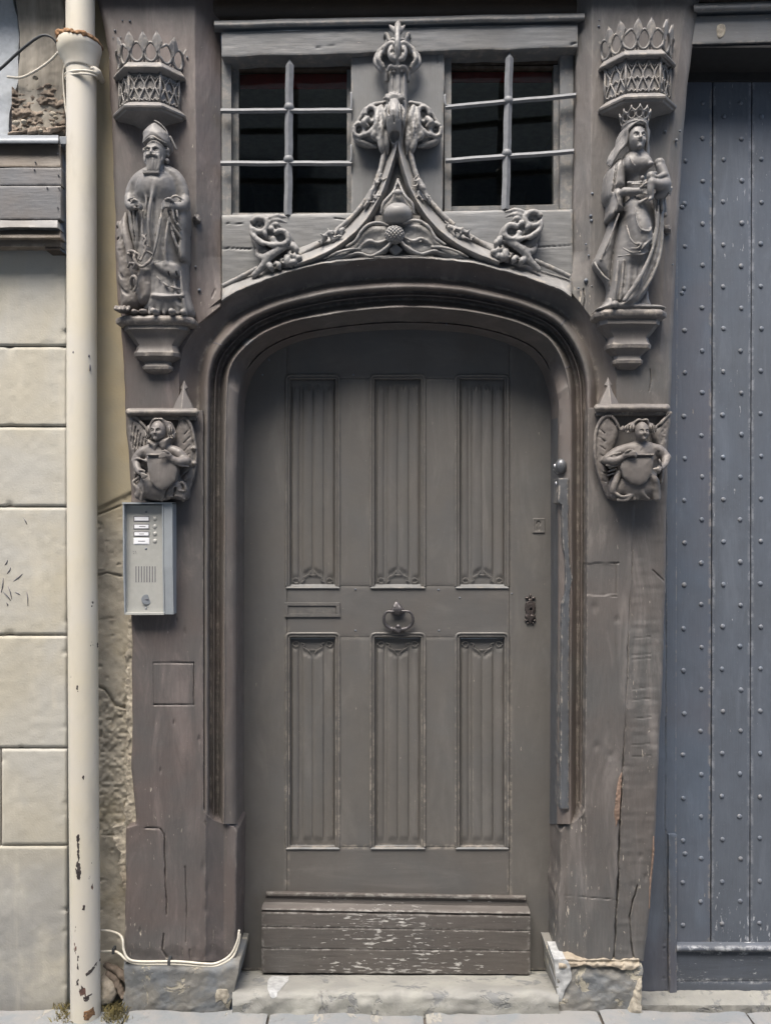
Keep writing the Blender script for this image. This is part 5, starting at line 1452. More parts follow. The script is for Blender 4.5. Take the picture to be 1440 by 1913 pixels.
def canopy(lbl, xc, W, dep, yt, y1, y2, y3, tilt, mat, solid_bays=(), k0=0):
    """yt: tips, y1: crown base, y2: drum top, y3: drum bottom (reference heights at the wall)"""
    c = thing("carved_canopy", lbl, "canopy", Wd(xc, y3 + 14, 0))
    plate("upper_ledge", xc, W, dep, [(-6, y1 - 3), (1, y1 - 2), (3, y1), (9, y1 + 8), (11, y1 + 11), (11, y1 + 13), (8, y1 + 15), (3, y2 - 1), (0, y2 + 1), (-5, y2 + 1)], mat, c, tilt)
    plate("drum", xc, W, dep, [(-2.5, y2 - 2), (-2.5, y3 + 2)], mat, c, tilt)
    plate("lower_ledge", xc, W, dep, [(-4, y3 - 3), (0, y3 - 1), (3, y3 + 2), (10, y3 + 8), (12, y3 + 11), (11, y3 + 14), (7, y3 + 15), (5, y3 + 18), (0, y3 + 19), (-22, y3 + 24), (-W * 0.75, y3 + 34)], mat, c, tilt)
    plate("crown_floor", xc, W, dep, [(2, y1 - 1), (-dep - 4, y1 - 3)], mat, c, tilt)
    f, L = along(W, dep)
    def w3(u, y, out=0.0):
        x, d = f(u, out); return Wd(xc + x, y + tilt * x, d)
    # corner shafts of the drum
    for u in L[1:-1]:
        tubeW("corner_shaft", [w3(u, y2, 0.3), w3(u, y3, 0.3)], 2.2, mat, c)
    # tracery in each face
    h = y3 - y2
    for a, b in zip(L[:-1], L[1:]):
        wd = b - a
        if wd < 9: continue
        n = max(1, int(round(wd / 19.0))); bw = wd / n
        for i in range(n):
            u0 = a + i * bw; uc = u0 + bw / 2; u1 = u0 + bw
            vm = y2 + h * 0.50
            for sgn, ue in ((1, u0), (-1, u1)):
                dd = (uc - ue)
                # lower ogee
                pts = spline([(ue, y3 - 1), (ue + dd * .10, y3 - h * .17), (ue + dd * .45, y3 - h * .30), (uc, vm - 1)], 9)
                tubeW("tracery_rib", [w3(u, y, 0.0) for u, y in pts], 1.7, mat, c, 6)
                # upper ogee, springing half a bay off
                pts = spline([(uc, vm + 2), (uc - dd * .12, vm - h * .14), (uc - dd * .5, vm - h * .26), (ue, y2 + 2)], 9)
                tubeW("tracery_rib", [w3(u, y, 0.0) for u, y in pts], 1.7, mat, c, 6)
                # cusps
                pts = spline([(ue + dd * .16, y3 - h * .14), (ue + dd * .6, y3 - h * .08), (uc, y3 - h * .16)], 6)
                tubeW("tracery_rib", [w3(u, y, -0.6) for u, y in pts], 1.3, mat, c, 5)
                pts = spline([(ue, vm - h * .02), (ue + dd * .5, vm + h * .07), (uc, vm)], 6)
                tubeW("tracery_rib", [w3(u, y, -0.4) for u, y in pts], 1.4, mat, c, 5)
                pts = spline([(ue, y2 + h * .22), (ue + dd * .5, y2 + h * .12), (uc, y2 + h * .24)], 6)
                tubeW("tracery_rib", [w3(u, y, -0.6) for u, y in pts], 1.3, mat, c, 5)
    # crown of openings and leaf points
    tot = L[-1]; n = max(5, int(round((tot - 10) / 25.0))); bw = (tot - 10) / n
    hc = y1 - yt
    for i in range(n):
        uc = 5 + (i + 0.5) * bw
        yb, yo = y1 - 2, yt + hc * 0.36
        ov = []
        for a in np.linspace(0, 2 * math.pi, 22)[:-1]:
            ww = bw * 0.46 * (1 - 0.28 * max(0, math.sin(a)) ** 2)
            t_ = (math.sin(a) + 1) / 2
            ov.append(w3(uc + ww * math.cos(a), yb + (yo - yb) * t_ , 2 + 5 * t_))
        tubeW("crown_loop", ov, 2.7, mat, c, 6, closed=True)
        # pointed leaf between two loops
        ub = uc - bw / 2
        for ubb in ([ub] if i else []) + ([uc + bw / 2] if i == n - 1 and False else []):
            V = []; prf = [(0.66, 1.5), (0.50, 4.5), (0.30, bw * 0.36), (0.15, bw * 0.24), (0.0, 0.6)]
            lean = lambda q: 3 + 7 * (1 - q)
            tgt = w3(ubb + 5, 100) - w3(ubb - 5, 100); tgt /= np.linalg.norm(tgt) * S
            for (q, hw) in prf:
                y = yt + hc * q
                for o_ in (2.0, -1.5):
                    for s_ in (-1, 0, 1):
                        V.append(w3(ubb, y + 2 * abs(s_), lean(q) + o_ + (1.6 if s_ == 0 and o_ > 0 else 0)) + tgt * (s_ * hw))
            F = []
            m = 6
            ringi = [0, 1, 2, 5, 4, 3]
            for r_ in range(len(prf) - 1):
                for k in range(6):
                    a_, b_ = ringi[k], ringi[(k + 1) % 6]
                    F.append((r_ * m + a_, r_ * m + b_, (r_ + 1) * m + b_, (r_ + 1) * m + a_))
            F.append(tuple(ringi)); F.append(tuple((len(prf) - 1) * m + k for k in ringi[::-1]))
            mesh_obj("leaf_point", V, F, mat, c)
            tubeW("crown_strut", [w3(ubb, y1 - 2, 2), w3(ubb, yt + hc * .5, 5)], 1.7, mat, c, 6)
    for u, s_ in ((3, -1), (tot - 3, 1)):
        tubeW("leaf_point", [w3(u, yt + hc * .45, 4), w3(u, yt + hc * .3, 7), w3(u + 0, yt + hc * 0.12, 12), w3(u, yt + 2, 16)], [3.4, 4, 3, 1.0], mat, c, 6)
        tubeW("crown_strut", [w3(u, y1 - 2, 2), w3(u, yt + hc * .42, 4)], 2, mat, c, 6)
    return c
canopy("pierced gothic canopy with crown over the bishop figure", 281, 55, 36, 84, 137, 154, 209, 0.0, M_carve)
canopy("pierced gothic canopy with taller leaf points over the mother and child figure", 1188, 60, 40, 62, 117, 131, 195, -0.03, M_carve)

def corbel(lbl, xc, prof_, mat):
    c = thing("statue_corbel", lbl, "corbel", Wd(xc, prof_[-1][2], 0))
    def pl(nm, pr):
        rows_ = []
        for W, dep, y in pr:
            q = np.array([(-W, -6), (-W, dep * 0.55), (-W * .80, dep * .93), (W * .80, dep * .93), (W, dep * .55), (W, -6)])
            pts = []
            for a, b in zip(q[:-1], q[1:]):
                for t in np.linspace(0, 1, 9)[:-1]: pts.append(a * (1 - t) + b * t)
            pts.append(q[-1])
            rows_.append([Wd(xc + x, y + 0.5 * float(wob(x, 0.06, 2)), d + 0.6 * float(wob(x, 0.1, 4))) for x, d in pts])
        R = np.array(rows_); nu, nv = R.shape[:2]
        F = np.vstack([grid_faces(nu, nv, True)])
        o = mesh_obj(nm, R.reshape(-1, 3), F, mat, c, smooth=True); auto_sharp(o, 35); return o
    i = 0
    pl("shelf", prof_[:9]); pl("bell", prof_[8:])
    return c
def cprof(W1, y0, W2, y2, W3, y3, W4, y4, y5):
    return [(W1 - 30, 4, y0), (W1 - 3, 40, y0), (W1 + 1, 44, y0 + 3), (W1 + 2, 45.5, y0 + 7), (W1 + 1, 44, y0 + 12), (W1 - 3, 41, y0 + 15), (W2 + 3, 36, y0 + 17), (W2 + 1, 36, y2), (W2, 37, y2 + 8),
            (W2 - 3, 33, y2 + 10), (W2 - 10, 26, y2 + 20), (W3 - 3, 23, y3 - 14), (W3 - 1, 24, y3 - 6), (W3 + 2, 28, y3), (W3 + 1, 27, y3 + 6), (W3 - 5, 21, y3 + 10), (W4 + 1, 15, y4 - 9), (W4 + 1, 16, y4 - 4), (W4 + 4, 19, y4), (W4 + 3, 18, y4 + 5), (W4 - 3, 12, y4 + 9), (W4 - 8, 6, y5), (2, -4, y5 + 3)]
corbel("moulded stepped corbel shelf under the bishop figure", 297, cprof(71, 598, 58, 614, 40, 663, 24, 687, 698), M_carve_d)
corbel("moulded stepped corbel shelf under the mother and child figure", 1170, cprof(65, 586, 55, 604, 39, 648, 24, 676, 690), M_carve_d)

def face(s, cx, cy, cd, rx, ry, rz, old=False, turn=0.0):
    """carved face in the head ellipsoid; turn shifts features sideways"""
    s.ell((cx, cy, cd), (rx, ry, rz), k=2)
    s.ell((cx + turn * .4, cy + ry * .42, cd + rz * .16), (rx * .74, ry * .58, rz * .84), k=4)
    fx = cx + turn; fr = cd + rz
    for sg in (-1, 1):
        s.ell((fx + sg * rx * .40, cy + ry * .02, fr - rz * .06), (rx * .26, ry * .13, rz * .20), k=3.0, sub=True)
        s.ell((fx + sg * rx * .40, cy + ry * .04, fr - rz * .27), (rx * .19, ry * .09, rz * .17), k=0.8)
        s.tube([(fx + sg * rx * .14, cy - ry * .10, fr - rz * .02), (fx + sg * rx * .42, cy - ry * .20, fr - rz * .12), (fx + sg * rx * .70, cy - ry * .10, fr - rz * .34)], rx * (.11 if old else .06), k=1.5, n=8)
        s.ell((fx + sg * rx * .46, cy + ry * .36, fr - rz * .40), (rx * .27, ry * .18, rz * .28), k=3)
    s.cap((fx, cy - ry * .12, fr - rz * .06), (fx, cy + ry * .30, fr + rz * .14), rx * .085, rx * .14, k=1.6)
    s.ell((fx, cy + ry * .32, fr + rz * .08), (rx * .20, ry * .07, rz * .14), k=1.2)
    if not old:
        s.cap((fx - rx * .20, cy + ry * .53, fr - rz * .12), (fx + rx * .20, cy + ry * .53, fr - rz * .12), rx * .07, k=1.0)
        s.cap((fx - rx * .24, cy + ry * .575, fr - rz * .05), (fx + rx * .24, cy + ry * .575, fr - rz * .05), 0.8, k=0.5, sub=True)
        s.cap((fx - rx * .15, cy + ry * .64, fr - rz * .14), (fx + rx * .15, cy + ry * .64, fr - rz * .14), rx * .085, k=1.0)
        s.ell((fx, cy + ry * .86, fr - rz * .22), (rx * .26, ry * .16, rz * .26), k=3)

# ---------------------------------------------------------------- bishop
bishop = thing("bishop_statue", "carved wooden bishop in mitre and chasuble on the left post, bearded", "statue", P(290, 590, 20))
s = Carve(204, 366, 300, 596, -6, 84, 1.4)
# robe mass
s.pad([(284, 318), (300, 314), (322, 318), (336, 330), (342, 352), (350, 392), (348, 440), (347, 485), (348, 540), (354, 588), (276, 588), (262, 560), (250, 500), (246, 440), (240, 400), (240, 375), (246, 342), (262, 330)], -4, 12, 34, 40, n=110)
# chasuble front panel, hanging to a low point on the right
s.pad([(270, 330), (300, 322), (328, 330), (334, 360), (330, 400), (336, 440), (336, 480), (330, 508), (318, 514), (300, 506), (284, 486), (273, 455), (269, 410), (266, 370)], 0, 24, 33, 44, n=90, k=4)
s.ell((292, 352, 40), (34, 30, 24), k=10)
# shoulders
s.tube([(286, 322, 34), (262, 336, 32), (248, 352, 28), (243, 378, 30)], [13, 13, 12, 10], k=6, n=14)
s.tube([(306, 320, 34), (328, 332, 32), (340, 354, 30), (347, 386, 30)], [13, 13, 12, 9], k=6, n=14)
# sleeves and forearms
s.tube([(243, 372, 34), (247, 388, 42), (260, 394, 52)], [9, 8.5, 6], k=3, n=10)
s.tube([(346, 376, 34), (342, 392, 46), (330, 396, 56)], [10, 10, 8], k=3, n=10)
# sleeve cuffs (edge of chasuble over arms)
s.tube([(240, 392, 36), (246, 380, 48), (258, 378, 54)], 1.8, k=1, n=12)
s.tube([(322, 384, 56), (334, 376, 56), (345, 380, 50), (352, 396, 40)], 2.2, k=1, n=12)
s.tube([(325, 389, 60), (336, 382, 58), (345, 387, 50)], 1.6, k=.6, n=10, sub=True)
# left hand holding a missing staff: palm, four fingers, thumb
s.ell((260, 396, 58), (8, 6, 7), k=3)
for i, (dx, dy) in enumerate([(0, -4), (2, -1), (2, 2.6), (0.5, 6)]):
    s.tube([(261 + dx, 394 + dy, 63), (269 + dx, 395 + dy, 65), (273 + dx, 397 + dy, 60)], [2.3, 2.1, 1.6], k=0.7, n=7)
s.tube([(256, 391, 62), (262, 387, 67), (268, 389, 67)], [2.4, 2.2, 1.8], k=0.8, n=6)
# right hand
s.ell((328, 396, 60), (9, 8, 7), k=3)
for i, dy in enumerate([-5, -1.4, 2.2, 5.6]):
    s.tube([(326, 394 + dy, 66), (318, 395 + dy, 67), (313.5, 398 + dy, 62)], [2.4, 2.2, 1.7], k=0.7, n=7)
s.tube([(333, 390, 66), (327, 386, 70), (320, 388, 70)], [2.6, 2.3, 1.9], k=0.8, n=6)
# cloth gathered over right arm, maniple zigzag
s.pad([(326, 400), (348, 392), (351, 420), (348, 440), (349, 482), (340, 490), (333, 470), (336, 450), (328, 425)], 0, 36, 14, 12, k=3, n=40)
for pts in [[(322, 404, 58), (330, 430, 56), (342, 450, 48)], [(330, 402, 62), (335, 422, 60), (344, 436, 52)], [(324, 418, 54), (331, 452, 52), (343, 484, 40)], [(338, 404, 60), (340, 416, 60)]]:
    s.tube(pts, [2.2, 2.6, 2.0][:len(pts)] if len(pts) > 2 else 2, k=1.5, n=12)
for pts in [[(327, 414, 60), (334, 436, 60), (341, 446, 55)], [(329, 440, 58), (336, 466, 55)], [(334, 404, 66), (338, 426, 60)]]:
    s.tube(pts, 1.7, k=.8, n=10, sub=True)
# sleeve drapery hanging from left arm
s.pad([(242, 392), (262, 398), (264, 440), (261, 470), (252, 474), (246, 450), (240, 420)], 0, 26, 14, 10, k=3, n=40)
for x0, x1 in ((247, 252), (254, 258), (261, 261)): s.tube([(x0, 400, 44), (x1, 440, 42), (x1 + 1, 470, 34)], [2.4, 2.6, 1.6], k=1.2, n=10)
s.tube([(267, 396, 62), (268, 430, 60), (268, 470, 56)], [3, 4, 3], k=1.5, n=10, sub=True)
s.tube([(273, 402, 52), (273, 440, 53), (276, 470, 52)], 2, k=1, n=8)
s.tube([(251, 406, 52), (255, 440, 50), (258, 462, 44)], 1.6, k=.6, n=8, sub=True)
# chasuble folds
for pts, r in [([(312, 396, 60), (308, 430, 63), (300, 470, 62), (290, 495, 54)], 3), ([(300, 350, 60), (291, 390, 62), (287, 430, 60), (288, 470, 54)], 3.4), ([(322, 420, 57), (318, 460, 60), (316, 500, 52)], 3),
               ([(276, 350, 52), (281, 380, 56), (279, 410, 54)], 2.5)]:
    s.tube(pts, [r * .6, r, r * .9, r * .5][:len(pts)] if len(pts) == 4 else r * .8, k=5, n=14)
for pts, r in [([(306, 380, 66), (300, 425, 67), (295, 465, 64)], 1.5), ([(316, 345, 60), (314, 375, 64), (312, 392, 66)], 1.2), ([(326, 350, 56), (322, 370, 58)], 1.2), ([(309, 402, 68), (313, 440, 66), (310, 480, 62)], 1.2)]:
    s.tube(pts, r, k=2, n=12, sub=True)
# collar (amice)
s.box((292, 334, 62), (15, 4.4, 4), k=2); s.tube([(276, 340, 67), (292, 341, 69), (309, 340, 67)], 1.0, k=.4, sub=True, n=8)
# hems and under robes
s.pad([(292, 496), (332, 496), (339, 518), (328, 523), (314, 518), (300, 509)], 20, 46, 8, 9, k=5, n=30)
s.tube([(300, 512, 60), (314, 519, 60), (326, 525, 52)], 2.0, k=.8, n=12, sub=True)
pass
s.tube([(296, 520, 50), (313, 536, 50), (325, 541, 48), (338, 543, 42)], [1.5, 2.2, 2.2, 1.8], k=1, n=14)
s.tube([(300, 530, 52), (315, 542, 52), (330, 548, 46)], 1.5, k=.6, n=12, sub=True)
for x0, x1 in ((292, 286), (302, 300), (314, 314), (328, 333), (340, 347)): s.tube([(x0, 512, 42), ((x0 + x1) / 2, 545, 42), (x1, 580, 36)], [2, 3, 4], k=3, n=8)
for x0, x1 in ((297, 293), (308, 306), (321, 323), (335, 340)): s.tube([(x0, 515, 50), (x1, 556, 50)], 1.6, k=1, sub=True)
s.tube([(290, 556, 46), (305, 558, 48), (322, 558, 48), (344, 555, 42)], [3, 3, 3, 3], k=4, n=16)
s.tube([(290, 560, 50), (306, 562, 50), (322, 562, 50), (346, 559, 44)], 1.4, k=.5, n=14, sub=True)
for x in (284, 297, 309, 321, 333, 346): s.tube([(x, 562, 36), (x + (x - 315) * .08, 586, 36)], [2.5, 3.4], k=2)
# feet
s.cap((296, 586, 30), (292, 585, 52), 6, 5, k=2); s.cap((324, 586, 30), (326, 586, 52), 6.5, 5.5, k=2); s.cap((344, 585, 26), (345, 586, 44), 6, 5, k=2)
s.rough(0.8, 0.12, 3).clipz(-3)
s.mesh("robed_figure", M_carve, bishop, zref=30)
# head with beard
s = Carve(262, 330, 262, 340, 6, 92, 1.15)
s.cap((293, 300, 42), (295, 326, 40), 12, 14, k=3)
face(s, 292, 288, 50, 18.5, 24, 19, old=True, turn=-2)
for i in range(5):   # beard locks
    x = 281 + i * 5.2
    s.tube([(x, 302 + abs(i - 2) * -1.5, 66), (x + 1.2, 314, 66 - abs(i - 2)), (291 + (x - 291) * .8, 325, 64), (291 + (x - 291) * .7 + (1 if i % 2 else -1), 331, 62)], [3.0, 3.4, 3.0, 1.6], k=1.0, n=14)
for sg in (-1, 1):  # moustache
    s.tube([(290 + sg * 1.5, 298.5, 71), (290 + sg * 8, 300.5, 69), (290 + sg * 13, 307, 62)], [1.8, 2.6, 1.6], k=0.8, n=10)
    s.tube([(290 + sg * 15.5, 292, 56), (290 + sg * 15, 303, 57), (290 + sg * 11, 312, 60)], [3, 3.6, 3], k=1.2, n=10)
    s.ell((292 + sg * 20, 281, 46), (5.5, 6, 6), k=1.5); s.ell((292 + sg * 20.5, 288, 44), (4, 4.5, 5), k=1.5)
    s.ell((292 + sg * 20, 279, 50), (2, 2, 3), k=.6, sub=True)
s.ell((312, 300, 44), (4.5, 5, 5), k=1.5)
s.ell((290, 303.5, 72), (5, 2.2, 4), k=.8, sub=True); s.cap((286, 305.5, 67), (294, 305.5, 67), 1.7, k=.8)
s.cap((290, 276, 70), (290, 281, 70), 1.2, k=.5, sub=True)
s.mesh("bearded_head", M_carve, bishop, zref=45)
# mitre
s = Carve(258, 332, 222, 284, 6, 86, 1.2)
s.pad([(290, 229), (300, 235), (312, 247), (315, 256), (312, 274), (272, 274), (268, 256), (268, 248), (278, 236)], 16, 46, 22, 22, n=60, tilt=lambda X, Y: -(274 - Y) * 0.12)
s.tube([(315, 258, 48), (313, 247, 50), (301, 234, 52), (291, 228, 52)], 1.4, k=.6, n=14)
s.tube([(309, 254, 60), (298, 239, 62)], 1.0, k=.5, sub=True)
s.tube([(271, 272, 58), (281, 270, 67), (291, 265, 69), (302, 270, 67), (313, 273, 58)], 1.7, k=1, n=16)
s.ell((291, 269, 68), (5, 3.4, 3), k=1)
s.tube([(315, 250, 34), (321, 262, 32), (325, 271, 30)], [2.5, 2.2, 2], k=1, n=8)
s.mesh("mitre", M_carve, bishop, zref=45)
# child / tub group at the bishop's feet, left
s = Carve(204, 300, 384, 598, -6, 76, 1.4)
s.pad([(230, 392), (236, 404), (242, 440), (250, 466), (258, 500), (262, 530), (268, 560), (258, 578), (226, 578), (220, 560), (219, 540), (214, 520), (215, 505), (218, 490), (212, 474), (211, 464), (216, 450), (213, 432), (213, 416), (219, 408), (226, 403)], -4, 8, 26, 20, n=120)
s.tube([(232, 396, 20), (235, 430, 34), (244, 462, 40), (252, 500, 38), (262, 545, 34)], [3.5, 7, 8, 8, 6], k=5, n=18)
s.tube([(218, 412, 14), (224, 440, 24), (226, 470, 28), (232, 510, 28), (238, 560, 26)], [5, 7, 8, 9, 9], k=5, n=18)
for pts in [[(226, 410, 30), (232, 440, 38), (238, 470, 40)], [(226, 470, 38), (236, 500, 42), (248, 540, 42), (254, 566, 40)], [(222, 446, 30), (214, 462, 20)], [(218, 500, 28), (230, 520, 36)], [(220, 532, 26), (236, 548, 36), (250, 552, 40)]]:
    s.tube(pts, 2.6, k=3, n=12, sub=True)
s.ell((217, 424, 20), (4, 5, 12), k=2, sub=True); s.ell((214, 468, 18), (4, 8, 12), k=2, sub=True)
# curling ribbon / serpentine ornament
for pts, r in [([(246, 478, 46), (254, 477, 54), (262, 481, 56), (260, 490, 56), (264, 500, 56), (274, 506, 56), (284, 500, 56), (290, 492, 54)], 3.0), ([(262, 481, 58), (270, 486, 58), (268, 494, 58)], 2.2), ([(278, 478, 58), (286, 480, 58), (294, 484, 56)], 2.4),
               ([(276, 450, 58), (282, 458, 60), (278, 468, 60), (282, 476, 60), (272, 496, 58)], 2.4), ([(282, 448, 58), (277, 458, 58), (286, 470, 58)], 1.8), ([(301, 448, 60), (303, 455, 60)], 3.2), ([(247, 505, 50), (252, 500, 56), (260, 502, 56), (258, 509, 56)], 2.8), ([(251, 545, 46), (254, 526, 54), (262, 526, 56), (264, 538, 54), (258, 548, 50)], 2.8)]:
    s.tube(pts, r, k=1.0, n=26)
s.ell((254, 502, 60), (3.5, 3.5, 5), k=.8); s.ell((257, 534, 60), (3.2, 4.5, 8), k=1, sub=True)
s.ell((250, 484, 58), (3, 3, 4), k=.8)
s.pad([(262, 502), (288, 498), (296, 520), (290, 560), (270, 572), (258, 556)], 0, 26, 22, 18, k=4, n=40)
# animal paw at the base
s.ell((232, 580, 36), (13, 6.5, 16), k=3)
for x in (224, 231, 238, 246): s.cap((x, 579, 46), (x + 1, 584, 54), 4.2, 3.2, k=1)
s.ell((254, 584, 34), (7, 5, 12), k=2); s.ell((270, 584, 34), (9, 5, 12), k=2)
s.rough(1.3, 0.1, 6).clipz(-3)
s.mesh("crouching_figure", M_carve_d, bishop, zref=28)

# ---------------------------------------------------------------- mother and child
mary = thing("mother_and_child_statue", "carved wooden crowned woman nursing a headless child on the right post", "statue", P(1180, 572, 20))
s = Carve(1104, 1262, 276, 590, -6, 92, 1.4)
# torso and skirt
s.pad([(1178, 284), (1194, 284), (1206, 296), (1214, 312), (1213, 340), (1212, 356), (1222, 380), (1228, 410), (1226, 450), (1214, 500), (1200, 560), (1196, 572), (1140, 572), (1142, 530), (1145, 484), (1153, 430), (1164, 385), (1168, 352), (1160, 320), (1160, 300)], -4, 12, 34, 34, n=120)
# breasts, chest
s.ell((1186, 306, 36), (27, 24, 20), k=8); s.ell((1175, 312, 47), (12, 11, 9), k=9); s.ell((1198, 312, 50), (13, 12, 11), k=8); s.ell((1206, 318, 58), (5, 5, 7), k=3)
s.cap((1186, 280, 42), (1186, 296, 40), 8.5, 13, k=6)
s.tube([(1166, 308, 60), (1177, 321, 63), (1186, 320, 64), (1193, 317, 66)], 1.1, k=.6, n=14, sub=True)
s.tube([(1192, 312, 68), (1199, 322, 66), (1210, 325, 62)], 1.3, k=.8, n=12, sub=True)
s.tube([(1167, 306, 58), (1172, 316, 60), (1177, 322, 60)], 1.4, k=.8, n=8)
# upper left arm with wide sleeve
s.pad([(1146, 302), (1158, 296), (1167, 308), (1168, 330), (1167, 352), (1160, 358), (1150, 362), (1142, 376), (1132, 368), (1131, 345), (1135, 320)], -2, 24, 24, 16, n=60, k=3)
s.pad([(1140, 362), (1152, 354), (1162, 366), (1160, 386), (1161, 394), (1150, 398), (1143, 408), (1136, 404), (1138, 384)], 0, 34, 16, 11, n=50, k=2)
s.tube([(1145, 370, 56), (1154, 358, 58), (1166, 352, 52)], 1.8, k=.8, n=10, sub=True)
s.tube([(1147, 312, 46), (1144, 340, 46), (1141, 362, 44)], 2.0, k=2, n=8, sub=True)
s.tube([(1143, 366, 50), (1148, 384, 52), (1146, 400, 46)], 1.8, k=1.5, n=8)
# forearm and hand towards the child
s.cap((1160, 366, 50), (1186, 368, 60), 8, 5.6, k=3)
s.ell((1190, 368, 62), (7, 6.5, 5), k=2.5)
for (dx, dy, ex, ey) in [(5, -5, 18, -6), (6, 0, 20, 5), (5, 3.4, 19, 9.5), (3, 6, 16, 13.5)]:
    s.tube([(1188 + dx, 368 + dy, 64), (1190 + (dx + ex) / 2, 368 + (dy + ey) / 2, 67), (1188 + ex, 368 + ey, 65)], [2.5, 2.2, 1.7], k=.7, n=7)
s.tube([(1186, 364, 66), (1193, 358, 70), (1199, 358, 70)], [2.6, 2.3, 1.9], k=.8, n=7)
# belt, gathered cloth at the waist
s.tube([(1168, 348, 48), (1180, 352, 56), (1194, 350, 58), (1206, 344, 54)], 2.6, k=1.5, n=14)
s.tube([(1172, 354, 56), (1188, 356, 60), (1200, 352, 60)], 1.5, k=.8, n=10)
s.ell((1190, 344, 60), (3.5, 4, 4), k=1); s.ell((1196, 353, 62), (4, 3, 4), k=1)
s.tube([(1186, 390, 62), (1200, 382, 64), (1206, 378, 62)], [2.8, 2.6, 1.4], k=1, n=8)
# skirt: knee push and apron folds
s.tube([(1180, 390, 40), (1192, 440, 46), (1186, 480, 44)], [16, 20, 14], k=12, n=10)
for pts, r in [([(1176, 400, 62), (1178, 425, 66), (1184, 441, 68), (1200, 444, 66), (1206, 436, 62)], 1.8), ([(1163, 430, 54), (1168, 455, 60), (1176, 466, 63), (1182, 466, 64)], 1.8), ([(1158, 470, 50), (1170, 480, 58), (1186, 480, 60)], 1.6),
               ([(1170, 474, 60), (1180, 474, 63), (1186, 468, 63)], 1.6), ([(1188, 475, 62), (1196, 466, 63), (1206, 456, 58)], 1.8), ([(1150, 484, 46), (1170, 484, 56), (1190, 484, 58), (1204, 476, 50)], 1.6), ([(1216, 398, 52), (1217, 430, 54), (1208, 464, 54)], 2.2)]:
    s.tube(pts, r, k=2.2, n=16)
for pts, r in [([(1170, 395, 62), (1170, 430, 64), (1176, 456, 66)], 1.8), ([(1148, 487, 54), (1168, 487, 62), (1190, 487, 64), (1203, 480, 56)], 1.3), ([(1160, 400, 56), (1154, 440, 54), (1150, 480, 50)], 1.6)]:
    s.tube(pts, r, k=2, n=14, sub=True)
# lower skirt folds
for x0, x1, r in ((1150, 1143, 3.4), (1160, 1154, 2.4), (1172, 1166, 3.8), (1184, 1180, 2.2), (1194, 1186, 3)): s.tube([(x0, 492, 44), ((x0 + x1) / 2, 530, 45), (x1, 562, 42)], [r * .8, r, r], k=4, n=10)
for x0, x1 in ((1156, 1150), (1166, 1160), (1179, 1173)): s.tube([(x0, 496, 56), (x1, 560, 54)], 2.2, k=3, sub=True)
# mantle wing left
s.pad([(1150, 392), (1158, 400), (1154, 440), (1147, 480), (1144, 520), (1142, 545), (1136, 522), (1126, 508), (1113, 488), (1120, 468), (1134, 436)], -2, 12, 20, 16, n=70, k=2)
s.tube([(1113, 487, 20), (1118, 500, 26), (1128, 514, 28), (1138, 523, 30)], 1.8, k=1, n=10)
s.tube([(1152, 404, 42), (1136, 450, 38), (1122, 484, 30)], 2.2, k=3, n=10)
s.tube([(1148, 420, 48), (1140, 470, 42), (1138, 510, 36)], 2.6, k=3, n=10, sub=True)
# mantle on the right sweeping down to the left foot
s.pad([(1224, 372), (1240, 384), (1238, 420), (1236, 450), (1233, 486), (1222, 512), (1210, 540), (1196, 562), (1180, 574), (1150, 574), (1160, 562), (1178, 540), (1196, 505), (1208, 470), (1218, 430)], -2, 24, 24, 16, n=90, k=2)
s.tube([(1222, 392, 52), (1219, 436, 54), (1206, 484, 56), (1184, 530, 56), (1160, 566, 52)], [2.2, 2.6, 3.2, 4.4, 4], k=2, n=24)
s.tube([(1228, 400, 56), (1226, 440, 56), (1214, 490, 56), (1194, 532, 56), (1172, 562, 54)], [1.5, 1.8, 2.4, 2.6, 2], k=1.5, n=24, sub=True)
s.tube([(1234, 400, 40), (1230, 470, 44), (1214, 516, 48), (1196, 548, 46), (1176, 572, 40)], 2.6, k=2, n=20)
s.tube([(1212, 536, 44), (1200, 548, 50), (1178, 568, 50)], 1.4, k=1, n=14, sub=True)
s.pad([(1210, 540), (1214, 556), (1216, 574), (1176, 574), (1190, 562)], -2, 20, 14, 10, k=2, n=24)
s.ell((1214, 537, 32), (4, 6, 12), k=1, sub=True)
# ground slab and foot
s.pad([(1136, 556), (1150, 562), (1200, 568), (1232, 570), (1236, 578), (1120, 580), (1122, 572), (1130, 566)], -2, 30, 12, 10, k=2, n=30)
s.cap((1146, 570, 40), (1140, 574, 52), 6, 5, k=2)
# draped bundle under the child
s.tube([(1222, 372, 40), (1220, 396, 42)], [6, 4], k=2); s.tube([(1236, 370, 36), (1240, 396, 34)], [5, 4], k=2); s.tube([(1228, 372, 52), (1230, 398, 48)], [3, 3.4], k=1); s.ell((1240, 404, 38), (4, 5, 5), k=1.5)
# left hand of the woman under the child: fingers
for i in range(4): s.tube([(1242 - i * .8, 354 + i * 4.4, 48), (1246 - i, 360 + i * 4.2, 54), (1240 - i, 364 + i * 3.6, 60)], [2.2, 2.1, 1.6], k=.6, n=7)
s.cap((1240, 352, 40), (1238, 366, 42), 8, 7, k=3)
s.rough(0.8, 0.12, 8).clipz(-3)
s.mesh("robed_figure", M_carve, mary, zref=30)
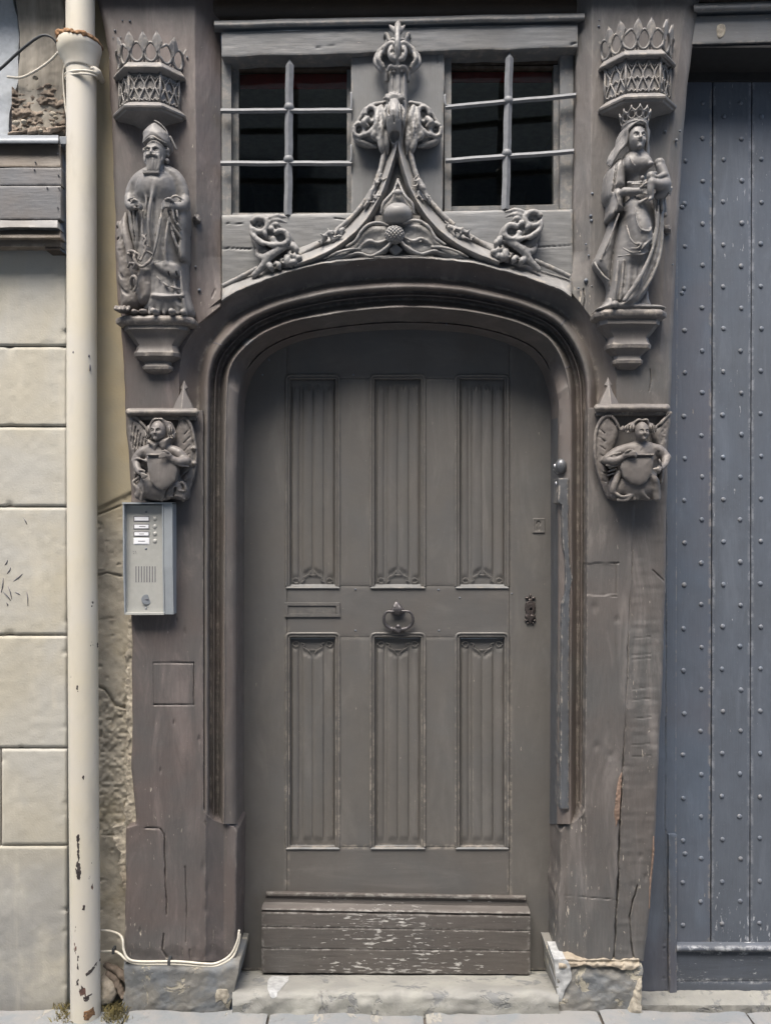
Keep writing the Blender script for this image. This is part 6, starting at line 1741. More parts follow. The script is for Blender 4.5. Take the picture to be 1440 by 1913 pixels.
# head
s = Carve(1156, 1216, 226, 296, 6, 84, 1.15)
face(s, 1187, 259, 48, 17.5, 25, 19, turn=2)
s.cap((1186, 276, 42), (1186, 292, 40), 8.5, 10, k=3)
s.mesh("head", M_carve, mary, zref=45)
s = Carve(1122, 1230, 226, 326, -2, 80, 1.2)
for j in range(5):
    w_ = lambda i: 1.7 * math.sin(i * 2.1 + j * 1.3)
    L_ = [(1186, 238, 66 - j * 1.5), (1177 - j * 1.2, 241, 63 - j * 2), (1169 - j * 2.2, 250, 58 - j * 3), (1167 - j * 3.0, 262, 55 - j * 3.6), (1163 - j * 3.2, 274, 52 - j * 3.6), (1155 - j * 3.0, 286, 48 - j * 3.4), (1147 - j * 2.0, 298, 44 - j * 3), (1140 - j * 0.8, 310 - j * 2, 38 - j * 2.6)]
    s.tube([(x + w_(i), y, z) for i, (x, y, z) in enumerate(L_)], [1.8, 2.4, 2.8, 3.1, 3.2, 3.0, 2.6, 1.2], k=.35, n=44)
    L_ = [(1189, 238, 66 - j * 1.5), (1197 + j, 241, 62 - j * 2), (1203 + j * 1.4, 250, 57 - j * 3), (1204 + j * 1.6, 262, 53 - j * 3.4), (1204 + j * 1.6, 274, 49 - j * 3.2), (1207 + j * 1.4, 286, 44 - j * 2.8), (1211 + j * .8, 297 - j, 38 - j * 2)]
    s.tube([(x + w_(i), y, z) for i, (x, y, z) in enumerate(L_)], [1.8, 2.3, 2.6, 2.8, 2.8, 2.4, 1.2], k=.35, n=40)
s.mesh("long_hair", M_carve, mary, zref=40)
# crown
cw = thing.__call__ if False else None
s = Carve(1146, 1226, 198, 248, -4, 86, 1.1)
def ringp(a, rx, rz): return (1187 + rx * math.sin(a), 40 + rz * math.cos(a))
for yy, r, rx, rz in ((238, 2.2, 21, 24), (234, 2.2, 22, 25), (230.5, 1.4, 22.5, 25.5)):
    s.tube([(ringp(a, rx, rz)[0], yy + 4 * (1 - math.cos(a)) * .6, ringp(a, rx, rz)[1]) for a in np.linspace(-2.0, 2.0, 30)], r, k=.8)
for i in range(7):
    a = (i - 3) * 0.54
    yo = 222 + 4 * (1 - math.cos(a)) * .6
    lp = []
    for b in np.linspace(0, 2 * math.pi, 14):
        aa = a + 0.23 * math.cos(b); rx = 24 + 2 * -math.sin(b) * -1; x, z = ringp(aa, 24.5 - 1.5 * math.sin(b), 27.5 - 1.5 * math.sin(b)); lp.append((x, yo + 6.3 * math.sin(b), z))
    s.tube(lp, 1.25, k=.6)
    for sg in (-1, 1):
        x0, z0 = ringp(a + .27 * sg, 26, 29); x1, z1 = ringp(a, 28, 31)
        s.tube([(x0, yo - 5, z0), (x1 * .75 + x0 * .25, yo - 10, z1), (x1, yo - 15, z1)], [1.5, 1.5, 1.1], k=.8)
s.mesh("crown", M_carve, mary, zref=45)
# child
s = Carve(1194, 1262, 286, 388, 14, 100, 1.2)
s.tube([(1232, 304, 54), (1236, 320, 56), (1240, 340, 56), (1238, 352, 56)], [8.5, 10, 12, 13], k=5, n=14)
s.ell((1231, 303, 56), (8.5, 7, 9), k=4)
s.cap((1230, 312, 60), (1238, 330, 64), 6, 5.6, k=3); s.cap((1238, 330, 64), (1222, 337, 70), 5.4, 4.2, k=2)
s.ell((1217, 336, 71), (4.6, 4, 4), k=1.6)
for dy in (-2.6, 0, 2.6): s.cap((1216, 336 + dy, 73), (1209, 336.5 + dy, 75), 1.6, 1.3, k=.6)
s.cap((1220, 328, 66), (1213, 330, 72), 3.6, 3, k=2)
s.ell((1211, 334, 68), (8, 8.5, 8), k=1)
s.tube([(1240, 346, 60), (1226, 350, 68), (1211, 348, 72)], [11, 9.5, 7.5], k=3, n=12)
s.tube([(1211, 348, 72), (1209, 362, 72), (1211, 374, 70)], [7.4, 6, 4.4], k=2.5, n=10)
s.tube([(1211, 374, 70), (1207, 379, 74)], [4, 3], k=2)
s.tube([(1238, 352, 52), (1234, 362, 56), (1226, 366, 58)], [11, 9, 6], k=3, n=8)
s.mesh("child", M_carve, mary, zref=55)

# ---------------------------------------------------------------- angels holding shields
def angel_parts(root, bx, fn, head, hair, wing, shield, zr=20):
    pass
an1 = thing("angel_corbel", "carved half angel with pointed collar holding a pointed shield, above the intercom", "angel carving", P(300, 938, 10))
s = Carve(226, 374, 776, 944, -8, 16 + 20, 1.5)
s.pad([(240, 784), (252, 777), (262, 786), (280, 806), (292, 822), (286, 850), (262, 880), (250, 905), (246, 860), (238, 820)], -5, 6, 9, 14, n=50)
s.pad([(334, 786), (344, 778), (354, 788), (362, 806), (366, 832), (366, 870), (358, 905), (345, 935), (336, 930), (330, 880), (320, 840), (326, 812)], -5, 6, 9, 12, n=60)
s.tube([(336, 786, 10), (346, 780, 14), (356, 792, 14), (363, 815, 14), (367, 845, 12), (363, 880, 10), (350, 925, 8)], [3, 3.4, 3.2, 3, 2.8, 2.4, 2], k=1.5, n=40)
s.tube([(243, 786, 8), (253, 778, 12), (266, 790, 14), (284, 812, 14)], [2, 3, 3, 2.4], k=1.5, n=20)
for i in range(6): s.tube([(250 + i * 5, 790 + i * 7, 14), (246 + i * 4, 830 + i * 8, 14)], 1.0, k=.6, sub=True)
for i in range(7): s.tube([(358 - i * 1, 800 + i * 16, 16), (346 - i, 812 + i * 16, 14)], 1.2, k=.8, sub=True)
for y in (838, 866): s.ell((364, y, 14), (5, 4, 5), k=1)
s.rough(0.9, 0.15, 3).clipz(-4); s.mesh("wings", M_carve_d, an1, zref=8)
s = Carve(240, 366, 812, 942, -8, 66, 1.35)
s.pad([(286, 829), (312, 828), (332, 838), (350, 852), (358, 868), (352, 872), (335, 868), (335, 890), (348, 905), (350, 924), (342, 934), (310, 932), (290, 935), (268, 936), (256, 915), (250, 900), (262, 892), (270, 880), (256, 866), (253, 858), (264, 844)], -5, 10, 24, 24, n=110)
s.tube([(286, 838, 32), (268, 846, 34), (257, 860, 34)], [9, 9.5, 9], k=4, n=10)
s.tube([(312, 838, 32), (334, 846, 34), (350, 863, 34)], [9, 10, 9.5], k=4, n=10)
s.tube([(252, 861, 40), (264, 858, 44), (277, 862, 42)], 2.0, k=1, n=8)
s.tube([(254, 866, 44), (264, 863, 48), (275, 867, 46)], 1.6, k=.8, n=8, sub=True)
s.ell((299, 856, 32), (25, 30, 17), k=8); s.ell((300, 908, 28), (42, 28, 20), k=8); s.cap((270, 915, 30), (262, 925, 30), 12, 9, k=5); s.cap((330, 912, 30), (340, 924, 28), 14, 10, k=5)
# forearms
s.tube([(259, 866, 38), (264, 878, 46), (272, 884, 54)], [7.5, 6.5, 5], k=2.5, n=8)
s.tube([(350, 862, 40), (338, 864, 50), (326, 856, 56)], [10, 8, 5.5], k=2.5, n=8)
s.tube([(336, 868, 56), (346, 872, 50), (356, 872, 42)], 1.8, k=1, n=8)
# hands
s.ell((275, 885, 58), (6.5, 5, 4.5), k=2)
for i, (dx, dy) in enumerate([(8, 4), (7, 7), (4.5, 9), (1.5, 10)]): s.tube([(276, 886, 61), (276 + dx * .7, 886 + dy * .5, 64), (276 + dx * 1.4, 886 + dy, 63)], [2.2, 2, 1.6], k=.6, n=6)
s.tube([(272, 881, 61), (277, 880, 64), (282, 882, 64)], [2.2, 2, 1.6], k=.6, n=6)
s.ell((324, 853, 59), (7, 5.5, 4.5), k=2)
for i in range(4): s.tube([(321 - i * .3, 851 + i * 1.2, 62), (315 - i * 1.0, 849.5 + i * 2.2, 66), (310 - i * .4, 851.5 + i * 2.3, 64)], [2.3, 2.1, 1.7], k=.6, n=6)
s.tube([(325, 849, 62), (320, 845, 65), (314, 845.5, 65)], [2.4, 2.1, 1.7], k=.6, n=6)
# collar
s.pad([(283, 822), (296, 830), (310, 822), (324, 818), (318, 832), (313, 844), (306, 838), (302, 831), (296, 844), (288, 834), (281, 830)], 20, 46, 5, 8, k=1, n=None)
for a_, b_ in (((281, 831), (293, 846)), ((293, 846), (301, 832)), ((301, 832), (310, 846)), ((310, 846), (322, 828))): s.cap((a_[0], a_[1], 52), (b_[0], b_[1], 53), 1.3, 1.3, k=.5, sub=True)
s.tube([(320, 850, 44), (326, 842, 46), (328, 832, 46)], 1.2, k=1, sub=True); 
# skirt folds
for pts, r in [([(262, 892, 34), (252, 902, 34), (262, 916, 36), (268, 934, 32)], 3), ([(270, 896, 40), (274, 915, 42), (268, 934, 36)], 3), ([(312, 912, 40), (314, 924, 42), (306, 934, 36)], 3.4), ([(326, 900, 40), (318, 918, 42), (320, 930, 36)], 3), ([(330, 905, 36), (344, 902, 36), (349, 914, 34), (344, 930, 30)], 3), ([(320, 928, 40), (334, 926, 38), (346, 932, 32)], 2.6), ([(338, 916, 40), (345, 918, 38)], 2.4)]:
    s.tube(pts, r, k=2, n=14)
for pts in [[(258, 898, 42), (270, 920, 44)], [(322, 904, 46), (312, 930, 44)], [(332, 912, 42), (328, 926, 42)], [(345, 880, 38), (338, 896, 36)]]: s.tube(pts, 2, k=1.4, sub=True)
s.rough(0.9, 0.14, 5).clipz(-4); s.mesh("robed_body", M_carve_d, an1, zref=25)
s = Carve(270, 340, 844, 924, 20, 76, 1.4)
s.pad([(276, 852), (290, 850.5), (312, 850.5), (322, 854), (331, 864), (334, 880), (330, 898), (319, 909), (305, 917), (295, 912), (284, 902), (278, 880), (276, 862)], 34, 52, 5, 24, n=None, rnd=0.5)
s.box((294, 850, 56), (17, 1.6, 4), k=1)
s.rough(0.6, 0.08, 2); s.mesh("shield", M_carve_d, an1, zref=45)
s = Carve(268, 328, 776, 832, 0, 74, 1.1)
face(s, 298, 805, 42, 14, 18.5, 16, turn=-2)
s.cap((298, 820, 36), (300, 836, 30), 8, 10, k=3)
s.mesh("head", M_carve_d, an1, zref=35)
s = Carve(258, 338, 774, 834, 0, 72, 1.15)
s.ell((299, 794, 32), (15, 12, 14), k=2)
for j in range(6):
    for sg in (-1, 1):
        x = lambda v: 298 + sg * v
        w_ = lambda i: 1.5 * math.sin(i * 2.3 + j * 1.1)
        L_ = [(x(1), 783 + j * 0.8, 46 - j * 4), (x(7 + j * .8), 785 + j * .5, 46 - j * 4), (x(12 + j * 1.3), 791 - j * .2, 43 - j * 4), (x(15 + j * 1.5), 800 - j * .4, 40 - j * 3.6), (x(16 + j * 1.6), 808 - j * .6, 38 - j * 3), (x(19 + j * 1.6), 815 - j * 1.4, 37 - j * 2.6), (x(24 + j * .8), 819 - j * 2.4, 38 - j * 2)]
        s.tube([(a_ + w_(i) * .6, b_ + w_(i + 1) * .4, c_) for i, (a_, b_, c_) in enumerate(L_)], [1.6, 2.1, 2.4, 2.5, 2.5, 2.3, 1.3], k=.35, n=36)
for sg in (-1, 1):
    s.ell((298 + sg * 19, 804, 32), (7, 11, 10), k=2); s.ell((298 + sg * 23, 815, 32), (5.5, 5, 7), k=1)
    for i in range(4): s.tube([(298 + sg * (10 + i * 4), 786 + i * 2, 50 - i * 4), (298 + sg * (15 + i * 3.6), 798 + i, 48 - i * 4), (298 + sg * (14 + i * 4), 810, 44 - i * 3), (298 + sg * (18 + i * 3.4), 820 - i, 40 - i * 2)], 0.9, k=.4, n=12, sub=True, zs=3)
s.mesh("wavy_hair", M_carve_d, an1, zref=35)

an2 = thing("angel_corbel", "carved half angel with broad round hair holding a rounded shield, on the right post", "angel carving", P(1185, 938, 10))
s = Carve(1098, 1258, 762, 944, -8, 40, 1.5)
s.pad([(1124, 782), (1134, 776), (1144, 784), (1156, 802), (1148, 830), (1134, 860), (1140, 900), (1138, 932), (1124, 905), (1112, 870), (1109, 835), (1113, 802)], -5, 6, 9, 12, n=60)
s.tube([(1156, 802, 14), (1144, 782, 16), (1133, 777, 14), (1120, 786, 14), (1111, 808, 14), (1109, 840, 14), (1114, 872, 12), (1126, 908, 10), (1137, 930, 8)], [2.2, 3, 3.4, 3.2, 3.2, 3, 2.6, 2.2, 1.5], k=1.5, n=44)
s.pad([(1252, 770), (1253, 790), (1248, 815), (1243, 860), (1238, 900), (1230, 900), (1228, 850), (1216, 806), (1226, 796), (1240, 780)], -5, 6, 10, 12, n=50)
s.tube([(1218, 802, 14), (1236, 786, 16), (1250, 772, 14)], [2, 3, 3], k=1.4, n=14)
for i in range(7): s.tube([(1246 - i * 3, 786 + i * 5, 17), (1240 - i * 2.4, 812 + i * 6, 17)], 1.1, k=.6, sub=True)
for i in range(7): s.tube([(1116 + i * .6, 800 + i * 16, 16), (1128 + i * .4, 810 + i * 15, 14)], 1.1, k=.8, sub=True)
s.rough(0.9, 0.15, 13).clipz(-4); s.mesh("wings", M_carve_d, an2, zref=8)
s = Carve(1114, 1256, 806, 944, -8, 68, 1.35)
s.pad([(1180, 827), (1210, 827), (1228, 836), (1246, 856), (1240, 866), (1232, 880), (1226, 930), (1200, 934), (1150, 934), (1138, 916), (1140, 900), (1156, 880), (1140, 872), (1124, 862), (1127, 853), (1150, 836)], -5, 10, 24, 24, n=110)
s.tube([(1180, 836, 32), (1154, 844, 34), (1133, 858, 34)], [9.5, 10, 9], k=4, n=10)
s.tube([(1208, 836, 32), (1228, 842, 34), (1240, 856, 34)], [9.5, 10, 9], k=4, n=10)
s.ell((1194, 854, 32), (27, 30, 17), k=8); s.ell((1186, 906, 28), (44, 28, 20), k=8); s.cap((1152, 914, 30), (1148, 924, 30), 12, 9, k=5); s.cap((1216, 908, 30), (1220, 924, 28), 13, 10, k=5)
s.tube([(1130, 860, 38), (1142, 862, 48), (1154, 856, 54)], [8, 7.5, 5.5], k=2.5, n=8)
s.tube([(1126, 856, 42), (1140, 850, 50), (1150, 848, 54)], 1.8, k=1, n=8); s.tube([(1128, 870, 42), (1142, 872, 46), (1154, 866, 50)], 1.8, k=1, n=8)
s.ell((1160, 852, 58), (8, 5, 4.5), k=2)
for i in range(4): s.tube([(1163, 849 + i * 1.4, 61), (1171 + i * .4, 846.5 + i * 2.2, 65), (1177 - i * 0.6, 849 + i * 2.4, 63)], [2.3, 2.1, 1.7], k=.6, n=6)
s.tube([(1157, 848, 61), (1162, 844, 64), (1169, 843.5, 64)], [2.3, 2.1, 1.7], k=.6, n=6)
s.tube([(1240, 856, 38), (1234, 868, 46), (1226, 874, 54)], [8, 6.5, 5], k=2.5, n=8)
s.ell((1222, 876, 58), (6.5, 5, 4.5), k=2)
for i, (dx, dy) in enumerate([(-9, 2), (-8, 5), (-6, 8), (-3, 10)]): s.tube([(1221, 876, 61), (1221 + dx * .7, 876 + dy * .5, 65), (1221 + dx * 1.4, 876 + dy, 63)], [2.2, 2, 1.6], k=.6, n=6)
s.tube([(1222, 871, 61), (1219, 865, 64), (1218, 861, 63)], [2.2, 1.9, 1.4], k=.6, n=6)
for a_, b_ in (((1184, 836), (1190, 844)), ((1190, 844), (1196, 835)), ((1196, 835), (1202, 844)), ((1202, 844), (1208, 836))): s.cap((a_[0], a_[1], 50), (b_[0], b_[1], 51), 1.5, 1.5, k=.5, sub=True, zs=2)
for pts in [[(1168, 826, 46), (1160, 840, 48)], [(1178, 835, 50), (1180, 846, 50)], [(1212, 828, 46), (1216, 848, 48)], [(1224, 845, 44), (1228, 880, 42), (1228, 928, 38)], [(1236, 866, 38), (1230, 896, 34)]]: s.tube(pts, 1.6, k=1.4, sub=True, n=10)
for pts, r in [([(1152, 884, 40), (1142, 908, 42), (1140, 918, 40)], 6), ([(1206, 890, 40), (1218, 900, 42), (1222, 930, 38)], 7), ([(1142, 920, 42), (1156, 928, 44), (1172, 926, 42)], 3), ([(1150, 934, 40), (1164, 934, 42), (1174, 926, 42)], 3), ([(1176, 914, 42), (1180, 932, 40)], 2.6), ([(1192, 912, 44), (1196, 924, 44), (1206, 932, 40)], 3), ([(1186, 912, 42), (1186, 932, 38)], 2.4)]:
    s.tube(pts, r, k=2, n=12)
for i in range(3): s.cap((1136 + i, 888 - i * 7, 24), (1148, 884 - i * 7, 34), 2, 2, k=1)
s.rough(0.9, 0.14, 15).clipz(-4); s.mesh("robed_body", M_carve_d, an2, zref=25)
s = Carve(1152, 1226, 844, 916, 20, 76, 1.4)
s.pad([(1159, 853), (1170, 851), (1200, 850), (1218, 850), (1218, 868), (1215, 885), (1206, 900), (1192, 908), (1176, 904), (1162, 892), (1156, 874)], 34, 52, 6, 26, rnd=0.5)
s.box((1192, 850, 56), (25, 1.6, 4), k=1)
s.rough(0.6, 0.08, 12); s.mesh("shield", M_carve_d, an2, zref=45)
s = Carve(1170, 1226, 778, 836, 0, 74, 1.1)
face(s, 1196, 806, 42, 13, 17.5, 15, turn=1)
s.cap((1196, 818, 36), (1196, 834, 30), 7.5, 10, k=3)
s.mesh("head", M_carve_d, an2, zref=35)
s = Carve(1152, 1240, 772, 828, 0, 72, 1.15)
s.ell((1196, 796, 30), (17, 12, 13), k=2)
for j in range(6):
    for sg in (-1, 1):
        x = lambda v: 1196 + sg * v
        w_ = lambda i: 1.5 * math.sin(i * 2.3 + j * 1.4)
        L_ = [(x(1), 785 + j * 0.6, 45 - j * 4), (x(8 + j), 786 + j * .8, 45 - j * 4), (x(13 + j * 1.5), 791 + j * .6, 42 - j * 4), (x(16 + j * 2.0), 798 + j * .2, 40 - j * 3.4), (x(18 + j * 2.4), 804 - j * .4, 41 - j * 3), (x(24 + j * 1.8), 807 - j * 1.4, 38 - j * 2.6), (x(29 + j * .4), 803 - j * 1.4, 36 - j * 2)]
        s.tube([(a_ + w_(i) * .6, b_ + w_(i + 1) * .5, c_) for i, (a_, b_, c_) in enumerate(L_)], [1.7, 2.3, 2.7, 2.9, 2.9, 2.6, 1.6], k=.35, n=36)
for sg in (-1, 1):
    s.ell((1196 + sg * 18, 799, 36), (8.5, 9, 11), k=2); s.ell((1196 + sg * 25, 800, 33), (6, 6, 8), k=1)
    for i in range(4): s.tube([(1196 + sg * (11 + i * 4.6), 787 + i * 2, 52 - i * 4), (1196 + sg * (15 + i * 4.2), 797 + i, 50 - i * 4), (1196 + sg * (13 + i * 4.4), 808, 46 - i * 3)], 0.9, k=.4, n=10, sub=True, zs=3)
s.mesh("curly_hair", M_carve_d, an2, zref=35)

# angel shelves
def ashelf(lbl, x0, x1, y, spx, spy, mat, sg):
    o = thing("angel_shelf", lbl, "shelf moulding", P((x0 + x1) / 2, y + 22, 0))
    n = 50; xs = np.linspace(x0, x1, n)
    rws = []
    e = np.minimum(np.minimum(xs - x0, x1 - xs), 7) / 7; rr = np.sqrt(np.clip(1 - (1 - e) ** 2, 0.02, 1))
    for a in np.linspace(-1.7, 1.9, 12):
        rws.append([(x, y + 7.5 - 7.5 * math.cos(a + 0) * 0 - 7.5 * math.sin(-a) * 1.0 * r + 0.4 * wob(x, .05, 1), 14 + 12 * math.cos(a) * r) for x, r in zip(xs, rr)])
    loft("roll", rws, mat, o, flip=True)
    box("fillet", x0 + 6, x1 - 8, y + 17, y + 22, -4, 12, mat, o, 0.8)
    box("shelf_body", x0 + 4, x1 - 6, y + 2, y + 18, -4, 12, mat, o, 0.8)
    # little broach spire
    c_ = Carve(spx - 30, spx + 30, spy - 6, y + 6, -8, 40, 1.3)
    c_.pad([(spx, spy), (spx + 3, spy + 8), (spx + 7, spy + 16), (spx + 3, spy + 18), (spx + 6, spy + 28), (spx + 14, spy + 44), (spx + 20, y + 4), (spx - 20, y + 4), (spx - 14, spy + 42), (spx - 6, spy + 26), (spx - 3, spy + 18), (spx - 7, spy + 16), (spx - 3, spy + 8)], -6, 0, 0, 8, k=1, tilt=lambda X, Y: np.clip((Y - spy) * 0.36, 0, 30) - np.abs(X - spx) * 0.6)
    c_.mesh("spirelet", mat, o, zref=8)
ashelf("roll moulded shelf with tiny spire over the angel above the intercom", 234, 372, 762, 342, 708, M_carve_d, 1)
ashelf("roll moulded shelf with tiny spire over the angel on the right post", 1109, 1252, 754, 1138, 702, M_carve_d, -1)

# ---------------------------------------------------------------- ogee gable over the arch
og = thing("ogee_gable", "carved ogee gable with leaf crockets rising between the two windows", "carved gable", P(740, 500, 0))
# sloping ledge along the arch extrados
i0, i1 = near((478, 634)) , near((1020, 632))
ex = O_[(O_[:, 1] < 566)]; ex = ex[np.argsort(ex[:, 0])]
ex = ex[(ex[:, 0] > 404) & (ex[:, 0] < 1076)]; ex = resample(ex, 5)
tn = np.gradient(ex, axis=0); tn /= np.hypot(tn[:, 0], tn[:, 1])[:, None]; nn = np.stack([tn[:, 1], -tn[:, 0]], 1)
cu = np.arange(len(ex))
wdt = np.interp(ex[:, 0], [410, 500, 600, 740, 880, 980, 1070], [24, 20, 12, 9, 12, 20, 24])
rws = []
for f, dd in [(1.0, -16), (0.9, -12), (0.5, 2), (0.1, 15), (0.0, 18), (-0.12, 18), (-0.2, 14), (-0.25, 0), (-0.25, -8)]:
    q = ex + nn * (f * wdt)[:, None] + nn * (0.7 * wob(cu, 0.35, 4) + 0.6 * wob(cu, 0.9, 6))[:, None]
    rws.append(np.column_stack([q, np.full(len(q), dd) + 0.8 * wob(cu, 0.3, 2)]))
for rr_ in rws: rr_[:, 0] = np.clip(rr_[:, 0], 414.5, 1067.5)
loft("weathered_ledge", rws, M_ogee, og, flip=True, sharp=55)
# the two raking ribs
def rib(pts, sgn):
    p = resample(spline(pts, 60), 5); c = np.arange(len(p))
    t = np.gradient(p, axis=0); t /= np.hypot(t[:, 0], t[:, 1])[:, None]; n = np.stack([t[:, 1], -t[:, 0]], 1) * sgn
    h = np.interp(p[:, 1], [270, 330, 400, 480], [13, 17, 22, 24])
    r_ = []
    for f, d in [(1.12, -16), (1.0, -10), (0.95, -5), (0.1, 20), (0.0, 22), (-0.06, 22), (-0.45, 8), (-0.5, 2), (-0.5, -12)]:
        q = p + n * (f * h)[:, None] + n * (0.5 * wob(c, 0.4, 3))[:, None]
        r_.append(np.column_stack([q, np.full(len(q), d) + 0.6 * wob(c, 0.3, 5)]))
    loft("raking_rib", r_, M_ogee, og, flip=(sgn > 0), sharp=50)
rib([(548, 494), (585, 480), (622, 462), (655, 438), (686, 404), (708, 366), (724, 326), (737, 284), (741, 262)], 1)
rib([(934, 488), (897, 474), (860, 456), (826, 432), (795, 398), (773, 362), (758, 324), (747, 284), (744, 262)], -1)
# slender stems running outside the ribs
def stem(pts, r=4.6): 
    p = spline(pts, 70)
    return tube("vine_stem", [(x, y, d) for x, y, d in p], [r + 0.4 * float(wob(i, .3, 1)) for i in range(len(p))], M_ogee, og, seg=10)
stem([(416, 534, -4), (450, 517, 0), (482, 500, 4)]); stem([(560, 476, 4), (585, 462, 6), (603, 450, 8), (610, 441, 10)])
stem([(628, 430, 6), (655, 407, 6), (676, 384, 6), (684, 372, 8)]); stem([(700, 346, 8), (710, 318, 8), (716, 290, 8), (718, 262, 8)])
stem([(1064, 516, -4), (1030, 500, 0), (998, 486, 4)]); stem([(918, 468, 4), (897, 452, 6), (878, 441, 8), (868, 434, 10)])
stem([(848, 420, 6), (826, 400, 6), (806, 378, 6), (798, 366, 8)]); stem([(785, 346, 8), (775, 318, 8), (768, 290, 8), (762, 258, 8)])
# large crockets (mirrored pair)
def big_crocket(mx, dy, seed):
    X = (lambda v: v) if mx is None else (lambda v: mx - v)
    a, b = sorted((X(452), X(572)))
    c = Carve(a - 4, b + 4, 398 + dy, 520 + dy, -16, 46, 1.3)
    def T(pts, r, k=1.5, **kw):
        if not kw.get('sub'): r = (np.array(r) * 1.3).tolist() if not np.isscalar(r) else r * 1.3; k = k + 1.2
        c.tube([(X(x), y + dy, z) for x, y, z in pts], r, k=k, **kw)
    E = lambda p, r, **k: c.ell((X(p[0]), p[1] + dy, p[2]), r, **k)
    c.pad([(X(x), y + dy) for x, y in [(466, 418), (476, 408), (500, 408), (520, 424), (540, 432), (548, 448), (540, 462), (520, 464), (498, 456), (480, 446), (470, 432)]], -14, 4, 12, 12, n=60)
    c.pad([(X(x), y + dy) for x, y in [(470, 420), (466, 440), (476, 462), (484, 478), (500, 482), (520, 474), (534, 462), (510, 462), (490, 452)]], -16, -4, 6, 10, n=60)
    T([(486 + 15 * math.cos(t), 423 + 13 * math.sin(t), 20) for t in np.linspace(-2.6, 2.4, 16)], 4.0, k=1.5)
    T([(526 + 14 * math.cos(t), 448 + 13 * math.sin(t), 22) for t in np.linspace(-2.2, 3.0, 16)], 4.0, k=1.5)
    T([(470, 425, 18), (474, 442, 20), (490, 456, 22), (508, 462, 24), (522, 462, 24)], [3, 4, 4, 4, 3], k=1.5, n=24)
    T([(478, 466, 4), (484, 478, 10), (496, 482, 16), (514, 474, 18), (532, 464, 18), (540, 463, 16)], [2.5, 4.5, 5, 5, 4.4, 3], k=1.5, n=26)
    T([(474, 514, 10), (490, 500, 14), (504, 482, 18), (520, 470, 20)], [4, 5, 6, 5], k=2, n=18)
    E((486, 422, 26), (5, 5, 14), k=1.2, sub=True); E((525, 448, 28), (6, 5, 14), k=1.2, sub=True)
    for (x0, y0, x1, y1) in [(500, 412, 537, 409), (502, 418, 536, 418), (508, 424, 528, 428), (504, 430, 516, 440), (494, 436, 500, 448)]:
        T([(x0, y0, 16), ((x0 + x1) / 2, (y0 + y1) / 2 - 3, 22), (x1, y1, 17)], [4, 3.4, 1.2], k=1.2, n=8)
    for (x0, y0, x1, y1) in [(548, 462, 556, 474), (540, 470, 556, 492), (552, 486, 562, 484), (534, 478, 540, 496), (524, 486, 546, 500), (514, 492, 524, 504), (500, 494, 510, 508), (532, 496, 560, 490), (546, 456, 548, 470)]:
        T([(x0, y0, 8), ((x0 + x1) / 2 + 2, (y0 + y1) / 2, 22), (x1, y1, 14)], [4, 4.6, 2], k=1.4, n=8)
    T([(505, 490, 26), (524, 478, 30), (536, 472, 28)], 1.4, k=.8, sub=True, n=8)
    E((548, 474, 26), (3.5, 5, 9), k=1, sub=True); E((530, 490, 26), (3, 4, 7), k=1, sub=True); E((515, 500, 24), (4, 2, 6), k=1, sub=True)
    E((500, 466, 16), (11, 5, 12), k=2, sub=True)
    c.rough(0.9, 0.2, seed).mesh("leaf_crocket", M_ogee, og, zref=10)
big_crocket(None, 0, 1); big_crocket(1480, -11, 4)
# smaller crockets on the ribs
def small_crocket(pts, eyes, seed, z=14):
    p = np.array([(a, b) for a, b, *_ in pts], dtype=float)
    c = Carve(p[:, 0].min() - 14, p[:, 0].max() + 14, p[:, 1].min() - 14, p[:, 1].max() + 14, -12, 44, 1.25)
    for i in range(len(pts) - 1):
        (x0, y0, r0), (x1, y1, r1) = pts[i], pts[i + 1]
        c.cap((x0, y0, z + 3 * math.sin(i)), (x1, y1, z + 3 * math.sin(i + 1)), r0, r1, k=1.5, zs=1.3)
    r_ = np.random.RandomState(seed)
    for i in range(12):
        k_ = r_.randint(len(pts)); x, y, r = pts[k_]
        a = r_.uniform(0, 6.28)
        c.cap((x, y, z + 6), (x + (r + 3) * math.cos(a), y + (r + 3) * math.sin(a), z + 8), 2.2, 1.2, k=.8)
    for (x, y, r) in eyes: c.ell((x, y, z + 12), (r, r, 10), k=1, sub=True)
    c.rough(1.0, 0.22, seed).mesh("leaf_crocket", M_ogee, og, zref=14)
small_crocket([(600, 454, 2), (606, 442, 4), (616, 436, 5), (628, 434, 5), (640, 428, 4), (634, 442, 4), (622, 448, 4), (618, 440, 4)], [(610, 447, 3.4)], 3)
small_crocket([(880, 446, 2), (872, 436, 4), (862, 431, 5), (850, 428, 5), (836, 420, 4), (846, 436, 4), (856, 442, 4), (862, 434, 4)], [(868, 443, 3.2)], 5)
small_crocket([(682, 386, 4), (690, 374, 4), (694, 358, 4), (702, 344, 4), (709, 332, 3.5), (716, 338, 3), (712, 352, 3), (704, 368, 4), (698, 380, 3)], [(700, 362, 2.5)], 7)
small_crocket([(802, 378, 3), (796, 366, 4), (790, 352, 6), (782, 340, 7), (776, 334, 4), (776, 350, 3), (782, 366, 3.5), (788, 374, 3)], [(778, 360, 2.4)], 9)
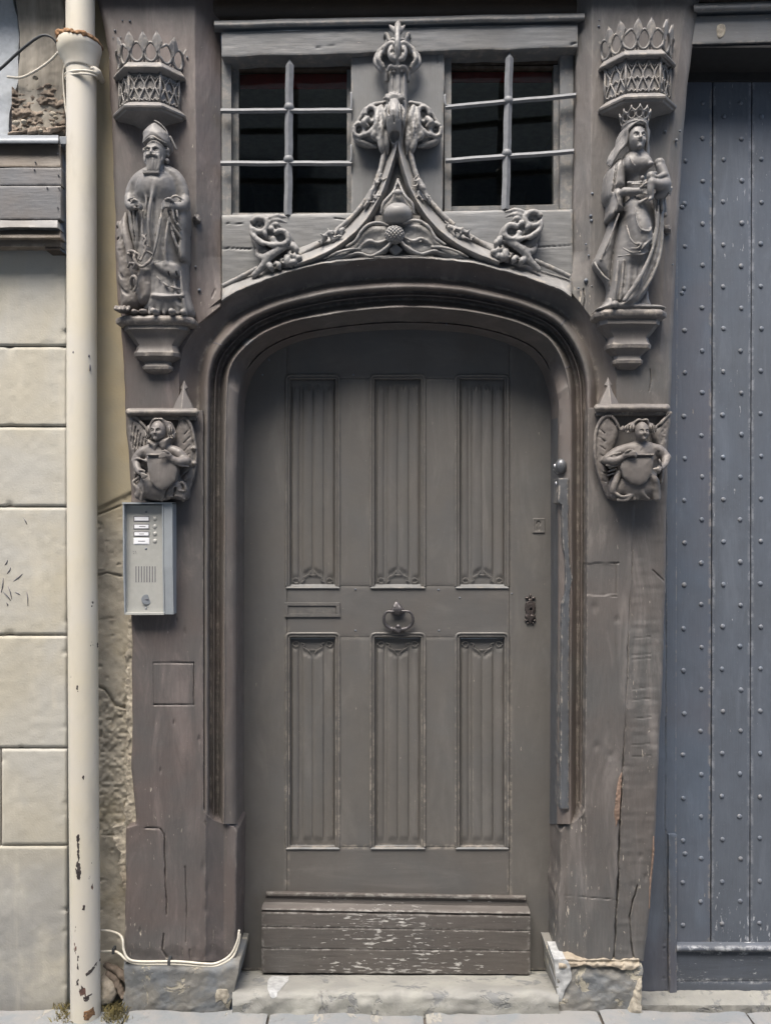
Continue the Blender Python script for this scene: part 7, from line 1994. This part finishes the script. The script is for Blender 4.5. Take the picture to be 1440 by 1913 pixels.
# central calyx, base pieces, berry, leaves, lozenge
s = Carve(688, 796, 324, 426, -12, 60, 1.3)
s.pad([(743, 331), (750, 346), (752, 358), (760, 370), (770, 382), (773, 396), (770, 410), (764, 420), (720, 420), (714, 408), (712, 392), (718, 378), (730, 366), (735, 352)], -10, 4, 14, 16, n=90)
s.ell((743, 399, 16), (27, 20, 24), k=5)
s.tube([(743, 333, 14), (736, 356, 20), (726, 370, 24), (716, 382, 24), (712, 398, 20)], [2.2, 2.6, 3, 3, 2.4], k=1.2, n=24)
s.tube([(743, 333, 14), (750, 354, 20), (757, 369, 24), (769, 382, 24), (773, 398, 20)], [2.2, 2.6, 3, 3, 2.4], k=1.2, n=24)
s.ell((743, 377, 38), (20, 13, 12), k=4, sub=True); s.ell((743, 348, 26), (7, 6, 8), k=2, sub=True)
s.cap((741, 385, 42), (738, 412, 42), 1.6, 1.0, k=.8, sub=True); s.ell((743, 362, 26), (8, 6, 5), k=2)
s.mesh("calyx_bulb", M_ogee, og, zref=18)
for x0, x1 in ((700, 722), (764, 785)):
    box("block", x0, x1, 402, 419, -12, 10, M_ogee, og, 0.8)
s = Carve(714, 760, 412, 460, -4, 50, 1.0)
s.ell((737, 434.5, 20), (19, 17, 19), k=1)
for k in range(-4, 5):
    o = k * 7.0
    for sg in (-1, 1):
        pts = []
        for t in np.linspace(-1, 1, 13):
            x = o + t * 17 * sg * 1.0; y = t * 17
            if x * x / 361 + y * y / 289 < 1.05: pts.append((737 + x, 434.5 + y, 20 + 19 * math.sqrt(max(0, 1 - x * x / 361 - y * y / 289))))
        if len(pts) > 1: s.tube(pts, 1.1, k=.8, sub=True)
s.mesh("berry", M_ogee, og, zref=30)
def leaf(mx):
    X = (lambda v: v) if not mx else (lambda v: 1478 - v)
    dy = 0 if not mx else -4
    a, b = sorted((X(588), X(742)))
    c = Carve(a, b, 408, 500, -14, 44, 1.3)
    c.pad([(X(x), y + dy) for x, y in [(726, 423), (712, 419), (692, 421), (674, 434), (664, 450), (650, 460), (630, 468), (608, 482), (596, 488), (640, 488), (668, 478), (692, 482), (712, 476), (726, 466), (734, 452)]], -12, 2, 11, 10, n=110)
    c.tube([(X(x), y + dy, z) for x, y, z in [(724, 424, 20), (708, 420, 22), (690, 423, 22), (675, 436, 22), (665, 452, 20), (648, 462, 16)]], [2.6, 3, 3.2, 3, 3, 2.4], k=1.5, n=34)
    c.tube([(X(x), y + dy, z) for x, y, z in [(733, 453, 22), (722, 466, 22), (706, 476, 20), (690, 480, 16), (668, 474, 16), (640, 480, 12)]], [2.5, 3, 3, 2.6, 2.4, 2], k=1.5, n=30)
    c.ell((X(698), 445 + dy, 28), (24, 13, 15), k=6, sub=True, ang=(-12 if not mx else 12))
    c.tube([(X(x), y + dy, z) for x, y, z in [(672, 462, 14), (690, 452, 18), (706, 456, 18), (722, 450, 18)]], [2, 3.4, 3.4, 2], k=5, n=16)
    c.tube([(X(x), y + dy, z) for x, y, z in [(604, 484, 12), (630, 474, 18), (654, 468, 18), (672, 466, 14)]], [1.5, 2.4, 2.6, 2], k=2.5, n=16)
    c.tube([(X(x), y + dy, z) for x, y, z in [(612, 486, 16), (640, 478, 20), (660, 474, 18)]], 1.4, k=1.5, n=12, sub=True)
    c.rough(1.1, 0.12, 3 + int(bool(mx))).mesh("broad_leaf", M_ogee, og, zref=10)
leaf(False); leaf(True)
s = Carve(722, 756, 450, 484, -14, 26, 1.2)
s.pad([(739, 453), (752, 466), (739, 479), (726, 466)], -12, 8, 5, 5); s.mesh("lozenge", M_ogee, og, zref=8)
panel("gable_field", 560, 920, 0, 0, lambda X, Y: -8 + 2 * noise2(X, Y, 0.03, 5), -20, M_ogee, og, step=4, top=lambda x: np.interp(x, [560, 622, 686, 720, 741, 762, 795, 860, 920], [488, 462, 400, 335, 300, 335, 396, 454, 482]), bot=lambda x: exy(x) - 2)
# upper rib junction and shaft
s = Carve(700, 790, 118, 300, -24, 40, 1.4)
s.pad([(727, 136), (760, 136), (760, 180), (764, 230), (756, 262), (752, 300), (732, 300), (728, 262), (722, 230), (727, 180)], -20, 0, 12, 8)
for x in (729, 743, 757): s.tube([(x, 128, -2), (x, 182, -2)], 4.2, k=1)
for x in (736, 750): s.tube([(x, 128, 12), (x, 180, 12)], 3.4, k=1, sub=True)
s.rough(0.8, 0.1, 4).mesh("shaft", M_ogee, og, zref=0)
# cross crockets at mid height
def cross_crocket(mx):
    X = (lambda v: v) if not mx else (lambda v: 1484 - v)
    a, b = sorted((X(652), X(736)))
    c = Carve(a, b, 182, 300, -22, 48, 1.25)
    def T(pts, r, k=1.5, **kw):
        if not kw.get('sub'): r = (np.array(r) * 1.2).tolist() if not np.isscalar(r) else r * 1.2; k = k + 1.0
        c.tube([(X(x), y, z) for x, y, z in pts], r, k=k, **kw)
    E = lambda p, r, **k: c.ell((X(p[0]), p[1], p[2]), r, **k)
    c.pad([(X(x), y) for x, y in [(718, 192), (700, 198), (684, 204), (668, 224), (660, 242), (664, 258), (680, 266), (700, 266), (714, 258), (722, 236), (724, 210)]], -18, -2, 10, 14, n=60)
    T([(693 + 11 * math.cos(t), 216 + 14 * math.sin(t), 12) for t in np.linspace(-3.0, 2.6, 18)], 3.6, k=1.4)
    T([(671 + 10 * math.cos(t), 245 + 12 * math.sin(t), 12) for t in np.linspace(-2.4, 3.4, 18)], 3.4, k=1.4)
    E((693, 216, 18), (5, 7.5, 14), k=1, sub=True); E((671, 245, 18), (4, 5.5, 14), k=1, sub=True)
    T([(662, 236, 6), (672, 222, 8), (682, 206, 8), (698, 196, 8), (718, 192, 8)], [3, 3, 3.4, 3.4, 3], k=1.4, n=24)
    T([(676, 256, 12), (690, 252, 16), (702, 240, 18), (708, 222, 18)], [3, 4, 4, 3], k=1.4, n=18)
    T([(661, 252, 6), (668, 262, 8), (684, 268, 6), (702, 272, 4)], [3, 4, 4, 3], k=1.4, n=14)
    for pts in [[(712, 204, 14), (718, 226, 18), (720, 248, 14)], [(706, 208, 14), (704, 236, 20), (703, 262, 14)], [(714, 222, 16), (712, 250, 20), (716, 276, 14)], [(720, 240, 14), (722, 268, 14), (724, 288, 8)], [(708, 252, 16), (712, 276, 14), (716, 290, 8)], [(700, 246, 16), (698, 258, 16), (706, 266, 12)], [(686, 226, 16), (680, 234, 18), (688, 240, 16)]]:
        T(pts, [4.4, 5, 1.6], k=1.2, n=12)
    for pts in [[(709, 214, 26), (708, 240, 26), (710, 262, 24)], [(716, 236, 26), (718, 262, 22)]]: T(pts, 1.3, k=.8, n=10, sub=True)
    c.rough(0.9, 0.2, 21 + int(mx)).mesh("cross_crocket", M_ogee, og, zref=6)
cross_crocket(False); cross_crocket(True)
s = Carve(708, 768, 160, 290, -18, 64, 1.25)
s.tube([(737, 186, 10), (736, 204, 30), (735, 224, 38), (736, 246, 26), (740, 268, 8)], [8, 12, 14, 13, 7], k=4, n=16)
for i, a in enumerate(np.linspace(-1.35, 1.35, 7)):
    s.tube([(736, 192, 20), (736 + 12 * math.sin(a), 186 - 8 * math.cos(a), 24), (736 + 19 * math.sin(a), 185 - 16 * math.cos(a), 16)], [4.5, 4, 2.4], k=.9, n=8)
for sg in (-1, 1):
    s.tube([(736 + sg * 12, 200, 24), (736 + sg * 18, 212, 26), (736 + sg * 16, 228, 26), (736 + sg * 19, 238, 20)], [4, 4, 4, 2], k=1, n=12)
    s.ell((736 + sg * 15, 212, 34), (3, 5, 6), k=1, sub=True)
s.tube([(736, 196, 46), (735, 222, 54), (736, 240, 46)], 1.3, k=1.5, sub=True)
for sg in (-1, 1): s.tube([(736 + sg * 8, 196, 38), (736 + sg * 9, 224, 46), (736 + sg * 5, 246, 36)], 1.2, k=1.2, sub=True)
s.ell((737, 256, 26), (9, 12, 12), k=3, sub=True)
s.rough(0.8, 0.15, 2).mesh("curling_leaf", M_ogee, og, zref=20)
# finial
s = Carve(694, 796, 34, 148, -22, 56, 1.25)
s.tube([(743, 42, 8), (743, 56, 18), (742, 76, 26), (742, 96, 28), (742, 116, 20), (743, 146, 4)], [2.5, 6, 5, 5.5, 5, 4], k=2, n=24)
s.tube([(743, 37, 4), (743, 46, 10), (743, 60, 16)], [1.2, 5.5, 6.5], k=2)
for sg in (-1, 1):
    X = lambda v: 742 + sg * v
    def T(pts, r, k=1.5, **kw):
        s.tube([(X(x), y, z) for x, y, z in pts], (np.array(r) * 1.2).tolist(), k=k + .8, **kw)
    T([(3, 66, 18), (9, 57, 16), (14, 48, 10)], [4, 3.4, 1.4], k=1.2, n=10)
    T([(14, 74, 6), (17, 64, 2), (21, 57, -2), (24, 60, -6)], [3, 3.4, 3, 2], k=1.2, n=12)
    T([(18, 62, -6), (20, 76, -4), (30, 86, -2), (38, 98, -2), (40, 112, 0), (30, 126, 4), (22, 132, 4), (20, 146, 0)], [3, 4, 4, 4.2, 4.5, 4.5, 4, 3.4], k=1.6, n=34)
    T([(3, 80, 18), (10, 78, 16), (14, 84, 14)], [3, 3, 2], k=1, n=10)
    T([(4, 92, 22), (12, 88, 22), (20, 92, 18), (24, 98, 12), (32, 96, 6)], [4, 4, 4, 3.4, 2.4], k=1.2, n=18)
    T([(8, 92, 20), (13, 104, 22), (10, 116, 22), (4, 118, 22)], [4, 5, 4.4, 2.4], k=1.2, n=12)
    T([(30, 96, 6), (34, 110, 10), (26, 126, 10)], [4, 5, 3], k=1.2, n=10)
    T([(4, 130, 16), (12, 128, 16), (18, 134, 12)], [3, 3.4, 2], k=1, n=8)
    s.ell((X(10), 106, 32), (3.5, 5, 8), k=1, sub=True); s.ell((X(27), 112, 16), (4, 6, 8), k=1, sub=True)
s.rough(0.9, 0.2, 5).mesh("finial", M_ogee, og, zref=8)
